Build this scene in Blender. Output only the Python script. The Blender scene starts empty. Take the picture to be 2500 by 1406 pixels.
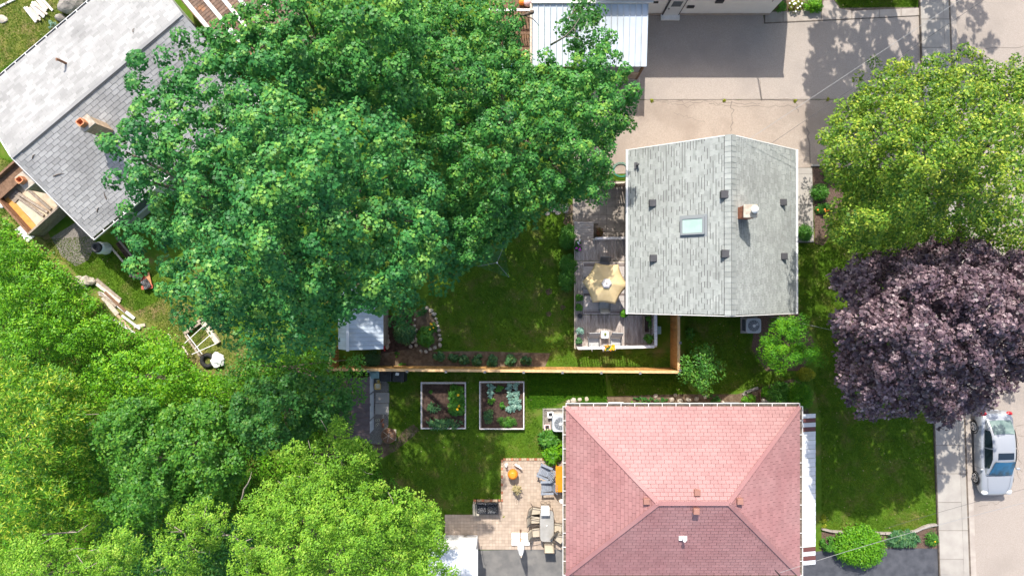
import bpy, bmesh, math, random
import numpy as np
from mathutils import Vector, Matrix, noise as mnoise
R = math.radians
random.seed(7); rng = np.random.default_rng(7)
sc = bpy.context.scene
# ------------------------------------------------------------------ camera, sky, sun, exposure
H = 36.0; F = 1656.0; CX, CY = 1250.0, 703.0
cd = bpy.data.cameras.new('camera'); cam = bpy.data.objects.new('camera', cd); sc.collection.objects.link(cam)
cam.location = (0, 0, H); cam.rotation_euler = (0, 0, 0)
cd.sensor_width = 36; cd.lens = 36 * F / 2500; cd.clip_start = .5; cd.clip_end = 2000
sc.camera = cam
SUN_EL, SUN_AZ = 50.0, 9.5            # shadows fall towards the bottom of the picture, a little right
w = bpy.data.worlds.new('World'); sc.world = w; w.use_nodes = True
nt = w.node_tree; bg = nt.nodes['Background']
sky = nt.nodes.new('ShaderNodeTexSky'); sky.sky_type = 'NISHITA'; sky.sun_disc = False
sky.sun_elevation = R(SUN_EL); sky.sun_rotation = R(-SUN_AZ); sky.air_density = 1.0; sky.dust_density = 2.6; sky.ozone_density = .6
nt.links.new(sky.outputs[0], bg.inputs[0]); bg.inputs[1].default_value = 0.15
sl = bpy.data.lights.new('sun', 'SUN'); sl.energy = 3.6; sl.angle = R(.5); sl.color = (1, .95, .87)
so = bpy.data.objects.new('sun', sl); sc.collection.objects.link(so); so.location = (-5, 30, 60)
LD = Vector((math.cos(R(SUN_EL)) * math.sin(R(SUN_AZ)), -math.cos(R(SUN_EL)) * math.cos(R(SUN_AZ)), -math.sin(R(SUN_EL))))
so.rotation_euler = LD.to_track_quat('-Z', 'Y').to_euler()
vs = sc.view_settings; vs.view_transform = 'Standard'; vs.look = 'None'; vs.exposure = 0.91; vs.gamma = 1; vs.use_curve_mapping = False
sc.cycles.max_bounces = 6; sc.cycles.transparent_max_bounces = 6

C = sc.collection
def P(px, py, z=0.0):
    k = (H - z) / F
    return Vector(((px - CX) * k, (CY - py) * k, z))
def PP(pts, z=0.0): return [P(x, y, z) for x, y in pts]

# ------------------------------------------------------------------ materials
def N(nt, t, **kw):
    n = nt.nodes.new(t)
    for k, v in kw.items(): setattr(n, k, v)
    return n
def c3(c): return (c[0], c[1], c[2], 1)
MATS = {}
def mat(name, col, col2=None, scale=3.0, rough=.85, bump=0.0, bscale=None, spec=.3, metal=0.0, rnd=0.0, col3=None, scale3=.35, lo3=.5, hi3=.65, detail=6, lo=.35, hi=.65, stretch=None, coat=0.0):
    m = bpy.data.materials.new(name); m.use_nodes = True; nt = m.node_tree; L = nt.links.new
    b = nt.nodes['Principled BSDF']
    b.inputs['Roughness'].default_value = rough; b.inputs['Metallic'].default_value = metal
    b.inputs['Specular IOR Level'].default_value = spec; b.inputs['Coat Weight'].default_value = coat
    geo = N(nt, 'ShaderNodeNewGeometry'); pos = geo.outputs['Position']
    if stretch:
        mp = N(nt, 'ShaderNodeMapping'); mp.inputs['Scale'].default_value = stretch; L(pos, mp.inputs[0]); pos = mp.outputs[0]
    cur = None
    if col2 is not None:
        n = N(nt, 'ShaderNodeTexNoise'); n.inputs['Scale'].default_value = scale; n.inputs['Detail'].default_value = detail
        L(pos, n.inputs['Vector'])
        mr = N(nt, 'ShaderNodeMapRange'); mr.inputs[1].default_value = lo; mr.inputs[2].default_value = hi; L(n.outputs[0], mr.inputs[0])
        mx = N(nt, 'ShaderNodeMix', data_type='RGBA'); L(mr.outputs[0], mx.inputs[0])
        mx.inputs[6].default_value = c3(col); mx.inputs[7].default_value = c3(col2); cur = mx.outputs[2]
        if col3 is not None:
            n3 = N(nt, 'ShaderNodeTexNoise'); n3.inputs['Scale'].default_value = scale3; n3.inputs['Detail'].default_value = 7; L(pos, n3.inputs['Vector'])
            r3 = N(nt, 'ShaderNodeMapRange'); r3.inputs[1].default_value = lo3; r3.inputs[2].default_value = hi3; L(n3.outputs[0], r3.inputs[0])
            m3 = N(nt, 'ShaderNodeMix', data_type='RGBA'); L(r3.outputs[0], m3.inputs[0]); L(cur, m3.inputs[6]); m3.inputs[7].default_value = c3(col3); cur = m3.outputs[2]
    else:
        rgb = N(nt, 'ShaderNodeRGB'); rgb.outputs[0].default_value = c3(col); cur = rgb.outputs[0]
    if rnd:
        oi = N(nt, 'ShaderNodeObjectInfo'); at = N(nt, 'ShaderNodeAttribute', attribute_name='tint')
        sp = N(nt, 'ShaderNodeSeparateXYZ'); L(at.outputs['Vector'], sp.inputs[0])
        a = N(nt, 'ShaderNodeMath', operation='SUBTRACT'); L(oi.outputs['Random'], a.inputs[0]); a.inputs[1].default_value = .5
        o1 = N(nt, 'ShaderNodeMath', operation='SUBTRACT'); o1.inputs[0].default_value = 1; L(sp.outputs[1], o1.inputs[1])
        mm = N(nt, 'ShaderNodeMath', operation='MULTIPLY'); L(a.outputs[0], mm.inputs[0]); L(o1.outputs[0], mm.inputs[1])
        ad = N(nt, 'ShaderNodeMath', operation='ADD'); L(mm.outputs[0], ad.inputs[0]); L(sp.outputs[0], ad.inputs[1])
        ma = N(nt, 'ShaderNodeMath', operation='MULTIPLY_ADD'); L(ad.outputs[0], ma.inputs[0]); ma.inputs[1].default_value = rnd * 2; ma.inputs[2].default_value = 1
        vm = N(nt, 'ShaderNodeVectorMath', operation='SCALE'); L(cur, vm.inputs[0]); L(ma.outputs[0], vm.inputs['Scale']); cur = vm.outputs[0]
    L(cur, b.inputs['Base Color'])
    if bump:
        nb = N(nt, 'ShaderNodeTexNoise'); nb.inputs['Scale'].default_value = bscale or scale * 8; nb.inputs['Detail'].default_value = 6; L(pos, nb.inputs['Vector'])
        bm_ = N(nt, 'ShaderNodeBump'); bm_.inputs['Strength'].default_value = bump; bm_.inputs['Distance'].default_value = .05
        L(nb.outputs[0], bm_.inputs['Height']); L(bm_.outputs[0], b.inputs['Normal'])
    MATS[name] = m
    return m
def leafmat(name, stops, trans=.3, rough=.5, gloss=.35, tcol=None):
    """stops: colours over the per-leaf tint 0..1"""
    m = bpy.data.materials.new(name); m.use_nodes = True; nt = m.node_tree; L = nt.links.new
    b = nt.nodes['Principled BSDF']; out = nt.nodes['Material Output']
    at = N(nt, 'ShaderNodeAttribute', attribute_name='tint')
    cr = N(nt, 'ShaderNodeValToRGB'); e = cr.color_ramp.elements
    e[0].position = 0; e[0].color = c3(stops[0]); e[1].position = 1; e[1].color = c3(stops[-1])
    for i, s in enumerate(stops[1:-1]):
        q = e.new((i + 1) / (len(stops) - 1)); q.color = c3(s)
    L(at.outputs['Fac'], cr.inputs[0]); L(cr.outputs[0], b.inputs['Base Color'])
    b.inputs['Roughness'].default_value = rough; b.inputs['Specular IOR Level'].default_value = gloss
    tr = N(nt, 'ShaderNodeBsdfTranslucent')
    vm = N(nt, 'ShaderNodeVectorMath', operation='MULTIPLY'); L(cr.outputs[0], vm.inputs[0]); vm.inputs[1].default_value = tcol or (1.5, 1.5, .7)
    L(vm.outputs[0], tr.inputs[0])
    mx = N(nt, 'ShaderNodeMixShader'); mx.inputs[0].default_value = trans
    L(b.outputs[0], mx.inputs[1]); L(tr.outputs[0], mx.inputs[2]); L(mx.outputs[0], out.inputs[0])
    MATS[name] = m
    return m

# ------------------------------------------------------------------ mesh helpers
class MB:
    def __init__(s): s.v = []; s.f = []
    def add(s, vs, fs):
        o = len(s.v); s.v += [tuple(x) for x in vs]; s.f += [tuple(i + o for i in f) for f in fs]; return s
    def box(s, c, d, rz=0.0, top=1.0):
        x, y, z = d[0] / 2, d[1] / 2, d[2] / 2; ca, sa = math.cos(rz), math.sin(rz); vs = []
        for dz, k in ((-z, 1), (z, top)):
            for dx, dy in ((-x, -y), (x, -y), (x, y), (-x, y)):
                dx *= k; dy *= k
                vs.append((c[0] + dx * ca - dy * sa, c[1] + dx * sa + dy * ca, c[2] + dz))
        return s.add(vs, [(3, 2, 1, 0), (4, 5, 6, 7), (0, 1, 5, 4), (1, 2, 6, 5), (2, 3, 7, 6), (3, 0, 4, 7)])
    def bar(s, a, b, wd, t, up=(0, 0, 1)):
        a = Vector(a); b = Vector(b); d = (b - a).normalized(); u = Vector(up); q = d.cross(u)
        if q.length < 1e-4: q = d.cross(Vector((1, 0, 0)))
        q = q.normalized(); u = q.cross(d); vs = []
        for p in (a, b):
            for i, j in ((-1, -1), (1, -1), (1, 1), (-1, 1)): vs.append(p + q * (i * wd / 2) + u * (j * t / 2))
        return s.add(vs, [(3, 2, 1, 0), (4, 5, 6, 7), (0, 1, 5, 4), (1, 2, 6, 5), (2, 3, 7, 6), (3, 0, 4, 7)])
    def prism(s, poly, z0, z1):
        n = len(poly); A = sum(poly[i][0] * poly[(i + 1) % n][1] - poly[(i + 1) % n][0] * poly[i][1] for i in range(n))
        if A < 0: poly = list(poly)[::-1]
        vs = [(p[0], p[1], z0) for p in poly] + [(p[0], p[1], z1) for p in poly]
        return s.add(vs, [tuple(range(n))[::-1], tuple(range(n, 2 * n))] + [(i, (i + 1) % n, n + (i + 1) % n, n + i) for i in range(n)])
    def tube(s, pts, r, n=8, closed=False):
        pts = [Vector(p) for p in pts]; m = len(pts); rs = r if hasattr(r, '__len__') else [r] * m; vs = []; last = None
        for i, p in enumerate(pts):
            d = (pts[(i + 1) % m] - pts[i - 1]) if closed else (pts[min(i + 1, m - 1)] - pts[max(i - 1, 0)])
            d.normalize()
            q = last - d * last.dot(d) if last else d.cross(Vector((0, 0, 1)))
            if q.length < 1e-3: q = d.cross(Vector((1, 0, 0)))
            q.normalize(); last = q; u = d.cross(q)
            for k in range(n):
                a = 2 * math.pi * k / n; vs.append(p + (q * math.cos(a) + u * math.sin(a)) * rs[i])
        fs = []
        for i in range(m if closed else m - 1):
            j = (i + 1) % m
            for k in range(n): fs.append((i * n + k, i * n + (k + 1) % n, j * n + (k + 1) % n, j * n + k))
        if not closed: fs += [tuple(range(n))[::-1], tuple(range((m - 1) * n, m * n))]
        return s.add(vs, fs)
    def lathe(s, prof, c=(0, 0, 0), n=20, sx=1, sy=1, square=0):
        vs = []; m = len(prof)
        for r, z in prof:
            for k in range(n):
                a = 2 * math.pi * k / n; x, y = math.cos(a), math.sin(a)
                if square:
                    q = (abs(x) ** square + abs(y) ** square) ** (1 / square); x /= q; y /= q
                vs.append((c[0] + r * x * sx, c[1] + r * y * sy, c[2] + z))
        fs = [(i * n + k, i * n + (k + 1) % n, (i + 1) * n + (k + 1) % n, (i + 1) * n + k) for i in range(m - 1) for k in range(n)]
        fs += [tuple(range(n))[::-1], tuple(range((m - 1) * n, m * n))]
        return s.add(vs, fs)
    def rock(s, c, r, seed=0, sub=2, amp=.35):
        bm = bmesh.new(); bmesh.ops.create_icosphere(bm, subdivisions=sub, radius=1)
        for v in bm.verts:
            d = mnoise.noise(v.co * 1.3 + Vector((seed * 7.1, seed * 3.3, 0))) * amp + mnoise.noise(v.co * 3 + Vector((seed, 0, 9))) * amp * .4
            q = v.co * (1 + d); v.co = Vector((q.x * r[0] + c[0], q.y * r[1] + c[1], max(q.z, -.55) * r[2] + c[2]))
        s.add([v.co[:] for v in bm.verts], [[v.index for v in f.verts] for f in bm.faces]); bm.free(); return s
    def grid(s, fn, nu, nv):
        vs = [fn(i / nu, j / nv) for j in range(nv + 1) for i in range(nu + 1)]; q = nu + 1
        return s.add(vs, [(j * q + i, j * q + i + 1, (j + 1) * q + i + 1, (j + 1) * q + i) for j in range(nv) for i in range(nu)])
    def build(s, name, m, parent=None, smooth=False, bevel=0.0, world=False, kind=None, seg=2, solid=0, sub=0):
        me = bpy.data.meshes.new(name); me.from_pydata(s.v, [], s.f); me.update()
        return link(name, me, m, parent, smooth, bevel, world, kind, seg, solid, sub)
def chain_loc(p):
    v = Vector((0, 0, 0))
    while p: v += Vector(p.location); p = p.parent
    return v
def link(name, me, m, parent=None, smooth=False, bevel=0, world=False, kind=None, seg=2, solid=0, sub=0):
    o = bpy.data.objects.new(name, me); C.objects.link(o)
    if m is not None and not me.materials: me.materials.append(MATS[m] if isinstance(m, str) else m)
    if parent:
        o.parent = parent
        if world: o.location = -chain_loc(parent)
    if smooth: me.polygons.foreach_set('use_smooth', [True] * len(me.polygons))
    if solid:
        d = o.modifiers.new('s', 'SOLIDIFY'); d.thickness = solid; d.offset = 0
    if bevel:
        d = o.modifiers.new('b', 'BEVEL'); d.width = bevel; d.segments = seg; d.limit_method = 'ANGLE'; d.angle_limit = R(40)
    if sub:
        d = o.modifiers.new('u', 'SUBSURF'); d.levels = sub; d.render_levels = sub
    if kind: o['kind'] = kind
    return o
def tag(o, label, cat, group=None):
    o['label'] = label; o['category'] = cat
    if group: o['group'] = group
    return o
def thing(name, label, cat, loc=(0, 0, 0), rz=0.0, group=None):
    o = bpy.data.objects.new(name, None); C.objects.link(o); o.location = loc; o.rotation_euler = (0, 0, rz); o.empty_display_size = .2
    return tag(o, label, cat, group)
def copy_tree(o, parent=None):
    c = o.copy(); C.objects.link(c); c.parent = parent
    for ch in list(o.children): copy_tree(ch, c)
    return c
def struct(name, mb, m, **kw): return mb.build(name, m, kind='structure', **kw)
def sheet(name, pts, z, m, t=.3):   # ground sheet given in picture points at height z
    q = PP(pts, z); return struct(name, MB().prism([(p.x, p.y) for p in q], z - t, z), m)
def wm(o):
    M = Matrix.Identity(4)
    while o: M = Matrix.LocRotScale(o.location, o.rotation_euler, None) @ M; o = o.parent
    return M

# many alike pieces under one part: the largest in view one by one, the rest joined
SHARED = {}
def piece_geo(it):
    if it[0] == 'box':
        _, M, wd, hg, t0, t1 = it; a, b = wd / 2, hg / 2     # t0 thickness at low edge, t1 at top edge
        return [(-a, -b, 0), (a, -b, 0), (a, b, 0), (-a, b, 0), (-a, -b, t0), (a, -b, t0), (a, b, t1), (-a, b, t1)], [(4, 5, 6, 7), (0, 1, 5, 4), (1, 2, 6, 5), (2, 3, 7, 6), (3, 0, 4, 7)]
    _, M, poly, t0 = it; n = len(poly)
    return [(x, y, 0) for x, y in poly] + [(x, y, t0) for x, y in poly], [tuple(range(n, 2 * n))] + [(i, (i + 1) % n, n + (i + 1) % n, n + i) for i in range(n)]
def pieces(parent, name, items, m, limit=300, rest='piece_field', view=True, world=False):
    pm = wm(parent) if not world else Matrix.Identity(4); off = Matrix.Translation(-chain_loc(parent)) if world else Matrix.Identity(4)
    def area(it):
        M = pm @ it[1]; p = M.translation; nrm = (M.to_3x3() @ Vector((0, 0, 1))).normalized(); d = Vector((0, 0, H)) - p
        px = CX + p.x * F / (H - p.z); py = CY - p.y * F / (H - p.z)
        if not (-10 < px < 2510 and -10 < py < 1416): return -1
        A = it[2] * it[3] if it[0] == 'box' else abs(sum(it[2][i][0] * it[2][i - 1][1] - it[2][i - 1][0] * it[2][i][1] for i in range(len(it[2])))) / 2
        return A * max(0, nrm.dot(d.normalized())) / d.length_squared
    if len(items) > limit and view: items = sorted(items, key=area, reverse=True)
    for it in items[:limit]:
        key = (name, m if isinstance(m, str) else m.name, round(it[2], 3), round(it[3], 3), round(it[4], 4), round(it[5], 4)) if it[0] == 'box' else None
        me = SHARED.get(key) if key else None
        if me is None:
            v, f = piece_geo(it); me = bpy.data.meshes.new(name); me.from_pydata(v, [], f); me.materials.append(MATS[m])
            if key: SHARED[key] = me
        o = bpy.data.objects.new(name, me); C.objects.link(o); o.parent = parent; o.matrix_basis = off @ it[1]
    rs = items[limit:]
    if rs:
        V = []; Fc = []; T = []
        for it in rs:
            v, f = piece_geo(it); n0 = len(V); M = it[1]; V += [(M @ Vector(q))[:] for q in v]; t = random.random() - .5
            Fc += [tuple(i + n0 for i in q) for q in f]; T += [t, 1, 0] * len(f)
        me = bpy.data.meshes.new(rest); me.from_pydata(V, [], Fc); at = me.attributes.new('tint', 'FLOAT_VECTOR', 'FACE'); at.data.foreach_set('vector', T)
        me.materials.append(MATS[m]); o = bpy.data.objects.new(rest, me); C.objects.link(o); o.parent = parent; o['kind'] = 'stuff'
        if world: o.location = -chain_loc(parent)
def clip_poly(sub, clip):
    def side(p, a, b): return (b[0] - a[0]) * (p[1] - a[1]) - (b[1] - a[1]) * (p[0] - a[0])
    out = sub
    for i in range(len(clip)):
        a, b = clip[i], clip[(i + 1) % len(clip)]; inp = out; out = []
        for j in range(len(inp)):
            p, q = inp[j], inp[(j + 1) % len(inp)]; sp, sq = side(p, a, b), side(q, a, b)
            if sp >= -1e-9: out.append(p)
            if (sp > 1e-9 and sq < -1e-9) or (sp < -1e-9 and sq > 1e-9):
                t = sp / (sp - sq); out.append((p[0] + (q[0] - p[0]) * t, p[1] + (q[1] - p[1]) * t))
        if len(out) < 3: return []
    return out
def slope_items(poly, course, tab, gap, thick, jit=.0, short=0.0, cut=.04, lift=.006, cgap=.002):
    """shingles over a planar roof slope: poly[0], poly[1] = eave left to right, seen from outside"""
    a, b = Vector(poly[0]), Vector(poly[1]); u = (b - a).normalized(); n = u.cross(Vector(poly[2]) - a).normalized(); v = n.cross(u)
    p2 = [((Vector(p) - a).dot(u), (Vector(p) - a).dot(v)) for p in poly]
    vmax = max(q[1] for q in p2); u0 = min(q[0] for q in p2); u1 = max(q[0] for q in p2); out = []
    B = Matrix((u, v, n)).transposed().to_4x4()
    for r in range(int(math.ceil(vmax / course))):
        x = u0 - tab * ((r % 2) * .5 + random.random() * jit)
        while x < u1:
            lo = r * course + (cut if random.random() < short else 0); hi = (r + 1) * course - cgap
            wd = tab * (1 + (random.random() - .5) * jit)
            rect = [(x, lo), (x + wd - gap, lo), (x + wd - gap, hi), (x, hi)]
            cl = clip_poly(rect, p2)
            if cl:
                full = len(cl) == 4 and all(abs(c[0] - d[0]) + abs(c[1] - d[1]) < 1e-6 for c, d in zip(sorted(cl), sorted(rect)))
                if full:
                    wq = round(wd - gap, 2); cx, cy = x + (wd - gap) / 2, (lo + hi) / 2
                    M = Matrix.Translation(a + u * cx + v * cy + n * lift) @ B
                    out.append(('box', M, wq, round(hi - lo, 3), thick, .003))
                else:
                    cx = sum(c[0] for c in cl) / len(cl); cy = sum(c[1] for c in cl) / len(cl)
                    A = abs(sum(cl[i][0] * cl[i - 1][1] - cl[i - 1][0] * cl[i][1] for i in range(len(cl)))) / 2
                    if A > .0015:
                        M = Matrix.Translation(a + u * cx + v * cy + n * lift) @ B
                        out.append(('poly', M, [(c[0] - cx, c[1] - cy) for c in cl], thick * .6))
            x += wd
    return out

# ------------------------------------------------------------------ foliage
T_MAPLE = np.array([(0, -.42), (.2, -.22), (.5, -.1), (.3, .08), (.33, .34), (.1, .2), (0, .58), (-.1, .2), (-.33, .34), (-.3, .08), (-.5, -.1), (-.2, -.22)])
T_M8 = np.array([(0, -.45), (.5, -.12), (.2, .08), (.34, .36), (0, .6), (-.34, .36), (-.2, .08), (-.5, -.12)])
T_STAR = np.array([(0, -.4), (.42, -.12), (.2, .06), (.3, .36), (.06, .2), (0, .6), (-.06, .2), (-.3, .36), (-.2, .06), (-.42, -.12)])
T_OVAL = np.array([(0, -.5), (.28, -.1), (.22, .22), (0, .5), (-.22, .22), (-.28, -.1)])
T_RHOMB = np.array([(0, -.5), (.27, .0), (0, .5), (-.27, .0)])
T_NARROW = np.array([(0, -.5), (.13, .0), (0, .5), (-.13, .0)])
def norm(a): return a / np.maximum(np.linalg.norm(a, axis=1, keepdims=True), 1e-9)
def leaves_mesh(name, pos, nrm, axis, size, tint, tmpl, m):
    n, k = len(pos), len(tmpl); nrm = norm(nrm); side = norm(np.cross(axis, nrm) + 1e-6); ax = np.cross(nrm, side)
    v = pos[:, None, :] + (side[:, None, :] * tmpl[None, :, :1] + ax[:, None, :] * tmpl[None, :, 1:]) * size[:, None, None]
    # a slight droop towards the tip
    v -= nrm[:, None, :] * (np.abs(tmpl[None, :, :1]) * .25 + np.maximum(tmpl[None, :, 1:], 0) * .18) * size[:, None, None]
    me = bpy.data.meshes.new(name); me.vertices.add(n * k); me.loops.add(n * k); me.polygons.add(n)
    me.vertices.foreach_set('co', v.astype(np.float32).ravel()); me.loops.foreach_set('vertex_index', np.arange(n * k, dtype=np.int32))
    me.polygons.foreach_set('loop_start', np.arange(0, n * k, k, dtype=np.int32))
    try: me.polygons.foreach_set('loop_total', np.full(n, k, dtype=np.int32))
    except Exception: pass
    me.update(calc_edges=True); me.validate()
    at = me.attributes.new('tint', 'FLOAT', 'FACE'); at.data.foreach_set('value', np.clip(tint, 0, 1).astype(np.float32))
    me.materials.append(MATS[m]); return me
def clump_leaves(c, rad, n, leaf, flat=.75, up=.7, rnd=.45, lowz=-.25, tsp=.25, young=0.0):
    """c clump centres (m,3), rad (m,), n leaves each -> arrays"""
    m = len(c); d = rng.normal(size=(m, n, 3)); d /= np.linalg.norm(d, axis=2, keepdims=True)
    d[:, :, 2] = np.where(d[:, :, 2] < lowz, -d[:, :, 2], d[:, :, 2])
    rr = rad[:, None] * rng.uniform(.45, 1.0, (m, n)) ** .6
    pos = c[:, None, :] + d * rr[:, :, None] * np.array([1, 1, flat])
    nr = d * .75 + np.array([0, 0, up]) + rng.normal(scale=rnd, size=(m, n, 3))
    ax = d * np.array([1, 1, .2]) + rng.normal(scale=.35, size=(m, n, 3)) + np.array([0, 0, -.15])
    sz = leaf * rng.uniform(.65, 1.2, (m, n))
    tint = np.clip(.5 + rng.normal(scale=.12, size=(m, 1)) + rng.normal(scale=tsp * .6, size=(m, n)), 0, 1)
    if young: tint = np.clip(tint + young * np.clip((d[:, :, 2] - .72) / .28, 0, 1) * (rng.random((m, 1)) < .7), 0, 1)
    return [a.reshape(-1, a.shape[-1]) if a.ndim == 3 else a.ravel() for a in (pos, nr, ax, sz, tint)]
def inside(pts, poly):
    x, y = pts[:, 0], pts[:, 1]; r = np.zeros(len(pts), bool); n = len(poly)
    for i in range(n):
        x0, y0 = poly[i]; x1, y1 = poly[i - 1]
        cnd = ((y0 > y) != (y1 > y)) & (x < (x1 - x0) * (y - y0) / (y1 - y0 + 1e-12) + x0); r ^= cnd
    return r
def edge_dist(pts, poly):
    d = np.full(len(pts), 1e9); n = len(poly)
    for i in range(n):
        a = np.array(poly[i], float); b = np.array(poly[i - 1], float); ab = b - a
        t = np.clip(((pts - a) @ ab) / (ab @ ab + 1e-9), 0, 1); d = np.minimum(d, np.linalg.norm(pts - (a + t[:, None] * ab), axis=1))
    return d
def wobble(poly, amp, step):
    """cut a coarse outline into short uneven lengths"""
    out = []; n = len(poly)
    for i in range(n):
        a, b = np.array(poly[i], float), np.array(poly[(i + 1) % n], float); L = np.linalg.norm(b - a); k = max(1, int(L / step)); nn = np.array([-(b - a)[1], (b - a)[0]]) / max(L, 1)
        for j in range(k):
            out.append(tuple(a + (b - a) * j / k + nn * rng.normal(scale=amp) * (j > 0)))
    return out
def tree(name, label, cat, outline, zt, ze, zb, leaf, m, tmpl, spacing=.62, crad=.5, per=34, lobe=2.3, amp=1.5, trunk=None, tr=.3, bark='bark', limbs=7, fill=1.0, group=None, flat=.75, up=.7, rnd=.45, tsp=.25, wob=12, gap=0.0, twigs=0, twigmat='pale_bark', dome=.5, crown_name='crown', lowz=-.25, zj=.3, young=0.0, drop=(.4, 1.6)):
    poly = wobble(outline, wob, 45); xs = [p[0] for p in poly]; ys = [p[1] for p in poly]
    k = (H - (zt + ze) / 2) / F; st = spacing / k
    gx, gy = np.meshgrid(np.arange(min(xs), max(xs), st), np.arange(min(ys), max(ys), st))
    pts = np.stack([gx.ravel(), gy.ravel()], 1); pts += rng.uniform(-.48, .48, pts.shape) * st; pts = pts[inside(pts, poly)]
    pts = pts[edge_dist(pts, poly) > crad * .25 / k]
    d = edge_dist(pts, poly); D = d.max(); t = np.clip(d / D, 0, 1); dm = (1 - (1 - t) ** 2) ** dome
    ls = lobe / k; lx, ly = np.meshgrid(np.arange(min(xs) - ls, max(xs) + ls, ls), np.arange(min(ys) - ls, max(ys) + ls, ls))
    lc = np.stack([lx.ravel(), ly.ravel()], 1); lc += rng.uniform(-.42, .42, lc.shape) * ls; lh = rng.uniform(-.35, .35, len(lc)); lr = rng.uniform(.7, 1.05, len(lc)) * ls
    dd = np.linalg.norm(pts[:, None, :] - lc[None], axis=2); sc_ = 1 - (dd / lr) ** 2 + lh; li = sc_.argmax(1); lob = np.clip(sc_.max(1), -.6, 1.3)
    z = ze + (zt - ze) * dm + amp * (lob - .7)
    z = np.maximum(z, zb + .15)
    if gap: 
        keep = rng.random(len(pts)) > gap * (lob < .25); pts, z, t, li, lob = pts[keep], z[keep], t[keep], li[keep], lob[keep]
    kk = (H - z) / F; c = np.stack([(pts[:, 0] - CX) * kk, (CY - pts[:, 1]) * kk, z], 1)
    c[:, 2] += rng.uniform(-zj, zj, len(c))
    arrs = [clump_leaves(c, crad * rng.uniform(.75, 1.25, len(c)), per, leaf, flat, up, rnd, lowz=lowz, tsp=tsp, young=young)]
    # a second, looser layer below and inside, and the flanks of the crown
    if fill > 0:
        cc = c.mean(0); s2 = rng.random(len(c)) < fill; c2 = c[s2].copy(); c2[:, 2] -= rng.uniform(*drop, len(c2)) * min(1, (zt - zb) / 4); c2[:, :2] += (cc[:2] - c2[:, :2]) * .05 + rng.normal(scale=.2, size=(len(c2), 2))
        c2[:, 2] = np.maximum(c2[:, 2], zb * .6 + .1)
        def vis(q): kq = F / (H - q[:, 2]); return q[inside(np.stack([CX + q[:, 0] * kq, CY - q[:, 1] * kq], 1), poly)]
        c2 = vis(c2)
        arrs.append(clump_leaves(c2, crad * 1.15 * np.ones(len(c2)), int(per * .55), leaf * 1.15, flat, up, rnd, tsp=tsp))
        sk = t < .3; c3_ = c[sk].copy()
        if len(c3_):
            f = rng.random(len(c3_)); c3_[:, 2] = zb + (c3_[:, 2] - zb) * f; c3_[:, :2] = cc[:2] + (c3_[:, :2] - cc[:2]) * (.72 + .25 * f)[:, None]
            c3_ = vis(c3_)
            arrs.append(clump_leaves(c3_, crad * 1.1 * np.ones(len(c3_)), int(per * .7), leaf * 1.1, flat, up, rnd, tsp=tsp))
    pos, nr, ax, sz, ti = [np.concatenate([a[i] for a in arrs]) for i in range(5)]
    base = P(*trunk, 0) if trunk else Vector((c[:, 0].mean(), c[:, 1].mean(), 0))
    o = thing(name, label, cat, base, 0, group)
    me = leaves_mesh(crown_name, pos - np.array(base), nr, ax, sz, ti, tmpl, m); link(crown_name, me, None, o)
    ztr = zb + (zt - zb) * .35; cc = Vector(c.mean(0)) - base
    top = Vector((cc.x * .5, cc.y * .5, ztr)); pt = [Vector((0, 0, -.1)), Vector((cc.x * .06, cc.y * .06, ztr * .35)), Vector((cc.x * .25, cc.y * .25, ztr * .7)), top]
    MB().tube(pt, [tr * 1.25, tr, tr * .85, tr * .6], 10).build('trunk', bark, o, smooth=True)
    if limbs:
        idx = rng.choice(len(c), min(limbs, len(c)), replace=False)
        for i in idx:
            e = Vector(c[i]) - base; e.z -= .35; s0 = pt[2].lerp(top, random.random()); mid = s0.lerp(e, .5) + Vector((random.uniform(-.3, .3), random.uniform(-.3, .3), -.25 * (e - s0).length * .4))
            q1 = s0.lerp(mid, .5); q2 = mid.lerp(e, .5)
            MB().tube([s0, q1, mid, q2, e], [tr * .5, tr * .4, tr * .3, tr * .18, tr * .07], 6).build('limb', bark, o, smooth=True)
    if twigs:
        for i in rng.choice(len(c), min(twigs, len(c)), replace=False):
            e = Vector(c[i]) - base + Vector((0, 0, crad * random.uniform(.1, .5))); a = random.uniform(0, 6.28); L = random.uniform(.4, .9)
            dv = Vector((math.cos(a), math.sin(a), random.uniform(-.7, -.15))) * L
            mm = e + dv * .5 + Vector((random.uniform(-.15, .15), random.uniform(-.15, .15), .05)); r0 = random.uniform(.008, .018)
            tb = MB().tube([e + dv, mm, e], [r0, r0 * .7, r0 * .3], 5)
            tb.build('branch', twigmat, o, smooth=True)
    return o
def ell(px, py, rx, ry, n=12, rot=0, jag=.08):
    return [(px + rx * math.cos(a) * math.cos(rot) - ry * math.sin(a) * math.sin(rot), py + rx * math.cos(a) * math.sin(rot) + ry * math.sin(a) * math.cos(rot)) for a in [2 * math.pi * i / n for i in range(n)] for _ in (0,)]
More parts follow.
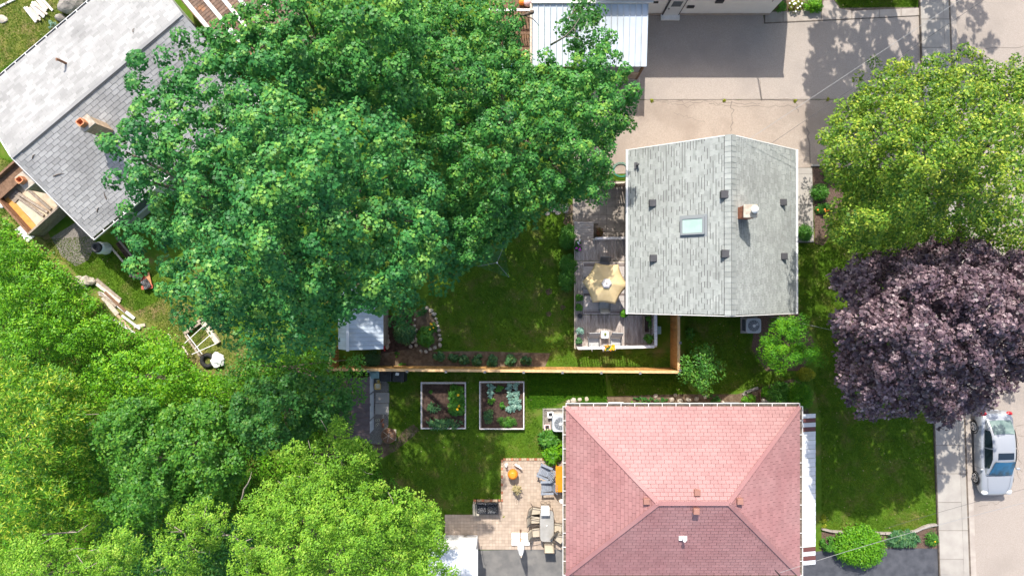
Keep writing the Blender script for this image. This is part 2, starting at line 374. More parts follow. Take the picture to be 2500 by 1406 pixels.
def plant(name, label, cat, px, py, rx, ry, h, m, leaf=.09, tmpl=T_OVAL, z0=0.0, per=26, dens=1.0, group=None, spread=1.0, up=.7, rnd=.5, tsp=.25, flat=.8, rot=0.0, inner=True, flowers=None, shape='dome'):
    """small leafy plant: rx, ry in picture px at its mid height, h metres"""
    zmid = z0 + h * .6; k = (H - zmid) / F; a, b = rx * k, ry * k; ctr = P(px, py, zmid); base = Vector((ctr.x, ctr.y, z0))
    nc = max(5, int(26 * dens * (a * b / .1) ** .6)); 
    d = rng.normal(size=(nc, 3)); d /= np.linalg.norm(d, axis=1, keepdims=True); d[:, 2] = np.abs(d[:, 2]); rr = rng.uniform(.55, .9, nc)
    ca, sa = math.cos(rot), math.sin(rot); dx, dy = d[:, 0] * a * rr, d[:, 1] * b * rr
    c = np.stack([dx * ca - dy * sa, dx * sa + dy * ca, h * (.12 + .74 * d[:, 2] * rr)], 1)
    cr = max(leaf * .8, .42 * min(a, b, h)) * np.ones(nc)
    pos, nr, ax, sz, ti = clump_leaves(c, cr, per, leaf, flat, up, rnd, tsp=tsp); pos[:, 2] = np.maximum(pos[:, 2], .015)
    o = thing(name, label, cat, base, 0, group); link('foliage', leaves_mesh('foliage', pos, nr, ax, sz, ti, tmpl, m), None, o)
    MB().tube([(0, 0, -.05), (0, 0, h * .55)], [max(.012, .05 * h), .008 + .02 * h], 6).build('stem', 'bark', o)
    if flowers:
        fm, n, fs = flowers
        for i in range(n):
            q = c[rng.integers(len(c))]; r_ = Vector((q[0] + rng.normal() * .05, q[1] + rng.normal() * .05, q[2] + cr[0] * .9))
            MB().lathe([(.002, 0), (fs * .6, .01), (fs, .03), (fs * .55, .04), (.002, .035)], r_, 7).build('flower', fm, o)
    return o
def blades(name, label_kind, pts, hgt, wid, m, lean=.5, z0=0.0, tintc=None, kind='stuff', parent=None):
    """narrow upright leaves / grass: one triangle each"""
    n = len(pts); a = rng.uniform(0, 6.283, n); ln = rng.uniform(0, lean, n) * hgt; h = hgt * rng.uniform(.5, 1.1, n); w = wid * rng.uniform(.6, 1.2, n)
    px, py = pts[:, 0], pts[:, 1]; s = np.stack([-np.sin(a), np.cos(a)], 1) * (w / 2)[:, None]; tip = np.stack([np.cos(a), np.sin(a)], 1) * ln[:, None]
    z = np.full(n, z0); v = np.empty((n, 3, 3)); v[:, 0] = np.stack([px + s[:, 0], py + s[:, 1], z], 1); v[:, 1] = np.stack([px - s[:, 0], py - s[:, 1], z], 1); v[:, 2] = np.stack([px + tip[:, 0], py + tip[:, 1], z + h], 1)
    me = bpy.data.meshes.new(name); me.vertices.add(n * 3); me.loops.add(n * 3); me.polygons.add(n)
    me.vertices.foreach_set('co', v.astype(np.float32).ravel()); me.loops.foreach_set('vertex_index', np.arange(n * 3, dtype=np.int32)); me.polygons.foreach_set('loop_start', np.arange(0, n * 3, 3, dtype=np.int32))
    me.update(calc_edges=True); at = me.attributes.new('tint', 'FLOAT', 'FACE')
    t = tintc if tintc is not None else rng.uniform(0, 1, n); at.data.foreach_set('value', np.clip(t, 0, 1).astype(np.float32))
    return link(name, me, m, parent, kind=kind)
def scatter(poly_px, n, z=0.0):
    q = np.array([P(x, y, z)[:2] for x, y in poly_px]); lo, hi = q.min(0), q.max(0); p = rng.uniform(lo, hi, (int(n * 2.6), 2)); p = p[inside(p, [tuple(r) for r in q])]; return p[:n]

# ------------------------------------------------------------------ material library (real-world base colours except where noted)
mat('lawn', (.06, .125, .012), (.09, .165, .014), 1.6, .95, .5, 40, .1, col3=(.17, .15, .05), scale3=1.1, lo3=.5, hi3=.74)
mat('dry_lawn', (.10, .13, .03), (.2, .2, .05), 2.2, .95, .5, 40, .1, col3=(.22, .16, .08), scale3=1.2, lo3=.5, hi3=.7)
mat('soil', (.11, .078, .052), (.18, .13, .088), 5, .97, .9, 30, .1, col3=(.22, .17, .12), scale3=2.5, lo3=.5, hi3=.75)
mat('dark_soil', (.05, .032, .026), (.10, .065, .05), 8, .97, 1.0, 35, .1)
mat('mulch', (.1, .065, .05), (.19, .13, .1), 18, .97, 1.0, 45, .1)
mat('gravel', (.16, .14, .12), (.34, .31, .28), 28, .95, 1.0, 60, .1)
mat('asphalt_pale', (.315, .272, .236), (.405, .352, .31), 22, .95, .45, 70, .15, col3=(.285, .25, .225), scale3=.45, lo3=.5, hi3=.8, detail=10, lo=.3, hi=.7)
mat('concrete_drive', (.30, .25, .208), (.385, .325, .272), 16, .95, .45, 60, .15, col3=(.265, .218, .18), scale3=.6, lo3=.46, hi3=.75, detail=10, lo=.3, hi=.7)
mat('road_asphalt', (.30, .258, .222), (.38, .328, .287), 20, .95, .45, 70, .15, col3=(.275, .238, .206), scale3=.4, lo3=.48, hi3=.75, detail=10, lo=.3, hi=.7)
mat('asphalt_dark', (0.136, 0.132, 0.128), (0.196, 0.187, 0.174), 1.6, .93, .4, 60, .2, col3=(0.255, 0.238, 0.212), scale3=1.2, lo3=.56, hi3=.75)
mat('asphalt_new', (.055, .058, .068), (.085, .088, .10), 2.5, .9, .4, 60, .25)
mat('concrete', (0.310, 0.284, 0.254), (0.361, 0.335, 0.297), 2, .92, .25, 40, .2, rnd=.05)
mat('concrete_old', (0.317, 0.273, 0.238), (0.387, 0.343, 0.299), 3, .94, .3, 30, .2, rnd=.08)
mat('joint_tan', (.26, .20, .15), (.30, .235, .18), 6, .97)
mat('joint_dark', (.10, .08, .065), (.16, .13, .10), 6, .97)
mat('crack_and_shadow', (.19, .16, .135), None, 1, .97)
mat('paver', (.385, .305, .24), (.45, .36, .285), 4, .93, .25, 40, .2, rnd=.10)
mat('slab', (.26, .225, .19), (.33, .29, .25), 5, .93, .3, 30, .2, rnd=.10)
mat('slab_pale', (0.425, 0.383, 0.289), (0.476, 0.433, 0.340), 5, .93, .2, 30, .2, rnd=.05)
mat('stone', (.36, .31, .25), (.52, .47, .39), 5, .92, .6, 25, .2, rnd=.15)
mat('stone_grey', (.22, .20, .18), (.36, .33, .29), 4, .94, .6, 25, .2, rnd=.15)
mat('brick', (.34, .13, .08), (.42, .19, .11), 6, .9, .3, 40, .2, rnd=.18)
mat('brick_tan', (.42, .30, .20), (.50, .38, .27), 6, .9, .3, 40, .2, rnd=.15)
mat('terracotta', (.52, .20, .09), (.60, .27, .14), 6, .85, .2, 30, .3)
mat('shingle_grey', (.305, .325, .308), (.365, .385, .368), 2.5, .92, .5, 90, .2, rnd=.11, col3=(.285, .30, .285), scale3=.5, lo3=.48, hi3=.7)
mat('shingle_dark', (.11, .112, .11), None, 1, .95)
mat('shingle_silver', (.31, .308, .302), (.365, .362, .355), 1.4, .9, .5, 90, .1, rnd=.14, col3=(.265, .263, .258), scale3=.6, lo3=.46, hi3=.7)
mat('shingle_red', (.295, .142, .139), (.33, .165, .16), 1.6, .42, .15, 90, .32, rnd=.08, col3=(.34, .185, .178), scale3=.5, lo3=.42, hi3=.72)
mat('shingle_red_dark', (.10, .035, .035), None, 1, .9)
mat('shingle_brown', (.16, .10, .075), (.24, .17, .13), 3, .95, .6, 60, .2, rnd=.2, col3=(.36, .17, .08), scale3=1.5, lo3=.55, hi3=.7)
mat('white_metal', (.56, .58, .60), (.63, .645, .66), 2, .45, 0, spec=.45, rnd=.05, col3=(.50, .51, .51), scale3=1.0, lo3=.5, hi3=.75)
mat('blue_white_metal', (.43, .49, .56), (.50, .56, .62), 1.5, .45, 0, spec=.5, rnd=.06, col3=(.40, .44, .47), scale3=.8)
mat('white_paint', (.78, .77, .75), (.70, .69, .66), 6, .6, rnd=.03)
mat('white_wood', (.70, .67, .66), (.56, .52, .50), 12, .75, .2, 30, stretch=(1, 1, 1))
mat('white_plastic', (.80, .80, .79), None, 1, .4, spec=.5)
mat('gutter', (.62, .60, .56), (.70, .68, .64), 4, .5, spec=.5)
mat('gutter_inside', (.09, .07, .06), (.20, .16, .12), 9, .9)
mat('stucco_white', (0.684, 0.684, 0.684), (0.720, 0.720, 0.720), 3, .9, .2, 50)
mat('siding_tan', (.42, .37, .28), (.46, .41, .32), 3, .85)
mat('siding_green', (.33, .35, .30), (.38, .40, .34), 3, .85)
mat('wood_deck', (.32, .27, .24), (.46, .41, .37), 9, .85, .3, 30, rnd=.15, stretch=(3, .5, 1), col3=(.22, .17, .15), scale3=2, lo3=.5, hi3=.7)
mat('wood_deck_x', (.34, .29, .25), (.47, .42, .38), 9, .85, .3, 30, rnd=.15, stretch=(.5, 3, 1))
mat('wood_cedar', (.46, .24, .075), (.56, .31, .11), 9, .75, .3, 30, rnd=.12, stretch=(1, 1, .3))
mat('wood_cedar_cap', (.58, .36, .17), (.66, .44, .23), 7, .75, .2, 30, rnd=.08)
mat('wood_brown', (.13, .075, .045), (.20, .12, .075), 8, .85, .3, 30, rnd=.15)
mat('wood_old', (.24, .19, .15), (.36, .30, .24), 8, .88, .4, 25, rnd=.2)
mat('wood_pale', (.50, .42, .33), (.62, .54, .45), 8, .85, .3, 25, rnd=.18)
mat('plywood', (.46, .36, .25), (.56, .46, .34), 3, .85, .2, 20, col3=(.34, .25, .17), scale3=1.5)
mat('ochre_wood', (.50, .24, .05), (.56, .29, .08), 5, .8, .2, 20)
mat('bark', (.10, .075, .055), (.18, .14, .11), 7, .95, .8, 25)
mat('pale_bark', (.24, .20, .16), (.36, .31, .26), 9, .9, .5, 30)
mat('black_plastic', (.018, .019, .022), (.03, .032, .036), 5, .55, spec=.4)
mat('dark_metal', (.03, .03, .034), None, 1, .45, spec=.5)
mat('vent_brown', (.27, .13, .10), (.31, .155, .12), 4, .6, spec=.4)
mat('vent_black', (.045, .045, .05), (.06, .06, .065), 5, .6, spec=.4)
mat('aircon_metal', (.50, .53, .57), (.56, .59, .62), 5, .5, spec=.5)
mat('aircon_dark', (.06, .075, .10), (.09, .105, .13), 6, .5, spec=.5)
mat('skylight_frame', (.23, .25, .26), None, 1, .5, spec=.5)
mat('skylight_glass', (.34, .47, .43), (.40, .52, .48), 2, .12, spec=.5)
mat('umbrella_tan', (.55, .42, .22), (.60, .47, .26), 5, .85, .15, 60, rnd=.03)
mat('umbrella_white', (.80, .80, .80), (.74, .74, .75), 5, .9)
mat('rug', (.42, .38, .355), (.50, .455, .43), 10, .95, .3, 80)
mat('rug_stripe', (.17, .135, .125), (.21, .17, .155), 10, .95)
mat('sling_grey', (.36, .36, .35), (.43, .43, .42), 14, .85, .2, 120)
mat('sling_beige', (.42, .36, .28), (.48, .42, .33), 14, .8, .2, 120)
mat('frame_bronze', (.10, .075, .055), None, 1, .45, spec=.5)
mat('frame_grey', (.16, .16, .165), None, 1, .45, spec=.5)
mat('cushion_black', (.03, .03, .032), (.22, .22, .22), 22, .9, lo=.52, hi=.6)
mat('adirondack_grey', (.21, .235, .285), (.27, .295, .345), 8, .7, rnd=.06)
mat('orange_table', (.58, .21, .008), (.64, .25, .012), 4, .6, spec=.3)
mat('orange_pot', (.80, .27, .02), (.75, .22, .02), 4, .45, spec=.4)
mat('glass_table', (.30, .29, .27), (.36, .35, .33), 3, .15, spec=.6)
mat('rust', (.17, .085, .05), (.26, .14, .08), 7, .8, .4, 20)
mat('red_paint', (.42, .07, .04), (.48, .11, .07), 6, .6)
mat('blue_plastic', (.03, .27, .50), None, 1, .4, spec=.5)
mat('yellow_plastic', (.72, .50, .12), (.62, .42, .12), 8, .5, spec=.4)
mat('cream_plastic', (.72, .66, .50), None, 1, .5)
mat('teal_box', (.20, .33, .33), (.24, .37, .37), 5, .6)
mat('pink_plastic', (.75, .50, .50), None, 1, .5)
mat('green_line', (.03, .23, .17), None, 1, .6)
mat('wire_grey', (.28, .28, .28), None, 1, .5)
mat('wire_dark', (.05, .05, .055), None, 1, .5)
mat('fl_yellow', (.82, .48, .01), None, 1, .7)
mat('fl_purple', (.42, .05, .38), None, 1, .7)
mat('fl_white', (.8, .8, .78), None, 1, .7)
mat('fl_red', (.55, .04, .05), None, 1, .7)
mat('fl_orange', (.75, .22, .03), None, 1, .7)
mat('car_paint', (0.357, 0.370, 0.391), None, 1, .3, spec=.5, metal=.2, coat=.8)
mat('car_glass', (.012, .02, .03), None, 1, .04, spec=.8, coat=.3)
mat('car_glass_sky_reflection', (.01, .10, .20), (.012, .03, .045), .9, .04, spec=.8, lo=.45, hi=.55)  # blue patches put the sky's reflection into the windscreen colour
mat('car_glass_pale', (.10, .15, .135), (.20, .26, .23), 3, .06, spec=.7)
mat('tyre', (.02, .02, .022), (.03, .03, .03), 9, .85)
mat('rim', (.55, .56, .58), None, 1, .3, metal=.8)
mat('lamp_red', (.5, .015, .02), None, 1, .2, spec=.6)
mat('lamp_clear', (.62, .62, .60), None, 1, .12, spec=.7)
mat('door_glass', (.10, .12, .14), None, 1, .1, spec=.7)
mat('awning_brown', (.13, .05, .045), None, 1, .5)
mat('shed_brown_metal', (.075, .052, .050), (.10, .072, .07), 5, .5, spec=.4, rnd=.1)
leafmat('leaf_maple', [(.010, .066, .019), (.026, .142, .033), (.058, .218, .043), (.18, .35, .052)], .13, .5, .28, (1.2, 1.6, .5))
leafmat('leaf_maple_b', [(.012, .07, .017), (.032, .15, .028), (.068, .23, .036), (.19, .35, .044)], .13, .5, .28, (1.2, 1.6, .5))
leafmat('leaf_linden', [(.03, .10, .01), (.08, .18, .014), (.17, .28, .02), (.38, .43, .05)], .2, .5, .3)
leafmat('leaf_purple', [(.034, .02, .03), (.08, .05, .064), (.17, .11, .13), (.34, .25, .26)], .12, .45, .45, (1.3, .9, .9))  # pale mauve stops put gloss and sky sheen into the leaf colour
leafmat('leaf_lime', [(.055, .15, .014), (.12, .275, .02), (.18, .36, .024), (.32, .45, .06)], .2, .55, .25)
leafmat('leaf_bright', [(.03, .125, .006), (.08, .245, .008), (.13, .33, .009), (.25, .43, .02)], .25, .5, .3)
leafmat('leaf_olive', [(.03, .12, .008), (.07, .21, .01), (.14, .30, .012), (.44, .50, .05)], .25, .5, .3)
leafmat('leaf_dark', [(.016, .08, .018), (.032, .135, .026), (.055, .18, .03), (.13, .25, .035)], .25, .5, .3)
leafmat('leaf_teal', [(.025, .09, .035), (.05, .15, .055), (.08, .20, .065), (.20, .30, .08)], .25, .5, .4)
leafmat('leaf_cedar', [(.02, .10, .006), (.045, .17, .007), (.09, .25, .008), (.19, .37, .01)], .15, .6, .2)
leafmat('leaf_garden', [(.028, .12, .015), (.055, .19, .02), (.09, .25, .024), (.16, .32, .03)], .3, .5, .35)
leafmat('leaf_blue', [(.09, .20, .16), (.16, .30, .24), (.23, .38, .31), (.34, .46, .39)], .15, .6, .3)
leafmat('leaf_red', [(.10, .035, .02), (.20, .06, .03), (.12, .10, .03), (.06, .12, .03)], .3, .5, .35)
leafmat('leaf_gold', [(.10, .16, .012), (.20, .25, .015), (.32, .34, .02), (.42, .42, .05)], .3, .55, .3)
leafmat('leaf_dried', [(.22, .17, .08), (.34, .28, .15), (.42, .36, .2), (.32, .26, .1)], .2, .7, .2)
leafmat('grass_blade', [(.06, .14, .008), (.09, .185, .01), (.13, .22, .012), (.26, .26, .05)], .35, .6, .2)
leafmat('clover', [(.04, .14, .008), (.065, .20, .01), (.10, .25, .012), (.15, .29, .018)], .3, .55, .3)

# ------------------------------------------------------------------ ground, roads, paths
struct('ground', MB().add([(-300, -300, 0), (300, -300, 0), (300, 300, 0), (-300, 300, 0)], [(0, 1, 2, 3)]), 'lawn')
sheet('road', [(2314, -400), (2372, 1800), (4200, 1800), (4200, -400)], .012, 'road_asphalt')
Z1 = .012
sheet('driveway', [(1420, 36), (1862, 30), (1866, 56), (2247, 38), (2256, 242), (1420, 243)], .016, 'asphalt_pale')
sheet('house_driveway', [(1400, 244.5), (2256, 243.5), (2262, 380), (2200, 412), (1990, 408), (1500, 425), (1400, 440)], .020, 'concrete_drive')
sheet('patio_driveway', [(1160, 1343), (1400, 1339), (1400, 1700), (1160, 1700)], .016, 'asphalt_dark')
sheet('front_driveway', [(1960, 1350), (2060, 1338), (2292, 1338), (2300, 1700), (1960, 1700)], .018, 'asphalt_new')
def slab_bed(name, outline, quads, z, m, under='joint_dark', piece='slab', gap=.02, th=.05):
    q = PP(outline, z); o = struct(name, MB().prism([(p.x, p.y) for p in q], z - .3, z - .012), under)
    its = []
    for qd in quads:
        w_ = [P(x, y, z) for x, y in qd]; c = sum(w_, Vector()) / len(w_); poly = []
        for p in w_:
            d = p - c; L = d.length; d = d * (1 - gap * .7 / max(L, .05)); poly.append((d.x, d.y))
        A = sum(poly[i][0] * poly[(i + 1) % len(poly)][1] - poly[(i + 1) % len(poly)][0] * poly[i][1] for i in range(len(poly)))
        if A < 0: poly = poly[::-1]
        its.append(('poly', Matrix.Translation((c.x, c.y, z - .04 + random.uniform(-.004, .004))), poly, .04))
    pieces(o, piece, its, m, 300, 'slab_field')
    return o
def lerp2(a, b, t): return (a[0] + (b[0] - a[0]) * t, a[1] + (b[1] - a[1]) * t)
# pavement along the road: left edge / right edge run slightly askew
def sw_l(y): return 2247 + (y - 0) * (2296 - 2247) / 1406
def sw_r(y): return 2303 + (y - 0) * (2354 - 2303) / 1406
ys = list(range(-210, 1640, 70)); ys = [-230 + i * 69.3 for i in range(28)]
slab_bed('pavement', [(sw_l(-240) - 2, -240), (sw_r(-240) + 17, -240), (sw_r(1660) + 17, 1660), (sw_l(1660) - 2, 1660)],
         [[(sw_l(a), a), (sw_r(a), a), (sw_r(b), b), (sw_l(b), b)] for a, b in zip(ys[:-1], ys[1:])] +
         [[(sw_r(a), a), (sw_r(a) + 13, a), (sw_r(b) + 13, b), (sw_r(b), b)] for a, b in zip(ys[:-1:2], ys[2::2])], .13, 'concrete')
kb = struct('kerb', MB().prism([P(sw_r(y) + d, y, .0)[:2] for y, d in ((-240, 14), (-240, 27), (1660, 27), (1660, 14))], -.2, .10), 'concrete_old')
# concrete slabs above the neighbour's driveway
cs = []
xsl = [1868, 1912, 2006, 2080, 2148, 2200, 2246]
for a, b in zip(xsl[:-1], xsl[1:]):
    ta, tb = 27 + (a - 1868) * -.0, 27 - (b - 1868) * .0
    top = lambda x: 28 + (x < 2000) * 1.0 - max(0, x - 2060) * .045 if x > 2006 or x < 2000 else 20
    bot = lambda x: 56 - (x - 1868) * .0475
    cs.append([(a, top(a)), (b, top(b)), (b, bot(b)), (a, bot(a))])
cs.append([(2006, 28), (2010, 2), (2035, 0), (2050, 22), (2080, 27)])
slab_bed('slab_path', [(1866, 27), (2006, 26), (2008, 0), (2036, -2), (2052, 20), (2246, 18), (2247, 39), (1866, 58)], cs, .05, 'concrete_old')
sheet('planting_bed', [(1868, -60), (2000, -60), (2000, 27), (1868, 27)], .008, 'soil')
# front walk of the grey house
wy = [410, 425, 500, 548, 592]
slab_bed('front_walk', [(1936, 409), (1984, 409), (1988, 592), (1938, 593)], [[(1938, a), (1983 + (a - 410) * .02, a), (1983 + (b - 410) * .02, b), (1938, b)] for a, b in zip(wy[:-1], wy[1:])], .06, 'concrete', gap=.015)
sheet('mulch_bed', [(1984, 408), (2040, 405), (2060, 470), (2040, 560), (2010, 600), (1990, 595)], .02, 'mulch')
MB().prism([P(x, y, .05)[:2] for x, y in ((1980, 402), (2018, 402), (2018, 406.5), (1980, 406.5))], 0, .12).build('bed_edging', 'concrete')
tag(bpy.data.objects['bed_edging'], 'white concrete edging at head of the mulch bed', 'edging')
# soil beds
sheet('soil_strip', [(938, 862), (1010, 850), (1060, 858), (1160, 857), (1260, 860), (1345, 862), (1330, 897), (1000, 899), (890, 899), (905, 868)], .010, 'soil')
sheet('rock_garden_soil', [(1012, 760), (1040, 748), (1062, 770), (1076, 815), (1074, 850), (1045, 862), (1012, 855), (1006, 800)], .014, 'soil')
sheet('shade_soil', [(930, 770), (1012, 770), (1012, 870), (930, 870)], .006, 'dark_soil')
sheet('bare_earth', [(905, 1070), (960, 1085), (985, 1050), (1010, 1035), (1025, 1050), (1005, 1068), (965, 1100), (930, 1120), (912, 1100)], .006, 'soil')
sheet('shed_gravel', [(888, 905), (950, 935), (948, 1040), (930, 1085), (885, 1080)], .009, 'gravel')
sheet('house_bed', [(1378, 992), (1385, 975), (1420, 970), (1520, 966), (1660, 962), (1800, 962), (1860, 945), (1935, 925), (1960, 935), (1975, 1010), (1950, 1018), (1385, 1000)], .010, 'soil')
sheet('aircon_gravel', [(1326, 998), (1400, 994), (1400, 1056), (1326, 1052)], .012, 'gravel')
sheet('side_yard_gravel', [(125, 580), (190, 540), (235, 560), (232, 600), (215, 635), (185, 650), (150, 625)], .008, 'gravel')
sheet('shrub_bed', [(1845, 768), (1950, 760), (1990, 840), (1960, 905), (1870, 905), (1835, 850)], .006, 'mulch')
sheet('front_bed', [(2006, 1298), (2120, 1302), (2220, 1300), (2260, 1284), (2290, 1282), (2294, 1338), (2060, 1338), (2006, 1352)], .010, 'mulch')
sheet('path_earth', [(1385, 500), (1405, 500), (1405, 545), (1395, 560), (1375, 545)], .006, 'soil')
for i, (x, y, r) in enumerate([(1340, 712, 8), (1340, 767, 7), (1374, 750, 7), (1185, 512, 10), (1183, 620, 6)]):
    sheet('brown_patch', [(x + r * math.cos(a) * random.uniform(.8, 1.2), y + r * math.sin(a) * random.uniform(.8, 1.2)) for a in np.arange(0, 6.2, .5)], .005 + i * .0004, 'soil')  # small brown patches laid on the lawn
sheet('dry_grass', [(0, 0), (225, 0), (60, 130), (0, 170)], .004, 'dry_lawn')
sheet('dry_grass', [(0, 385), (30, 400), (60, 470), (130, 590), (200, 690), (330, 760), (420, 720), (560, 800), (620, 850), (600, 920), (470, 910), (300, 850), (100, 640), (0, 540)], .004, 'dry_lawn')
# cracks in the drives, and a mast shadow drawn as a dark line
def crack_and_shadow(pts, z, wd=.02):
    m = MB(); q = [P(x, y, z) for x, y in pts]; a, b = [], []
    for i, p in enumerate(q):
        d = (q[min(i + 1, len(q) - 1)] - q[max(i - 1, 0)]).normalized(); s = Vector((-d.y, d.x, 0)) * wd * random.uniform(.4, 1.0) * .5; a.append(p + s); b.append(p - s)
    n = len(q); m.add(a + b, [(i, i + 1, n + i + 1, n + i) for i in range(n - 1)])
    return m
def wavy(p, q, n, amp): return [(p[0] + (q[0] - p[0]) * t + random.gauss(0, amp), p[1] + (q[1] - p[1]) * t + random.gauss(0, amp)) for t in [i / n for i in range(n + 1)]]
ck = []
for p, q, n, am, wd in [((1788, 246), (1786, 325), 10, 2, .05), ((1942, 246), (1948, 275), 6, 1.5, .07), ((1965, 270), (1980, 400), 12, 1.6, .08), ((1590, 247), (1700, 262), 16, 3, .03), ((1620, 250), (1860, 252), 24, 3, .03), ((1640, 275), (1720, 300), 12, 3, .025), ((1730, 255), (1960, 262), 24, 3, .03), ((1855, 196), (1860, 243), 6, .3, .035)]:  # last entry is the white house mast's shadow, drawn in dark colour
    ck.append((wavy(p, q, n, am), wd))
for p, q, n, am, wd in [((2480, 1040), (2500, 1036), 4, 1, .04), ((2390, 1235), (2440, 1225), 10, 2, .03), ((2478, 1050), (2492, 1150), 16, 3, .035), ((2485, 1060), (2500, 1066), 5, 1, .03), ((2477, 1130), (2490, 1170), 10, 2, .03), ((2340, 120), (2500, 116), 16, 1.5, .03)]:
    ck.append((wavy(p, q, n, am), wd))
for i, (pts, wd) in enumerate(ck):
    o = crack_and_shadow(pts, .0225 + i * .0003 if pts[0][0] < 2200 else .0145 + i * .0003, wd).build('crack_and_shadow_line', 'crack_and_shadow', kind='structure')
o = crack_and_shadow(wavy((1570, 243.8), (2010, 243.8), 40, .6), .027, .07).build('driveway_seam', 'crack_and_shadow', kind='structure')

# ------------------------------------------------------------------ grass
lawns = [([(2004, 1000), (2275, 1010), (2286, 1285), (2200, 1300), (2006, 1296)], 30000), ([(1060, 560), (1400, 520), (1408, 860), (1500, 862), (1650, 862), (1650, 898), (1340, 898), (1340, 858), (1062, 852), (1066, 800), (1040, 745), (1050, 640)], 30000),
         ([(925, 905), (1300, 905), (1300, 1000), (1330, 1060), (1330, 1118), (1228, 1118), (1228, 1222), (1155, 1222), (1155, 1252), (1070, 1255), (940, 1140), (960, 1040), (945, 930)], 32000),
         ([(1480, 908), (1655, 908), (1690, 960), (1500, 966)], 7000), ([(1672, 768), (1850, 768), (1830, 850), (1870, 910), (1950, 920), (1850, 945), (1760, 962), (1672, 930)], 13000),
         ([(1952, 590), (2070, 560), (2080, 1000), (2000, 1008), (1985, 930), (2010, 870), (1985, 800), (1952, 760)], 15000), ([(0, 0), (222, 0), (0, 178)], 7000), ([(0, 385), (30, 392), (110, 590), (60, 560), (0, 520)], 3500),
         ([(105, 585), (235, 575), (300, 620), (380, 700), (470, 780), (500, 800), (470, 900), (380, 800), (220, 690), (130, 620)], 17000), ([(2040, -5), (2244, -5), (2244, 16), (2060, 20)], 3500), ([(300, 600), (400, 680), (620, 800), (660, 900), (520, 910), (480, 800), (380, 710)], 9000), ([(520, 10), (700, 10), (700, 160), (470, 130)], 4000)]
gp = np.concatenate([scatter(p, n) for p, n in lawns])
tn = np.array([mnoise.noise(Vector((x * .5, y * .5, 0))) * .5 + mnoise.noise(Vector((x * 2.1, y * 2.1, 3))) * .3 for x, y in gp]) + .42 + rng.normal(scale=.15, size=len(gp))
g = blades('lawn_grass', None, gp, .075, .035, 'grass_blade', .9, 0, tn); tag(g, 'short mown grass of the lawns between the houses', 'grass')
gp = scatter([(1288, 908), (1476, 908), (1482, 982), (1440, 988), (1392, 972), (1330, 995), (1290, 995)], 26000)
g = blades('clover_patch', None, gp, .11, .05, 'clover', 1.0); tag(g, 'thick bright green clover patch below the cedar fence', 'ground cover')

fl = np.concatenate([scatter(p, max(6, n // 350)) for p, n in lawns]); nf = len(fl)
o = link('fallen_leaves', leaves_mesh('fallen_leaves', np.stack([fl[:, 0], fl[:, 1], np.full(nf, .07)], 1), rng.normal(scale=.3, size=(nf, 3)) + np.array([0, 0, 1]), rng.normal(size=(nf, 3)), rng.uniform(.04, .08, nf), rng.random(nf), T_OVAL, 'leaf_dried'), None, kind='stuff')
tag(o, 'scattered dry leaves and clippings on the lawns', 'leaf litter')

# ------------------------------------------------------------------ houses
def window_part(parent, c, wd, hg, ax, m='door_glass'):
    """window on a wall: ax = 'x' wall facing x, 'y' wall facing y; c local"""
    d = (.10, wd, hg) if ax == 'x' else (wd, .10, hg)
    o = MB().box(c, d).build('window', 'white_paint', parent, bevel=.01)
    d2 = (.13, wd - .14, hg - .14) if ax == 'x' else (wd - .14, .13, hg - .14)
    MB().box(c, d2).build('pane', m, o)
    s = (c[0], c[1], c[2] - hg / 2 - .04); d3 = (.2, wd + .1, .06) if ax == 'x' else (wd + .1, .2, .06)
    MB().box(s, d3).build('sill', 'white_paint', o)
def roof_solid(poly, t=.12):
    """a planar slope as a slab"""
    p = [Vector(q) for q in poly]; n = (p[1] - p[0]).cross(p[2] - p[0]).normalized(); k = len(p)
    return MB().add([q[:] for q in p] + [(q - n * t)[:] for q in p], [tuple(range(k)), tuple(range(k, 2 * k))[::-1]] + [(i, k + i, k + (i + 1) % k, (i + 1) % k) for i in range(k)])
def roof_vent(parent, p, s, h, m, rz=0.0, cap=True):
    o = MB().box((p[0], p[1], p[2] + h / 2 - .1), (s * .8, s * .8, h + .2), rz).build('vent', m, parent, world=True)
    MB().box((p[0], p[1], p[2] + h + .03), (s, s * 1.0, .07), rz, .86).build('vent_cap', m, o, bevel=.012)
    return o

# --- grey bungalow in the middle
ze, zr = 2.9, 6.2
XL, XR, XM, Y0, Y1 = 5.66, 13.86, 9.64, -1.22, 6.70
gh = thing('grey_roofed_house', 'bungalow with pale grey gable roof, six black vents and skylight', 'house', ((XL + XR) / 2, (Y0 + Y1) / 2, 0))
wl, wr, wb, wt = XL + .42, XR - .42, Y0 + .25, Y1 - .25
zw = ze + .42 * (zr - ze) / (XM - XL)
mw = MB(); vs_ = [(wl, wb, 0), (wr, wb, 0), (wr, wt, 0), (wl, wt, 0), (wl, wb, zw), (wr, wb, zw), (wr, wt, zw), (wl, wt, zw), (XM, wb, zr - .2), (XM, wt, zr - .2)]
mw.add(vs_, [(0, 1, 5, 8, 4), (2, 3, 7, 9, 6), (1, 2, 6, 5), (3, 0, 4, 7)]); mw.build('wall', 'brick_tan', gh, world=True)
L_ = [(XL, Y1, ze), (XL, Y0, ze), (XM, Y0 + .04, zr), (XM, Y1 + .02, zr)]; R_ = [(XR, Y0, ze), (XR, Y1, ze), (XM, Y1 + .02, zr), (XM, Y0 + .04, zr)]
rf = roof_solid(L_).build('roof', 'shingle_dark', gh, world=True); rf2 = roof_solid(R_).build('roof', 'shingle_dark', gh, world=True)
pieces(rf, 'shingle', slope_items(L_, .135, .25, .004, .014, .2, .42, .034), 'shingle_grey', 300, 'shingle_field', world=True)
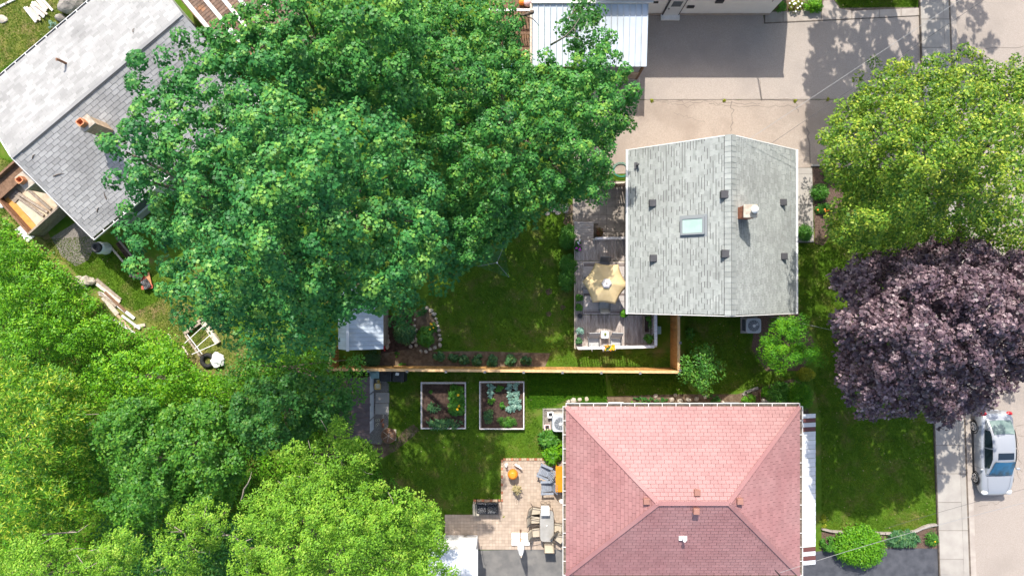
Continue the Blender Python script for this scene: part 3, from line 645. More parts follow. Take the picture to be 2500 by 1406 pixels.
pieces(rf2, 'shingle', slope_items(R_, .135, .25, .008, .014, .2, .42, .03), 'shingle_grey', 300, 'shingle_field', world=True)
y = Y0 + .02; its = []
while y < Y1 - .1:
    M = Matrix.Translation((XM, y + .13, zr + .035)); its.append(('box', M, .5, .27, .025, .012)); y += .24
rc = MB().add([(XM - .27, Y0 + .04, zr - .2), (XM + .27, Y0 + .04, zr - .2), (XM, Y0 + .04, zr + .03), (XM - .27, Y1, zr - .2), (XM + .27, Y1, zr - .2), (XM, Y1, zr + .03)], [(0, 1, 2), (4, 3, 5), (0, 2, 5, 3), (2, 1, 4, 5), (0, 3, 4, 1)])
rc = rc.build('ridge', 'shingle_dark', gh, world=True)
for i, it in enumerate(its):
    M = it[1]
    for s in (-1, 1):
        sl_ = (zr - ze) / (XM - XL); q = Matrix.Translation((XM + s * .125, M.translation.y, zr + .045 - .125 * sl_)) @ Matrix.Rotation(s * math.atan(sl_), 4, 'Y')
        me = SHARED.get('cap') or None
        if me is None:
            v, f = piece_geo(('box', None, .30, .265, .028, .012)); me = bpy.data.meshes.new('ridge_cap'); me.from_pydata(v, [], f); me.materials.append(MATS['shingle_grey']); SHARED['cap'] = me
        o = bpy.data.objects.new('ridge_cap', me); C.objects.link(o); o.parent = rc; o.matrix_basis = Matrix.Translation(-Vector(gh.location) - Vector(rc.location)) @ q if False else Matrix.Translation(-chain_loc(rc)) @ q
for x, nm in ((XL - .05, 'gutter'), (XR + .04, 'gutter')):
    MB().box((x, (Y0 + Y1) / 2, ze - .03), (.11, Y1 - Y0 + .1, .1)).build(nm, 'white_paint', gh, world=True, bevel=.01)
for yy in (Y0 - .02, Y1 + .03):
    for a, b in (((XL, ze), (XM, zr)), ((XM, zr), (XR, ze))):
        MB().bar((a[0], yy, a[1] - .06), (b[0], yy, b[1] - .06), .035, .14).build('bargeboard', 'white_paint', gh, world=True)
def on_grey(px, py):
    for _ in range(1):
        z = 4.0
        for i in range(12):
            p = P(px, py, z); z = zr - abs(p.x - XM) * ((zr - ze) / (XM - XL) if p.x < XM else (zr - ze) / (XR - XM))
    return P(px, py, z)
for px, py, s in [(1592, 497, .36), (1767, 476, .38), (1594, 631, .36), (1769, 620, .38), (1910, 495, .33), (1912, 626, .33)]:
    p = on_grey(px, py); roof_vent(gh, p, s, .13, 'vent_black')
p = on_grey(1693, 552); ang = math.atan((zr - ze) / (XM - XL))
def slope_frame(p, ang, s=-1): return Matrix.Translation(p) @ Matrix.Rotation(s * ang, 4, 'Y')
def add_m(mb, M): mb.v = [(M @ Vector(v))[:] for v in mb.v]; return mb
M = slope_frame(p, ang)
m_ = MB()
for c, d in (((-.53, 0, .07), (.09, .80, .16)), ((.53, 0, .07), (.09, .80, .16)), ((0, -.36, .07), (.97, .08, .16)), ((0, .36, .07), (.97, .08, .16))): m_.box(c, d)
sk = add_m(m_, M).build('skylight', 'skylight_frame', gh, world=True)
add_m(MB().box((0, 0, .10), (.96, .63, .04)), M).build('glass', 'skylight_glass', sk)
add_m(MB().box((0, 0, .008), (1.32, 1.0, .03)), M).build('flashing', 'skylight_frame', sk)
p = on_grey(1812, 522); ch = MB().box((p.x, p.y + .0, p.z + .25), (.52, .50, 1.5)).build('chimney', 'brick', gh, world=True)
for j in range(6):
    for k in range(4):
        MB().box((p.x - .195 + k * .13 + (j % 2) * .0, p.y - .255, p.z + .2 + j * .13), (.118, .03, .11)).build('brick', 'brick', ch)
        MB().box((p.x - .265, p.y - .19 + k * .125, p.z + .2 + j * .13), (.03, .115, .11)).build('brick', 'brick', ch)
MB().box((p.x, p.y, p.z + 1.03), (.60, .58, .09)).build('chimney_cap', 'stone', ch, bevel=.02)
MB().lathe([(.10, 0), (.10, .22), (.17, .23), (.17, .27), (.02, .32)], (p.x + .1, p.y + .04, p.z + 1.07), 16).build('flue_cap', 'white_paint', ch, smooth=True)
p = on_grey(1555, 405); o = MB().lathe([(.055, -.15), (.05, .38), (.04, .38)], p, 10).build('vent_pipe', 'vent_black', gh, world=True); MB().box((p.x, p.y, p.z + .03), (.26, .30, .03)).build('flashing', 'vent_black', o)
window_part(gh, (wl - gh.location.x, 2.2 - gh.location.y, 1.5), 1.3, 1.0, 'x'); window_part(gh, (wl - gh.location.x, 5 - gh.location.y, 1.5), .9, .8, 'x')
MB().box((wl - gh.location.x, .4 - gh.location.y, 1.1), (.09, .95, 2.1)).build('door', 'white_paint', gh)
window_part(gh, (wr - gh.location.x, 1 - gh.location.y, 1.6), 1.8, 1.2, 'x'); window_part(gh, (11.5 - gh.location.x, wb - gh.location.y, 1.6), 1.1, 1.0, 'y'); window_part(gh, (8 - gh.location.x, wt - gh.location.y, 1.6), 1.1, 1.0, 'y')
for i in range(2): # porch railings at the front walk
    yy = P(0, 500 if i == 0 else 545).y; 
    r_ = thing('iron_railing', ('black iron handrail across the front walk nearer the driveway', 'black iron handrail by the round bush at the front walk')[i], 'railing', (13.85, yy, .06), 0, 'handrails on the front walk')
    MB().tube([(0, 0, .9), (.75, 0, .75)], .018, 6).build('rail', 'dark_metal', r_)
    for xx in (0, .25, .5, .75): MB().tube([(xx, 0, 0), (xx, 0, .9 - xx * .2)], .012, 6).build('baluster', 'dark_metal', r_)

# --- red hip-roofed house at the bottom
ze3, zr3 = 3.0, 5.12
rx0, rx1, ry1, ry0 = 2.63, 13.99, -5.76, -13.95
ra, rb = Vector((6.66, -9.79, zr3)), Vector((9.86, -9.79, zr3))
rh = thing('red_roofed_house', 'house with faded red hip roof and white side awning', 'house', ((rx0 + rx1) / 2, (ry0 + ry1) / 2, 0))
MB().prism([(rx0 + .6, ry0 + .6), (rx1 - .6, ry0 + .6), (rx1 - .6, ry1 - .6), (rx0 + .6, ry1 - .6)], 0, 3.0).build('wall', 'brick_tan', rh, world=True)
MB().prism([(rx0 + .05, ry0 + .05), (rx1 - .05, ry0 + .05), (rx1 - .05, ry1 - .05), (rx0 + .05, ry1 - .05)], 2.86, 2.97).build('soffit', 'white_paint', rh, world=True)
c00, c10, c11, c01 = Vector((rx0, ry0, ze3)), Vector((rx1, ry0, ze3)), Vector((rx1, ry1, ze3)), Vector((rx0, ry1, ze3))
slopes = [[c11, c01, ra, rb], [c00, c10, rb, ra], [c01, c00, ra], [c10, c11, rb]]
for i, s in enumerate(slopes):
    rf = roof_solid(s, .10).build('roof', 'shingle_red_dark', rh, world=True)
    pieces(rf, 'shingle', slope_items(s, .185, .36, .014, .018, .04, cgap=.014), 'shingle_red', 75, 'shingle_field', world=True)
for a, b in ((c00, ra), (c01, ra), (c10, rb), (c11, rb), (ra, rb)):
    hp = MB().bar(a + Vector((0, 0, .03)), b + Vector((0, 0, .03)), .2, .03).build('hip_cap', 'shingle_red', rh, world=True)
# gutters with straps
gt = []
for a, b, nrm in ((c01, c11, (0, 1)), (c01, c00, (-1, 0)), (c11, c10, (1, 0))):
    n3 = Vector((nrm[0], nrm[1], 0)); a2 = a + n3 * .08; b2 = b + n3 * .08; d = (b2 - a2).normalized()
    g = MB().bar(a2 + n3 * .07 + Vector((0, 0, -.05)), b2 + n3 * .07 + Vector((0, 0, -.05)), .03, .12).build('gutter', 'gutter', rh, world=True)
    MB().bar(a2 - n3 * .0 + Vector((0, 0, -.09)), b2 + Vector((0, 0, -.09)), .13, .02).build('gutter_bed', 'gutter_inside', g)
    L = (b2 - a2).length; k = int(L / .66)
    for i in range(k + 1):
        q = a2 + d * (i * L / k); MB().bar(q - n3 * .08 + Vector((0, 0, .012)), q + n3 * .09 + Vector((0, 0, .012)), .035, .012).build('strap', 'gutter', g)
def on_red(px, py):
    z = 4.0
    for i in range(14):
        p = P(px, py, z); d = min(p.x - rx0, rx1 - p.x, ry1 - p.y, p.y - ry0); z = ze3 + max(0, d) * (zr3 - ze3) / 4.03
    return P(px, py, min(z, zr3))
for px, py in [(1577, 1221), (1700, 1200), (1698, 1245), (1804, 1221)]:
    roof_vent(rh, on_red(px, py), .30, .16, 'vent_brown')
p = on_red(1667, 1312); o = MB().lathe([(.06, -.1), (.06, .3), (.075, .3), (.075, .36), (.03, .36)], p, 12).build('vent_pipe', 'white_paint', rh, world=True); MB().box((p.x, p.y, p.z + .02), (.38, .22, .03)).build('flashing', 'white_paint', o)
p = P(1893, 1392, 3.7); o = MB().tube([p, p + Vector((0, 0, 1.3))], .03, 8).build('service_mast', 'dark_metal', rh, world=True); mast_top = p + Vector((0, 0, 1.25))
MB().tube([mast_top, mast_top + Vector((.35, -.15, -.05))], .015, 6).build('bracket', 'dark_metal', o)
window_part(rh, (-2 , ry1 - .6 - rh.location.y, 1.6), 1.2, 1.0, 'y'); window_part(rh, (2.5, ry1 - .6 - rh.location.y, 1.6), 1.2, 1.0, 'y'); window_part(rh, (rx0 + .6 - rh.location.x, 1.5, 1.6), 1.2, 1.0, 'x'); window_part(rh, (rx1 - .6 - rh.location.x, 0, 1.6), 2.0, 1.3, 'x')
MB().box((rx0 + .6 - rh.location.x, -1, 1.05), (.09, .95, 2.05)).build('door', 'white_paint', rh)
# side awning of white slats with brown end stripes
aw = thing('side_awning', 'long white slatted awning with brown end stripes on the red house', 'awning', (14.1, -10, 2.5))
ya, yb = P(0, 1011, 2.5).y, P(0, 1381, 2.5).y; n = 34
for i in range(n):
    y0 = ya + (yb - ya) * i / n; y1 = ya + (yb - ya) * (i + 1) / n; m_ = 'awning_brown' if i in (1, 3, n - 2, n - 4) else 'white_metal'
    zo = .0 if i % 2 else .016
    MB().add([(0, y0 - 0, 2.52 + zo), (.98, y0, 2.30 + zo), (.98, y1 + .012, 2.30 + zo), (0, y1 + .012, 2.52 + zo), (0, y0, 2.505 + zo), (.98, y0, 2.285 + zo), (.98, y1 + .012, 2.285 + zo), (0, y1 + .012, 2.505 + zo)], [(0, 1, 2, 3), (7, 6, 5, 4), (0, 4, 5, 1), (2, 6, 7, 3), (1, 5, 6, 2), (3, 7, 4, 0)]).build('slat', m_, aw).location = (0, 10, -2.5)
for yy in (ya - .3, (ya + yb) / 2, yb + .3): MB().tube([(.95, yy + 10, -.24), (.95, yy + 10, -2.5)], .03, 8).build('post', 'white_metal', aw)

# --- grey-silver house at the upper left, turned about 40 degrees
ang = math.atan2(6.55, 7.77); org = Vector((-23.13, 6.06, 0))
sh = thing('silver_roofed_house', 'angled house with silvery worn gable roof beside the big maple', 'house', org, ang)
Lr, wd, zE, zR = 10.3, 4.45, 3.0, 4.65; xo = -.25
MB().add([(.35, -4.1, 0), (Lr - .4, -4.1, 0), (Lr - .4, 3.8, 0), (.35, 3.8, 0), (.35, -4.1, 3.05), (Lr - .4, -4.1, 3.05), (Lr - .4, 3.8, 3.05), (.35, 3.8, 3.05), (.35, 0, 4.5), (Lr - .4, 0, 4.5)], [(0, 1, 5, 4), (1, 2, 6, 9, 5), (2, 3, 7, 6), (3, 0, 4, 8, 7)]).build('wall', 'siding_green', sh)
A_ = [(xo, -4.52, zE), (Lr, -4.52, zE), (Lr, 0, zR), (0, 0, zR)]; B_ = [(Lr, 4.38, zE - .05), (xo, 4.38, zE - .05), (0, 0, zR), (Lr, 0, zR)]
for s, nn in ((A_, 300), (B_, 300)):
    rf = roof_solid(s).build('roof', 'shingle_dark', sh)
    pieces(rf, 'shingle', slope_items(s, .20, .40, .016 if s is A_ else .006, .016, .15), 'shingle_silver', nn, 'shingle_field')
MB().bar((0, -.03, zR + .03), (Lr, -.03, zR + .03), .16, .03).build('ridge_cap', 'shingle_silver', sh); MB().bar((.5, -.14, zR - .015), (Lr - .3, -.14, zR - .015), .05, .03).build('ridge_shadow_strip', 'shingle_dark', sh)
g = MB().bar((xo, -4.64, zE - .06), (Lr, -4.64, zE - .06), .02, .12).build('gutter', 'white_paint', sh); MB().bar((xo, -4.59, zE - .09), (Lr, -4.59, zE - .09), .09, .02).build('gutter_bed', 'gutter_inside', g)
for i in range(16): MB().bar((xo + i * .65, -4.65, zE), (xo + i * .65, -4.51, zE), .05, .015).build('strap', 'white_paint', g)
g = MB().bar((xo, 4.50, zE - .1), (Lr, 4.50, zE - .1), .02, .12).build('gutter', 'white_paint', sh); MB().bar((xo, 4.45, zE - .13), (Lr, 4.45, zE - .13), .09, .02).build('gutter_bed', 'gutter_inside', g)
for i in range(16): MB().bar((xo + i * .65, 4.51, zE - .04), (xo + i * .65, 4.37, zE - .04), .05, .015).build('strap', 'white_paint', g)
for s, e in ((A_[0], A_[3]), (B_[1], B_[2])): MB().bar(Vector(s) + Vector((-.03, 0, -.05)), Vector(e) + Vector((-.03, 0, -.05)), .04, .14).build('bargeboard', 'white_paint', sh)
inv = wm(sh).inverted()
def brick_stack(parent, c, dx, dy, z0, z1, m='brick_tan', potm='terracotta'):
    o = MB().box((c.x, c.y, (z0 + z1) / 2), (dx, dy, z1 - z0)).build('chimney', m, parent)
    nz = int((z1 - z0) / .16)
    for j in range(max(0, nz - 9), nz):
        for sx, sy, L, al in ((-1, 0, dy, 'y'), (0, -1, dx, 'x'), (1, 0, dy, 'y'), (0, 1, dx, 'x')):
            k = max(2, int(L / .2))
            for q in range(k):
                t = (q + .5) / k - .5
                pos = (c.x + sx * dx / 2 + (t * L if al == 'x' else 0), c.y + sy * dy / 2 + (t * L if al == 'y' else 0), z0 + (j + .5) * .16)
                MB().box(pos, (.03 if al == 'y' else L / k - .015, .03 if al == 'x' else L / k - .015, .145)).build('brick', m, o)
    MB().box((c.x, c.y, z1 + .05), (dx + .12, dy + .12, .1)).build('chimney_cap', 'stone', o, bevel=.015)
    MB().lathe([(.16, 0), (.16, .3), (.12, .3), (.12, .05), (.01, .05)], (c.x - .06, c.y + .02, z1 + .1), 20, square=6).build('flue', potm, o)
    return o
q = inv @ P(222, 306, 5.2); brick_stack(sh, q, .55, .45, 3.4, 5.5)
q = inv @ P(65, 452, 3.6); brick_stack(sh, Vector((-.52, q.y, 0)), .5, .7, 0, 3.9)
q = inv @ P(154, 152, 4.0); o = MB().tube([q + Vector((0, 0, -.3)), q + Vector((0, 0, .35)), q + Vector((-.04, .02, .42))], [.06, .06, .075], 10).build('vent_pipe', 'rust', sh)
window_part(sh, (2.0, -4.12, 1.5), 1.1, 1.0, 'y'); window_part(sh, (6.0, -4.12, 1.5), 1.3, 1.0, 'y'); MB().box((3.6, -4.12, 1.05), (.95, .08, 2.05)).build('door', 'white_paint', sh)
for i, (px, py, L, a) in enumerate([(145, 428, .5, -.4), (238, 474, .35, 1.0), (217, 508, .25, .4), (100, 387, .25, .2), (335, 80, .2, .6)]):
    q = inv @ P(px, py, 4.0); s_ = (zR - zE) / 4.52; q.z = zR - abs(q.y) * s_ + .03; d = Vector((math.cos(a) * L / 2, math.sin(a) * L / 2, math.sin(a) * L / 2 * (s_ if q.y < 0 else -s_)))
    w0, w1, w2 = [wm(sh) @ v for v in (q - d, q + Vector((0, .03, .03)), q + d)]
    MB().tube([w0, w1, w2], [.025, .02, .008], 5).build('fallen_twig', 'bark')
    tag(bpy.data.objects['fallen_twig' if i == 0 else 'fallen_twig.%03d' % i], ['longest dark fallen twig on the silvery roof', 'fallen twig on silvery roof close to the maple leaves', 'small twig on the silvery roof above its gutter', 'tiny twig on silvery roof near the brick gable chimney', 'tiny twig high on the silvery roof by the far ridge end'][i], 'twig', 'twigs on the silvery roof')
# brown roof behind it
q = wm(sh) @ Vector((Lr + .15, 0, 0)); br = thing('old_lean_to_roof', 'brown weathered lean-to roof with white boards beyond the silvery house', 'roof', q, ang)
MB().box((2.1, .6, 1.15), (3.9, 5.2, 2.2)).build('wall', 'wood_old', br)
s = [(0, -2.4, 2.3), (4.3, -2.4, 2.3), (4.3, 3.6, 2.95), (0, 3.6, 2.95)]
rf = roof_solid(s).build('roof', 'shingle_dark', br); pieces(rf, 'shingle', slope_items(s, .16, .3, .015, .02, .2), 'shingle_brown', 300, 'shingle_field')
for i, x in enumerate((.12, .9, 1.6, 2.2, 3.0)): y0 = -2.3 + (.9, .2, 1.0, .1, .7)[i]; MB().bar((x, y0, 2.36 + (y0 + 2.4) * .108), (x + .06, 3.4, 2.99), .2, .04).build('board', 'white_wood', br)
MB().lathe([(.16, -.05), (.16, .12), (.1, .2), (.01, .22)], (.75, -.9, 2.5), 14).build('dome_vent', 'white_paint', br, smooth=True)

# --- white house at the top and its metal carport
wh = thing('white_house', 'white rendered house with grey door above the shaded driveway', 'house', (10, 18, 0))
wy0 = P(0, 37).y
MB().prism([(4.3, wy0), (13.62, wy0), (13.62, 22), (4.3, 22)], 0, 3.4).build('wall', 'stucco_white', wh, world=True)
MB().prism([(4.28, wy0 - .02), (13.64, wy0 - .02), (13.64, wy0 + .3), (4.28, wy0 + .3)], 0, .22).build('plinth', 'concrete_old', wh, world=True)
e0 = 3.45
s1 = [(4.0, wy0 - .36, e0), (13.9, wy0 - .36, e0), (13.9, 18.2, 5.2), (4.0, 18.2, 5.2)]; s2 = [(13.9, 22.3, e0), (4.0, 22.3, e0), (4.0, 18.2, 5.2), (13.9, 18.2, 5.2)]
for s in (s1, s2): roof_solid(s).build('roof', 'shingle_silver', wh, world=True)
MB().box((8.95, wy0 - .43, e0 - .05), (10, .12, .12)).build('gutter', 'white_paint', wh, world=True)
xa, xb = P(1617, 37).x, P(1653, 37).x; dr = MB().box(((xa + xb) / 2, wy0 - .03, 1.10), (xb - xa + .12, .10, 2.15)).build('door', 'dark_metal', wh, world=True)
MB().box(((xa + xb) / 2, wy0 - .055, 1.10), (xb - xa, .09, 2.0)).build('door_panel', 'white_metal', dr); MB().box(((xa + xb) / 2, wy0 - .07, 1.62), ((xb - xa) * .62, .09, .62)).build('door_window', 'door_glass', dr)
MB().box(((xa + xb) / 2, wy0 - .16, .1), (xb - xa + .2, .32, .12)).build('step', 'white_paint', dr); MB().lathe([(.03, 0), (.03, .05)], (xa + .1, wy0 - .13, 1.05), 8).build('handle', 'dark_metal', dr)
for px, py, z, wdt, hh in ((1686, 15, 1.1, .36, .22), (1757, 1, 1.75, .4, .3), (1595, 3, 1.65, .5, .1)):
    q = P(px, py, z); MB().box((q.x, wy0 - .02, z), (wdt, .10, hh)).build('wall_vent', 'dark_metal', wh, world=True)
q = Vector(P(1829, 66)); o = MB().tube([(q.x, q.y, 3.2), (q.x, q.y, 4.75)], .03, 8).build('service_mast', 'wire_grey', wh, world=True)
wmast = Vector((q.x, q.y, 4.7))
cp = thing('metal_carport', 'white ribbed metal carport roof against the white house', 'carport', (P(1440, 90).x, P(0, 90).y, 0))
x0, x1 = P(1300, 90, 2.5).x, P(1581, 90, 2.45).x; yb_, yt_ = P(0, 163, 2.3).y, P(0, 10, 2.75).y
n = 19
for i in range(n):
    a = x0 + (x1 - x0) * i / n; b = x0 + (x1 - x0) * (i + 1) / n
    m_ = MB().add([(a, yb_, 2.3), (b - .022, yb_, 2.3), (b - .022, yt_, 2.75), (a, yt_, 2.75), (a, yb_, 2.28), (b - .022, yb_, 2.28), (b - .022, yt_, 2.73), (a, yt_, 2.73)], [(0, 1, 2, 3), (7, 6, 5, 4), (0, 4, 5, 1), (2, 6, 7, 3), (1, 5, 6, 2), (3, 7, 4, 0)])
    pn = m_.build('roof_panel', 'blue_white_metal', cp, world=True)
    MB().bar((b - .036, yb_, 2.325), (b - .036, yt_, 2.775), .025, .05).build('rib', 'blue_white_metal', pn)
MB().bar((x0 - .05, yt_ + .05, 2.83), (x1 + .2, yt_ + .05, 2.86), .12, .1).build('flashing', 'white_paint', cp, world=True)
MB().bar((x0 - .08, yb_, 2.32), (x0 - .08, yt_, 2.77), .10, .06).build('barge_board', 'wood_pale', cp, world=True); MB().bar((x0, yb_ + .1, 2.2), (x1, yb_ + .1, 2.2), .07, .14).build('beam', 'wood_brown', cp, world=True)
for xx in (x0 + .1, (x0 + x1) / 2, x1 - .12): MB().box((xx, yb_ + .12, 1.1), (.11, .11, 2.2)).build('post', 'wood_brown', cp, world=True)
for k in range(7): MB().box((x1 - .6, yb_ + .08, .15 + k * .16), (1.1, .025, .13)).build('board', 'wood_old', cp, world=True)
# timber deck left of the carport, mostly under the tree
td = thing('timber_deck', 'dark brown timber deck with slatted rail left of the carport', 'deck', P(1250, 70, 0))
dx0, dx1, dy0, dy1 = P(1195, 0, .3).x, P(1300, 0, .3).x, P(0, 140, .3).y, P(0, -20, .3).y
n = 15
for i in range(n):
    x = dx0 + (dx1 - dx0) * (i + .5) / n; MB().box((x, (dy0 + dy1) / 2, .27), ((dx1 - dx0) / n - .015, dy1 - dy0, .05)).build('deck_board', 'wood_brown', td, world=True)
yy = P(0, 28, 1.0).y; MB().box(((dx0 + dx1) / 2, yy, 1.15), (dx1 - dx0, .12, .05)).build('rail', 'white_wood', td, world=True)
for i in range(14): MB().box((dx0 + (dx1 - dx0) * (i + .5) / 14, yy, .7), (.05, .04, .85)).build('baluster', 'wood_pale' if i % 3 else 'ochre_wood', td, world=True)
yy = P(0, 84, .8).y; MB().box(((dx0 + dx1) / 2, yy, .85), (dx1 - dx0, .06, .04)).build('rail', 'wood_brown', td, world=True)
for i in range(18): MB().box((dx0 + (dx1 - dx0) * (i + .5) / 18, yy, .55), (.04, .03, .55)).build('baluster', 'wood_cedar', td, world=True)
q = P(1355, 4, 1.2); pl = thing('plywood_hoarding', 'tan plywood panel behind the carport roof', 'panel', (q.x, q.y, 0)); MB().box((0, .2, 1.4), (1.9, .05, 2.8)).build('sheet', 'plywood', pl); MB().box((0, .25, 1.4), (.08, .06, 2.8)).build('batten', 'wood_pale', pl)
q = P(1283, 133, .3); b = thing('yellow_bucket', 'pale yellow bucket under the maple beside the carport', 'bucket', (q.x, q.y, .3)); MB().lathe([(.11, 0), (.15, .28), (.135, .28), (.10, .03), (.005, .03)], (0, 0, 0), 18).build('tub', 'cream_plastic', b, smooth=True); MB().lathe([(.10, 0), (.005, .005)], (0, 0, .12), 18).build('fill', 'yellow_plastic', b)
q = P(1232, 142, .3); b = thing('paddling_tub', 'blue plastic tub half hidden by maple leaves', 'tub', (q.x, q.y, .0)); MB().lathe([(.55, 0), (.65, .3), (.61, .3), (.5, .04), (.01, .04)], (0, 0, 0), 24, sx=.8).build('tub', 'blue_plastic', b, smooth=True); MB().lathe([(.56, 0), (.01, .002)], (0, 0, .2), 24, sx=.8).build('water', 'skylight_glass', b)
q = P(1288, 11, .3); b = thing('beach_ball', 'pink and orange ball on the timber deck', 'ball', (q.x, q.y, .3)); MB().lathe([(.01, 0), (.12, .04), (.2, .14), (.22, .22), (.2, .3), (.12, .4), (.01, .44)], (0, 0, 0), 16).build('skin', 'pink_plastic', b, smooth=True); MB().lathe([(.01, 0), (.1, .03), (.16, .12), (.17, .17), (.15, .25), (.01, .33)], (-.3, .03, 0), 14).build('small_ball', 'fl_orange', b, smooth=True)

# --- small garden buildings
def gable_shed(name, label, pxr, z_e, z_r, ridge_px, m_roof, m_wall, n, across=True, over=.0, roofname='roof_panel', ribm=None):
    x0, y0, x1, y1 = pxr      # eave rectangle in picture px
    a, b = P(x0, y1, z_e), P(x1, y0, z_e); rx = P(ridge_px, y0, z_r).x
    o = thing(name, label, 'shed', ((a.x + b.x) / 2, (a.y + b.y) / 2, 0))
    MB().add([(a.x + .1, a.y + .1, 0), (b.x - .1, a.y + .1, 0), (b.x - .1, b.y - .1, 0), (a.x + .1, b.y - .1, 0), (a.x + .1, a.y + .1, z_e), (b.x - .1, a.y + .1, z_e), (b.x - .1, b.y - .1, z_e), (a.x + .1, b.y - .1, z_e), (rx, a.y + .1, z_r - .06), (rx, b.y - .1, z_r - .06)], [(0, 1, 5, 8, 4), (2, 3, 7, 9, 6), (1, 2, 6, 5), (3, 0, 4, 7)]).build('wall', m_wall, o, world=True)
    for (xa, za), (xb, zb_) in (((a.x, z_e), (rx, z_r)), ((rx, z_r), (b.x, z_e))):
        for i in range(n):
            ya_ = a.y + (b.y - a.y) * i / n; yc = a.y + (b.y - a.y) * (i + 1) / n - .022; 
            pn = roof_solid([(xa, ya_, za), (xb, ya_, zb_), (xb, yc, zb_), (xa, yc, za)], .03).build(roofname, m_roof, o, world=True)
            MB().bar((xa, yc, za + .012), (xb, yc, zb_ + .012), .03, .03).build('rib', m_roof, pn)
    MB().bar((rx, a.y - .05, z_r + .02), (rx, b.y + .05, z_r + .02), .14, .03).build('ridge_cap', ribm or m_roof, o, world=True)
    return o
gable_shed('garden_shed', 'small shed with pale ribbed metal roof under the big maple', (826, 700, 936, 852), 1.9, 2.5, 849, 'blue_white_metal', 'wood_old', 15, ribm='white_metal')
# brown metal shed with white doors
bs = thing('brown_metal_shed', 'brown metal shed with white double doors by the raised beds', 'shed', P(880, 990, 0))
xf = P(916, 990, 0).x; yA, yB = P(0, 1058, 1).y, P(0, 918, 1).y; xe = P(903, 990, 1.85).x; xr_ = xe - .95; xw = xe - 1.9
MB().add([(xf - .12, yA, 0), (xf - .12, yB, 0), (xw + .05, yB, 0), (xw + .05, yA, 0), (xf - .12, yA, 1.8), (xf - .12, yB, 1.8), (xw + .05, yB, 1.8), (xw + .05, yA, 1.8), (xr_, yA, 2.25), (xr_, yB, 2.25)], [(0, 1, 5, 4), (1, 2, 6, 9, 5), (2, 3, 7, 6), (3, 0, 4, 8, 7)]).build('wall', 'shed_brown_metal', bs, world=True)
n = 9
for (xa, za), (xb, zb_) in (((xw, 1.82), (xr_, 2.3)), ((xr_, 2.3), (xe, 1.85))):
    for i in range(n):
        y0 = yA - .05 + (yB - yA + .1) * i / n; y1 = yA - .05 + (yB - yA + .1) * (i + 1) / n - .006
        pn = roof_solid([(xa, y0, za), (xb, y0, zb_), (xb, y1, zb_), (xa, y1, za)], .03).build('roof_panel', 'shed_brown_metal', bs, world=True); MB().bar((xa, y1, za + .015), (xb, y1, zb_ + .015), .035, .035).build('rib', 'shed_brown_metal', pn)
ym = (yA + yB) / 2
for a, b in ((yA + .02, yA + .62), (yA + .70, yB - .98), (yB - .90, yB - .02)):
    MB().box((xf - .09, (a + b) / 2, .9), (.05, b - a, 1.72)).build('door', 'white_metal', bs, world=True)
for dy in (-.03, .05): MB().box((xf - .05, ym + dy, 1.0), (.05, .03, .12)).build('handle', 'dark_metal', bs, world=True)
# white shed roof at the bottom edge
ws = thing('white_roofed_shed', 'white flat ribbed shed roof half under the lime green tree', 'shed', P(1100, 1390, 0))
x0, x1, y1 = P(1045, 0, 2.3).x, P(1166, 0, 2.3).x, P(0, 1341, 2.3).y; y0 = y1 - 3.2
MB().prism([(x0 + .1, y0 + .1), (x1 - .1, y0 + .1), (x1 - .1, y1 - .1), (x0 + .1, y1 - .1)], 0, 2.24).build('wall', 'white_paint', ws, world=True)
for i in range(8):
    a = x0 + (x1 - x0) * i / 8; b = x0 + (x1 - x0) * (i + 1) / 8; pn = MB().box(((a + b) / 2, (y0 + y1) / 2, 2.28), (b - a - .022, y1 - y0, .04)).build('roof_panel', 'white_metal', ws, world=True); MB().box((b, (y0 + y1) / 2, 2.305), (.03, y1 - y0, .03)).build('rib', 'white_metal', pn)
# roofless timber lean-to against the silver house gable
lt = thing('roofless_lean_to', 'rusty roofless lean-to with plywood floor against the silvery house', 'lean-to', P(104, 579, 0), R(42))
# local: x along the front wall (towards the house), y away from picture bottom
a0 = P(8, 458, 0.0); b0 = P(104, 579, 0.0); 
lx = Vector((math.cos(R(42)), math.sin(R(42)))); 
W_, D_ = 2.25, 3.3
MB().box((W_ / 2, D_ / 2, .45), (W_, D_, .1)).build('floor', 'plywood', lt)
MB().box((W_ / 2, .05, .55), (W_, .10, 1.1)).build('front_wall', 'wood_old', lt); MB().box((.05, D_ / 2, .5), (.10, D_, 1.0)).build('side_wall', 'rust', lt); MB().box((W_ / 2, D_ - .05, .6), (W_, .1, 1.2)).build('back_wall', 'wood_brown', lt)
MB().box((W_ / 2, D_ - .45, .9), (W_, .8, .05)).build('chimney_shadow_board', 'wood_brown', lt)  # dark board stands in for the chimney's shadow at the back
for x, a in ((.95, .1), (1.2, .13), (1.5, .05)): MB().bar((x + a, .5, .56), (x - a * 3, 2.4, .58), .12, .09).build('beam', 'wood_old', lt)
MB().box((.25, 1.4, .53), (.30, 2.2, .05)).build('ochre_strip', 'ochre_wood', lt); MB().box((.62, 1.25, .515), (.42, 1.9, .02), .08).build('plywood_sheet', 'slab_pale', lt)
MB().box((.65, 2.25, .55), (.6, .45, .08), .1).build('board', 'wood_old', lt)

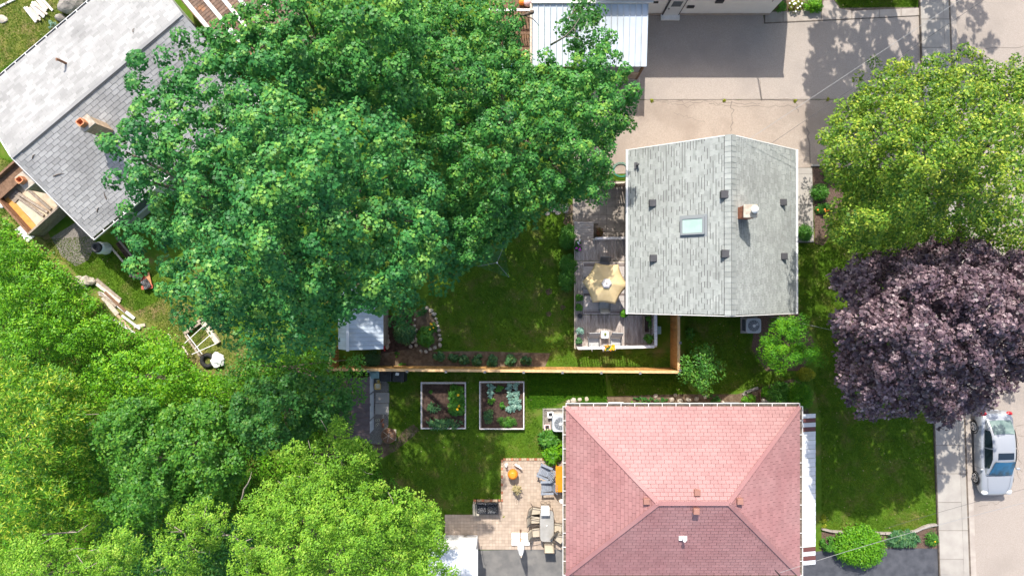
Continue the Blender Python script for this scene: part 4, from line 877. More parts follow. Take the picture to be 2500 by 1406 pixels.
# ------------------------------------------------------------------ trees
tree('maple_tree', 'largest broad green maple filling the upper left centre', 'tree',
     [(330, 140), (430, 100), (470, 150), (520, 90), (640, 60), (760, 100), (900, 160), (985, 210), (1010, 300), (1050, 370), (1080, 470), (1095, 570), (1100, 640), (1060, 700), (1010, 745), (945, 768), (890, 800), (810, 862), (700, 868), (600, 850), (540, 835), (470, 805), (385, 785), (335, 740), (355, 695), (315, 650), (325, 610), (300, 575), (275, 545), (300, 490), (255, 455), (290, 420), (250, 370), (255, 290), (300, 250), (270, 200), (330, 180)],
     17.0, 10.5, 5.0, .115, 'leaf_maple', T_M8, .525, .38, 112, 1.75, 3.0, (700, 560), .42, limbs=14, fill=1.0, wob=16, gap=.04, flat=.85, rnd=.28, up=.4, zj=.65, young=.28, drop=(1.6, 4.0), lowz=-.1)
tree('maple_tree', 'maple reaching over the carport and lawn, right of the largest maple', 'tree',
     [(1010, -60), (1090, -50), (1190, -40), (1250, 10), (1285, 65), (1290, 112), (1300, 120), (1350, 130), (1400, 135), (1425, 100), (1450, 45), (1500, 65), (1510, 110), (1530, 150), (1540, 190), (1572, 215), (1560, 260), (1555, 310), (1510, 330), (1520, 380), (1515, 420), (1480, 440), (1490, 480), (1450, 500), (1420, 480), (1380, 510), (1330, 505), (1270, 550), (1230, 600), (1170, 650), (1130, 640), (1080, 560), (1030, 450), (990, 330), (950, 220), (920, 120)],
     9.6, 5.0, 3.2, .115, 'leaf_maple_b', T_M8, .50, .36, 112, 1.6, 2.3, (1240, 330), .36, limbs=14, fill=1.0, wob=16, gap=.06, flat=.85, rnd=.3, up=.4, zj=.65, young=.28, drop=(1.6, 4.0), lowz=-.1)
tree('maple_tree', 'maple crown cut by the top edge between silvery house and carport', 'tree',
     [(430, 85), (500, 60), (560, 20), (620, -40), (760, -70), (900, -70), (1000, -50), (1030, 40), (1040, 150), (1020, 260), (920, 260), (800, 240), (700, 200), (600, 190), (520, 190), (450, 150)],
     14.5, 10.0, 5.0, .115, 'leaf_maple_b', T_M8, .49, .36, 112, 1.6, 2.4, (800, 160), .34, limbs=10, fill=1.0, wob=16, gap=.03, flat=.85, rnd=.28, up=.4, zj=.65, young=.28, drop=(1.6, 4.0), lowz=-.1)
tree('maple_tree', 'shaded low maple boughs hanging over the lawn by the clothesline', 'tree',
     [(1060, 470), (1150, 460), (1260, 480), (1330, 510), (1270, 560), (1235, 605), (1180, 655), (1140, 640), (1110, 680), (1080, 720), (1050, 740), (1030, 700), (1060, 600)],
     6.5, 4.2, 2.6, .19, 'leaf_maple', T_MAPLE, .55, .48, 36, 1.6, 1.2, (1140, 560), .18, limbs=6, fill=.5, wob=12, flat=.8)
tree('maple_tree', 'low dark boughs beside the pale shed under the largest maple', 'tree',
     [(940, 720), (1010, 715), (1045, 740), (1010, 790), (985, 800), (950, 790)],
     4.6, 3.0, 1.6, .17, 'leaf_dark', T_MAPLE, .5, .42, 32, 1.3, .8, (985, 750), .12, limbs=4, fill=.5, wob=8)
tree('maple_tree', 'dark maple bough hanging over the middle of the carport roof', 'tree',
     [(1395, -30), (1480, -30), (1475, 50), (1455, 110), (1420, 140), (1375, 135), (1345, 90), (1338, 55), (1375, 45), (1395, 15)],
     6.6, 5.0, 4.2, .15, 'leaf_dark', T_MAPLE, .45, .36, 46, 1.2, .8, (1390, 60), .1, limbs=5, fill=.4, wob=12, gap=.2)
tree('linden_tree', 'yellow-green flowering linden at the right beside the driveway', 'tree',
     [(2010, 280), (2040, 250), (2080, 240), (2090, 180), (2120, 150), (2160, 130), (2190, 110), (2220, 150), (2260, 145), (2310, 110), (2360, 130), (2400, 125), (2450, 150), (2500, 120), (2620, 160), (2640, 400), (2560, 620), (2480, 625), (2420, 600), (2330, 610), (2260, 600), (2190, 630), (2130, 645), (2075, 615), (2025, 570), (2010, 540), (2040, 500), (2070, 470), (2030, 440), (2000, 390), (2000, 330)],
     13.0, 4.6, 2.4, .12, 'leaf_linden', T_OVAL, .42, .34, 92, 1.25, 2.5, (2290, 470), .34, limbs=12, fill=.9, wob=14, gap=.1, flat=.85, rnd=.4, up=.45, zj=.5, tsp=.4, dome=.75, drop=(.9, 2.4), lowz=-.1)
tree('purple_maple', 'dark purple-leaved maple over the front lawn and pavement', 'tree',
     [(2045, 640), (2090, 615), (2150, 615), (2200, 600), (2240, 585), (2290, 590), (2340, 575), (2400, 570), (2460, 600), (2540, 600), (2640, 660), (2650, 800), (2590, 900), (2500, 935), (2470, 960), (2420, 1010), (2390, 1030), (2360, 1000), (2330, 1045), (2280, 1030), (2240, 1005), (2180, 1020), (2130, 1025), (2090, 1020), (2070, 960), (2045, 900), (2055, 850), (2035, 790), (2060, 740), (2040, 700)],
     11.0, 4.6, 2.4, .15, 'leaf_purple', T_M8, .40, .34, 66, 1.3, 2.2, (2290, 830), .30, limbs=10, fill=.9, wob=12, gap=.05, flat=.8, up=.45, rnd=.42, tsp=.35, dome=.75, zj=.45, drop=(.8, 2.2))
# tree beyond the top edge whose shade falls on the drive
tree('street_tree', 'tall tree past the top edge shading the driveway and road', 'tree',
     [(2170, -660), (2300, -720), (2480, -740), (2700, -700), (2830, -560), (2840, -420), (2760, -330), (2620, -320), (2500, -310), (2360, -290), (2250, -320), (2190, -420), (2150, -540)],
     12.5, 8.0, 3.5, .36, 'leaf_dark', T_RHOMB, .46, .5, 50, 2.0, 1.5, (2130, -330), .3, limbs=8, fill=.9, wob=14, gap=.1)
# wood at the lower left
tree('lime_tree', 'largest lime green feathery tree at the bottom centre left', 'tree',
     [(560, 1300), (600, 1230), (640, 1190), (700, 1160), (780, 1140), (830, 1150), (880, 1165), (940, 1180), (1000, 1195), (1040, 1220), (1075, 1250), (1100, 1300), (1090, 1335), (1060, 1340), (1085, 1370), (1120, 1410), (1060, 1480), (900, 1520), (700, 1520), (590, 1480), (560, 1400)],
     12.0, 7.5, 3.5, .10, 'leaf_lime', T_RHOMB, .38, .31, 120, 1.1, 2.4, (830, 1360), .28, limbs=12, fill=.45, wob=18, gap=.42, flat=.85, rnd=.38, up=.4, zj=.5, drop=(.8, 2.2), lowz=-.1, tsp=.35, twigs=10)
tree('lime_tree', 'upright lime green tree with bare pale twigs by the brown shed', 'tree',
     [(690, 1080), (740, 1070), (790, 1060), (810, 1020), (835, 985), (850, 1040), (865, 1065), (900, 1075), (930, 1110), (905, 1140), (930, 1165), (870, 1175), (800, 1165), (720, 1160), (680, 1140)],
     9.5, 6.5, 2.0, .10, 'leaf_lime', T_RHOMB, .36, .28, 90, .95, 2.0, (810, 1090), .16, limbs=8, fill=.4, wob=10, gap=.4, flat=.8, rnd=.65, tsp=.35, twigs=10)
tree('lime_tree', 'lime green tree in the bottom left corner', 'tree',
     [(-60, 1350), (20, 1320), (90, 1300), (150, 1330), (220, 1350), (250, 1310), (300, 1280), (350, 1330), (320, 1400), (300, 1470), (-60, 1480)],
     10.0, 6.5, 2.5, .10, 'leaf_lime', T_RHOMB, .38, .31, 110, 1.0, 2.3, (120, 1380), .2, limbs=8, fill=.6, wob=12, gap=.15, flat=.85, rnd=.38, up=.4, zj=.5, drop=(.8, 2.2), lowz=-.1, tsp=.4, twigs=10)
tree('lime_tree', 'pale lime tree with crooked bare branches near the bottom edge', 'tree',
     [(380, 1290), (420, 1230), (490, 1210), (550, 1225), (560, 1290), (520, 1340), (470, 1420), (520, 1470), (380, 1480), (360, 1400)],
     9.5, 6.5, 2.0, .10, 'leaf_lime', T_RHOMB, .38, .30, 94, 1.0, 2.2, (460, 1330), .16, limbs=7, fill=.4, wob=12, gap=.3, flat=.85, rnd=.38, up=.4, zj=.5, drop=(.8, 2.2), lowz=-.1, tsp=.4, twigs=10)
tree('ash_tree', 'yellow-flecked ash tree at the left edge of the wood', 'tree',
     [(-60, 890), (40, 870), (120, 900), (200, 950), (230, 1010), (210, 1080), (240, 1130), (200, 1190), (230, 1250), (160, 1300), (60, 1320), (-60, 1330)],
     8.5, 5.0, 2.0, .2, 'leaf_olive', T_NARROW, .40, .38, 70, 1.2, 1.7, (70, 1060), .2, limbs=7, fill=.9, wob=12, gap=.05, flat=.75, rnd=.55, tsp=.5, twigs=6)
tree('maple_tree', 'blue-green shaded maple left of the brown metal shed', 'tree',
     [(560, 960), (640, 930), (720, 915), (800, 930), (850, 960), (860, 1020), (830, 1050), (770, 1050), (700, 1090), (640, 1120), (580, 1090), (540, 1030)],
     7.5, 4.8, 2.0, .12, 'leaf_dark', T_M8, .44, .36, 80, 1.1, 1.9, (720, 990), .2, limbs=7, fill=.8, wob=12, flat=.8)
tree('maple_tree', 'dusty green maple in the middle of the lower left wood', 'tree',
     [(220, 1050), (270, 990), (360, 985), (430, 1000), (520, 990), (570, 1030), (600, 1110), (580, 1180), (560, 1240), (470, 1240), (380, 1270), (300, 1290), (240, 1230), (210, 1140)],
     8.0, 5.2, 2.0, .12, 'leaf_garden', T_M8, .44, .36, 80, 1.1, 1.9, (410, 1110), .2, limbs=7, fill=.8, wob=12, flat=.8, tsp=.4)
tree('young_maple', 'dark green undergrowth tree between the lime trees at the bottom', 'tree',
     [(240, 1260), (330, 1240), (420, 1240), (520, 1230), (600, 1260), (620, 1330), (560, 1470), (300, 1480), (250, 1380)],
     5.5, 3.2, 1.0, .14, 'leaf_dark', T_MAPLE, .52, .45, 40, 1.4, 1.0, (420, 1350), .12, limbs=5, fill=.9, wob=10)
tree('young_maple', 'bright green sapling clump right of the ash tree', 'tree',
     [(190, 900), (260, 850), (350, 830), (430, 860), (480, 900), (500, 960), (440, 1000), (380, 1000), (300, 1000), (230, 980)],
     5.5, 3.4, 1.0, .13, 'leaf_bright', T_OVAL, .42, .34, 50, 1.0, 1.6, (340, 920), .14, limbs=5, fill=.9, wob=10, tsp=.35)
tree('thicket_bush', 'bright green thicket below the roofless lean-to', 'bush',
     [(-60, 560), (0, 510), (40, 560), (100, 610), (140, 640), (200, 690), (230, 730), (250, 770), (310, 800), (330, 840), (240, 850), (180, 890), (100, 880), (0, 860), (-60, 880)],
     3.4, 1.5, .5, .12, 'leaf_bright', T_OVAL, .42, .34, 50, 1.0, 1.5, (90, 740), .1, limbs=4, fill=.9, wob=10, tsp=.35)
tree('thicket_bush', 'green bush patch between the lumber pile and the sandbox', 'bush',
     [(320, 830), (380, 800), (430, 830), (460, 880), (490, 910), (470, 960), (420, 930), (360, 890)],
     2.2, 1.2, .3, .11, 'leaf_bright', T_OVAL, .44, .40, 40, 1.2, .6, (410, 880), .08, limbs=3, fill=.8, wob=8, tsp=.35)
tree('young_maple', 'mid green maple sapling between the sandbox and the pale shed', 'tree',
     [(560, 870), (610, 840), (690, 850), (760, 860), (820, 890), (880, 870), (900, 920), (880, 980), (840, 985), (780, 930), (700, 915), (620, 935), (560, 950), (520, 930)],
     4.6, 2.8, 1.0, .13, 'leaf_garden', T_OVAL, .46, .42, 44, 1.4, 1.0, (690, 890), .12, limbs=5, fill=.8, wob=10, tsp=.3)
tree('young_maple', 'olive green sapling right of the tyre in the wood', 'tree',
     [(480, 930), (530, 910), (570, 940), (560, 1000), (510, 1010), (470, 980)],
     3.6, 2.2, .6, .11, 'leaf_bright', T_OVAL, .44, .40, 44, 1.2, .8, (520, 960), .08, limbs=3, fill=.8, wob=8, tsp=.35)
tree('cedar_tree', 'bushy bright cedar at the lower right corner of the grey house', 'tree',
     [(1862, 800), (1885, 778), (1920, 765), (1950, 760), (1972, 778), (1990, 800), (1982, 830), (2010, 845), (2030, 875), (2005, 893), (1960, 895), (1925, 915), (1890, 905), (1858, 880), (1850, 840)],
     4.8, 2.0, .4, .085, 'leaf_cedar', T_RHOMB, .44, .34, 240, 1.0, 1.2, (1915, 830), .14, limbs=3, fill=.8, wob=5, flat=1.0, up=.3, rnd=.3, zj=.45)
tree('garden_tree', 'small rounded green tree at the corner of the cedar fence', 'tree',
     [(1665, 880), (1690, 850), (1730, 842), (1758, 865), (1770, 905), (1755, 945), (1720, 962), (1685, 945), (1662, 915)],
     3.4, 1.9, .7, .10, 'leaf_garden', T_OVAL, .36, .33, 46, 1.1, .7, (1705, 890), .07, limbs=5, fill=.9, wob=6, tsp=.4)

# branches standing clear of the leaves
def bare_branch(name, label, pts, r0, m='pale_bark'):
    q = [P(x, y, z) for x, y, z in pts]; o = thing(name, label, 'branch', (q[0].x, q[0].y, 0))
    k = len(q); MB().tube([v for v in q], [r0 * (1 - .8 * i / (k - 1)) for i in range(k)], 6).build('limb', m, o, smooth=True, world=True)
    for i in range(1, k - 1):
        e = q[i] + Vector((random.uniform(-.8, .8), random.uniform(-.6, .6), random.uniform(-.1, .4))); MB().tube([q[i], q[i].lerp(e, .5) + Vector((.05, .05, .05)), e], [r0 * .4, r0 * .25, r0 * .1], 5).build('twig', m, o, smooth=True, world=True)
bare_branch('bare_branch', 'long crooked bare branch above the dark undergrowth', [(605, 1400, 6.5), (600, 1350, 7.6), (590, 1325, 8.0), (572, 1308, 8.2), (550, 1305, 8.3), (524, 1312, 8.3)], .09)
bare_branch('bare_branch', 'forked bare branch in the gap between lime trees', [(305, 1420, 6.5), (298, 1395, 7.2), (268, 1380, 7.6), (255, 1352, 8.0), (235, 1340, 8.1), (215, 1345, 8.1)], .08)
bare_branch('bare_branch', 'bare dead twig fan in the dusty green maple', [(592, 1215, 7.5), (595, 1195, 8.2), (605, 1180, 8.6), (612, 1165, 8.8)], .05)
bare_branch('bare_branch', 'thin bare branch across the olive ash leaves', [(105, 1305, 6.0), (150, 1300, 7.0), (190, 1298, 7.2), (215, 1280, 7.4)], .045)
bare_branch('bare_branch', 'pale forked branch rising from the lime tree at the bottom', [(460, 1370, 6.5), (462, 1330, 7.6), (450, 1300, 8.2), (425, 1285, 8.4)], .07)
bare_branch('bare_branch', 'mossy bare maple limbs above the timber deck', [(1300, 30, 8.0), (1280, 38, 7.2), (1265, 36, 6.5)], .09, 'bark')
bare_branch('bare_branch', 'thin bare maple branch over the white carport roof', [(1345, 110, 6.5), (1380, 90, 7.5), (1400, 70, 8.0), (1415, 45, 8.5)], .05, 'pale_bark')

# ------------------------------------------------------------------ shrubs and garden plants
def sh_(name, label, *a, cat='shrub', **k): return plant(name, label, cat, *a, **k)
sh_('hedge_bush', 'rounded green hedge bush by the deck steps', 1387, 577, 20, 31, 1.1, 'leaf_garden', .07, per=40, dens=2)
sh_('hedge_bush', 'upper half of the long green hedge beside the deck', 1390, 645, 21, 27, 1.1, 'leaf_garden', .07, per=40, dens=2)
sh_('hedge_bush', 'lower half of the long green hedge beside the deck', 1386, 685, 20, 28, 1.1, 'leaf_garden', .07, per=40, dens=2)
sh_('shade_bush', 'dark green bush between the pale shed and the rock garden', 985, 815, 25, 27, 1.1, 'leaf_teal', .08, per=40, dens=1.6)
sh_('shade_bush', 'dark green bush below the pale metal shed roof', 905, 880, 22, 20, 1.0, 'leaf_teal', .07, per=34, dens=1.4)
sh_('ornamental_grass', 'arching green grass clump in the rock garden', 1038, 825, 19, 22, .7, 'leaf_garden', .30, T_NARROW, per=16, dens=.8, rnd=.3)
sh_('ornamental_grass', 'small grass clump at the top of the rock garden', 1034, 763, 9, 7, .35, 'leaf_dark', .2, T_NARROW, per=12, dens=.5)
sh_('flowering_plant', 'yellow flowering plant at the right of the rock garden', 1058, 800, 10, 14, .4, 'leaf_garden', .10, per=18, dens=.6, flowers=('fl_yellow', 5, .05))
for i, (x, y, r) in enumerate([(1070, 871, 13), (1106, 874, 10), (1133, 878, 12), (1165, 880, 13), (1202, 882, 14), (1247, 880, 14), (1285, 879, 12)]):
    sh_('peony_plant', ['leafy plant nearest the rock garden in the fence row', 'smallest leafy plant in the fence row', 'third leafy plant from the rock garden in the fence row', 'middle leafy plant of the fence row', 'fifth leafy plant from the rock garden in the fence row', 'tallest leafy plant second from the right of the fence row', 'last leafy plant of the fence row nearest the deck'][i], x, y, r, r * random.uniform(.85, 1.1), .55, 'leaf_teal', .16, T_STAR, per=16, dens=.8, group='plants in a row along the fence')
sh_('seedling', 'small green plant in the soil left of the fence row', 968, 866, 7, 6, .25, 'leaf_garden', .09, per=14, dens=.5)
sh_('seedling', 'low weeds along the cedar fence near the pale shed', 978, 890, 14, 4, .2, 'leaf_garden', .08, per=14, dens=.5)
sh_('young_shrub', 'small shrub by the upright cedar fence', 1686, 815, 11, 18, .8, 'leaf_garden', .09, per=16, dens=.8)
sh_('golden_shrub', 'yellowish shrub just below the bushy cedar', 1972, 915, 22, 16, .9, 'leaf_gold', .06, per=46, dens=1.8)
sh_('globe_cedar', 'tall green globe cedar at the corner of the red roof', 1962, 970, 29, 34, 2.0, 'leaf_cedar', .06, T_RHOMB, per=70, dens=2.2)
sh_('leafy_bush', 'large mixed leafy bush above the red roof corner', 1905, 962, 30, 26, .9, 'leaf_garden', .10, per=30, dens=1.3)
sh_('hosta_plant', 'pale green hosta beside the leafy bush above the red roof', 1868, 957, 10, 14, .4, 'leaf_bright', .16, per=12, dens=.7)
sh_('box_bush', 'round bright box bush at the red roof gutter', 1832, 976, 17, 14, .7, 'leaf_bright', .07, per=40, dens=1.4)
sh_('ground_cover', 'dark green creeping plants along the left of the house bed', 1590, 976, 55, 7, .3, 'leaf_dark', .07, per=24, dens=.9, cat='plants')
sh_('ground_cover', 'bright yellow-green sprouts under the gutter of the red roof', 1560, 986, 42, 5, .25, 'leaf_bright', .08, per=18, dens=.7, cat='plants')
sh_('ground_cover', 'dark green creeping plants at the middle of the house bed', 1745, 974, 22, 9, .3, 'leaf_dark', .07, per=24, dens=.9, cat='plants')
sh_('hydrangea_bush', 'broad bright leaved bush above the orange table', 1352, 1110, 24, 27, 1.0, 'leaf_bright', .20, per=20, dens=1.1)
sh_('hydrangea_bush', 'darker bush between the white pots and the bright bush', 1340, 1075, 27, 22, .9, 'leaf_garden', .15, per=22, dens=1.1)
sh_('walk_shrub', 'green shrub in the mulch bed by the front walk', 2005, 468, 23, 20, .8, 'leaf_garden', .08, per=30, dens=1.4)
sh_('walk_shrub', 'small lime plant at the top of the mulch bed', 2012, 423, 8, 6, .3, 'leaf_bright', .07, per=16, dens=.6)
sh_('walk_shrub', 'pointed bright plant in the mulch bed beside the linden', 2022, 442, 12, 10, .45, 'leaf_bright', .10, T_NARROW, per=20, dens=.8)
sh_('daylily_clump', 'daylily clump with orange flowers in the mulch bed', 2012, 508, 16, 12, .45, 'leaf_garden', .22, T_NARROW, per=16, dens=.8, flowers=('fl_orange', 5, .05))
sh_('box_ball', 'clipped round box ball at the end of the front walk', 1970, 568, 19, 19, .9, 'leaf_garden', .05, per=60, dens=2.2)
sh_('lime_shrub', 'large bright lime shrub beside the front driveway', 2108, 1341, 64, 46, 1.4, 'leaf_bright', .10, per=40, dens=2.4)
sh_('lime_shrub', 'green shrub between the awning and the lime shrub', 2025, 1330, 16, 22, .8, 'leaf_garden', .09, per=30, dens=1)
sh_('lavender_strip', 'blue-green strap leaved clump right of the lime shrub', 2205, 1318, 44, 18, .5, 'leaf_teal', .26, T_NARROW, per=22, dens=1.6)
sh_('lavender_strip', 'green flowering clump beside the pavement in the front bed', 2278, 1318, 17, 19, .5, 'leaf_garden', .12, T_NARROW, per=26, dens=1.2, flowers=('fl_yellow', 2, .04))
sh_('corner_bush', 'dark bush by the white house corner above the slabs', 1905, 8, 24, 16, 1.0, 'leaf_garden', .08, per=26, dens=1)
sh_('corner_bush', 'bright green rounded bush above the concrete slabs', 1988, 10, 28, 16, .8, 'leaf_bright', .08, per=34, dens=1.2)
sh_('corner_bush', 'pale flowering bush between the two bushes above the slabs', 1945, 12, 20, 14, .6, 'leaf_gold', .07, per=22, dens=1, flowers=('fl_white', 14, .05))
sh_('sunlit_lawn_patch', 'yellow-green leaves coloured as the sunlit lawn along the awning', 2012, 1275, 9, 22, .25, 'leaf_gold', .09, T_NARROW, per=16, dens=.7)  # gold leaf colour stands in for sunlight on the lawn here
for i, (x, y) in enumerate([(1942, 247), (1592, 246), (1768, 245), (2022, 242)]):
    sh_('crack_weed', ['tufted weed at the right end of the driveway seam', 'weed at the left end of the driveway seam', 'weed in the middle of the driveway seam', 'weed on the shaded driveway seam by the linden'][i], x, y, 4.5, 4, .15, 'leaf_gold', .07, per=12, dens=.5, cat='weed')
sh_('potted_marigold_weed', 'low stray weed on the paver patio by the loveseat', 1229, 1259, 3, 4, .12, 'leaf_gold', .06, per=8, dens=.4, cat='weed')

# low growth that carpets the wood between the trees
reg = [(-40, 520), (20, 510), (60, 580), (140, 640), (210, 700), (300, 800), (400, 810), (470, 890), (560, 930), (640, 870), (780, 850), (830, 890), (860, 960), (840, 1060), (920, 1120), (1040, 1230), (1085, 1300), (1080, 1345), (1040, 1420), (-40, 1420)]
pp_ = scatter(reg, 3600); pz_ = .15 + .75 * rng.random(len(pp_)) ** 1.5
cu = np.stack([pp_[:, 0], pp_[:, 1], pz_], 1); ar = clump_leaves(cu, np.full(len(cu), .30), 18, .13, .7)
gcv = np.array([mnoise.noise(Vector((x * .25, y * .25, 5))) for x, y in ar[0][:, :2]]); o = link('undergrowth', leaves_mesh('undergrowth', ar[0], ar[1], ar[2], ar[3], ar[4] + gcv * .5, T_OVAL, 'leaf_bright'), None, kind='stuff')
tag(o, 'low leafy undergrowth covering the ground of the wood', 'undergrowth')

# ------------------------------------------------------------------ deck behind the grey house
DZ = .55
dk = thing('timber_deck', 'weathered grey board deck wrapped round the grey house corner', 'deck', P(1470, 720, 0))
def boards_y(px0, px1, py0, py1, wpx, z, m, parent, name='deck_board', t=.04):
    x = px0
    while x < px1 - 1:
        a, b = P(x, py1, z), P(min(x + wpx, px1), py0, z); MB().box(((a.x + b.x) / 2, (a.y + b.y) / 2, z - t / 2 + random.uniform(-.002, .002)), (b.x - a.x - .008, b.y - a.y, t)).build(name, m, parent, world=True); x += wpx
xw_ = 1250 + (XL + .40) * F / (H - DZ)
boards_y(1405, xw_, 586, 636, 6.2, DZ, 'wood_deck', dk); boards_y(1405, 1423, 637, 768, 6.2, DZ, 'wood_deck', dk); boards_y(1423, xw_, 637, 768, 6.2, DZ, 'wood_deck', dk); boards_y(1405, 1600, 769, 846, 6.1, DZ, 'wood_deck', dk)
for (xa, ya, xb, yb) in ((1403, 586, 1403, 850), (1403, 850, 1602, 846), (1602, 846, 1602, 766)):
    a, b = P(xa, ya, DZ - .12), P(xb, yb, DZ - .12); MB().bar(a, b, .04, .22).build('fascia', 'wood_pale', dk, world=True)
for xa, ya in ((1410, 590), (1410, 700), (1410, 840), (1500, 842), (1590, 840), (1590, 780)):
    q = P(xa, ya, 0); MB().box((q.x, q.y, .25), (.09, .09, .5)).build('post', 'wood_old', dk, world=True)
# rail of white boards along the bottom and right side
def white_rail(name, label, pa, pb, zt, posts, wd=.14, ball=0):
    a, b = P(*pa, zt), P(*pb, zt); o = thing(name, label, 'railing', ((a.x + b.x) / 2, (a.y + b.y) / 2, DZ))
    MB().bar(a, b, wd, .04).build('top_rail', 'white_wood', o, world=True, bevel=.005)
    MB().bar(a - Vector((0, 0, zt - DZ - .1)), b - Vector((0, 0, zt - DZ - .1)), .04, .08).build('bottom_rail', 'white_wood', o, world=True)
    for i in range(posts):
        q = a.lerp(b, (i + .0) / (posts - 1)); MB().box((q.x, q.y, (zt + DZ) / 2 - .03), (.09, .09, zt - DZ - .06)).build('post', 'white_wood', o, world=True)
    n = int((b - a).length / .13)
    for i in range(n):
        q = a.lerp(b, (i + .5) / n); MB().box((q.x, q.y, (zt + DZ) / 2), (.03, .03, zt - DZ - .06)).build('baluster', 'white_wood', o, world=True)
    return o
white_rail('deck_railing', 'white railing along the lower edge of the grey deck', (1412, 850, ), (1597, 846), 1.5, 4)
white_rail('deck_railing', 'white railing at the right end of the grey deck', (1600.5, 766), (1601, 843), 1.5, 2, .15)
white_rail('deck_railing', 'short white railing above the deck next to the paving slabs', (1456, 582), (1529, 581), 1.45, 2, .12)
for i, xx in enumerate((1443, 1470)):
    a = P(xx, 843, 1.4); o = thing('rail_hook', ('white curved hook on the lower rail behind the left lounge chair', 'white curved hook on the rail beside the yellow flowers')[i], 'hook', (a.x, a.y, 1.4), 0, 'hooks on the deck rail'); MB().tube([(0, 0, -.3), (0, -.02, .1), (.01, -.16, .2), (.04, -.3, .12)], .018, 6).build('arm', 'white_plastic', o, smooth=True)
# low step deck and paving slabs
st = thing('deck_step', 'low step of horizontal weathered boards above the deck', 'step', P(1426, 562, 0))
for i in range(8):
    a, b = P(1402, 541 + i * 5.6, .3), P(1449, 541 + (i + 1) * 5.6, .3); MB().box(((a.x + b.x) / 2, (a.y + b.y) / 2, .27), (b.x - a.x, a.y - b.y - .01, .05)).build('step_board', 'wood_deck_x', st, world=True)
MB().box((0, 0, .12), (.95, .9, .22)).build('step_base', 'wood_old', st)
qs = []
for r in range(-2, 5):
    for c in range(7):
        x, y = 1399 + c * 20.5, 484 + r * 20.6
        if r < 0 and c < 3: continue
        if x < 1448 and y > 535: continue
        qs.append([(x, y), (x + 20.5, y), (x + 20.5, y + 20.6), (x, y + 20.6)])
slab_bed('paving', [(1398, 483), (1460, 483), (1460, 442), (1543, 442), (1543, 588), (1398, 588)], qs, .03, 'slab', piece='paving_slab', gap=.012)
for i, (x, y, a, b) in enumerate([(1350, 512, 10, 7), (1368, 506, 9, 8), (1380, 514, 8, 7), (1336, 522, 7, 5), (1362, 520, 7, 5), (1384, 505, 5, 8)]):
    q = P(x, y); MB().lathe([(1, 0), (1.02, .03), (.9, .05), (.01, .052)], (q.x, q.y, 0), 9, sx=a / 46, sy=b / 46).build('flagstone', 'stone', None)
    tag(bpy.data.objects['flagstone' if i == 0 else 'flagstone.%03d' % i], ['flat pale flagstone above the others near the hedge path', 'roundest flagstone left of the paving slabs', 'flagstone nearest the paving slab edge', 'small leftmost flagstone under the maple edge', 'small lowest flagstone left of the paving slabs', 'narrow upright flagstone beside the paving slabs'][i], 'stone', 'flagstones under the maple edge')
# slatted gate by the house corner
gt_ = thing('slatted_gate', 'dark slatted gate beside the grey house above the paving slabs', 'gate', P(1505, 448, 0))
a, b = P(1478, 449, 1.2), P(1533, 446, 1.2)
for z in (1.2, .3): MB().bar((a.x, a.y, z), (b.x, b.y, z), .05, .09).build('rail', 'wood_pale', gt_, world=True)
for i in range(9):
    q = a.lerp(b, (i + .5) / 9); MB().box((q.x, q.y - .04, .65), (.09, .02, 1.25)).build('slat', 'wood_brown', gt_, world=True)
for q in (a, b): MB().box((q.x, q.y, .7), (.1, .1, 1.4)).build('post', 'wood_pale', gt_, world=True)
hz = thing('garden_hose', 'loops of green garden hose at the top left house corner', 'hose', P(1516, 415, .03)); 
MB().tube([(.35 * math.cos(t) * (1 + .03 * t), .3 * math.sin(t) * (1 + .03 * t), .03 + .008 * t) for t in np.arange(0, 12.6, .3)], .018, 6).build('coil', 'green_line', hz, smooth=True)
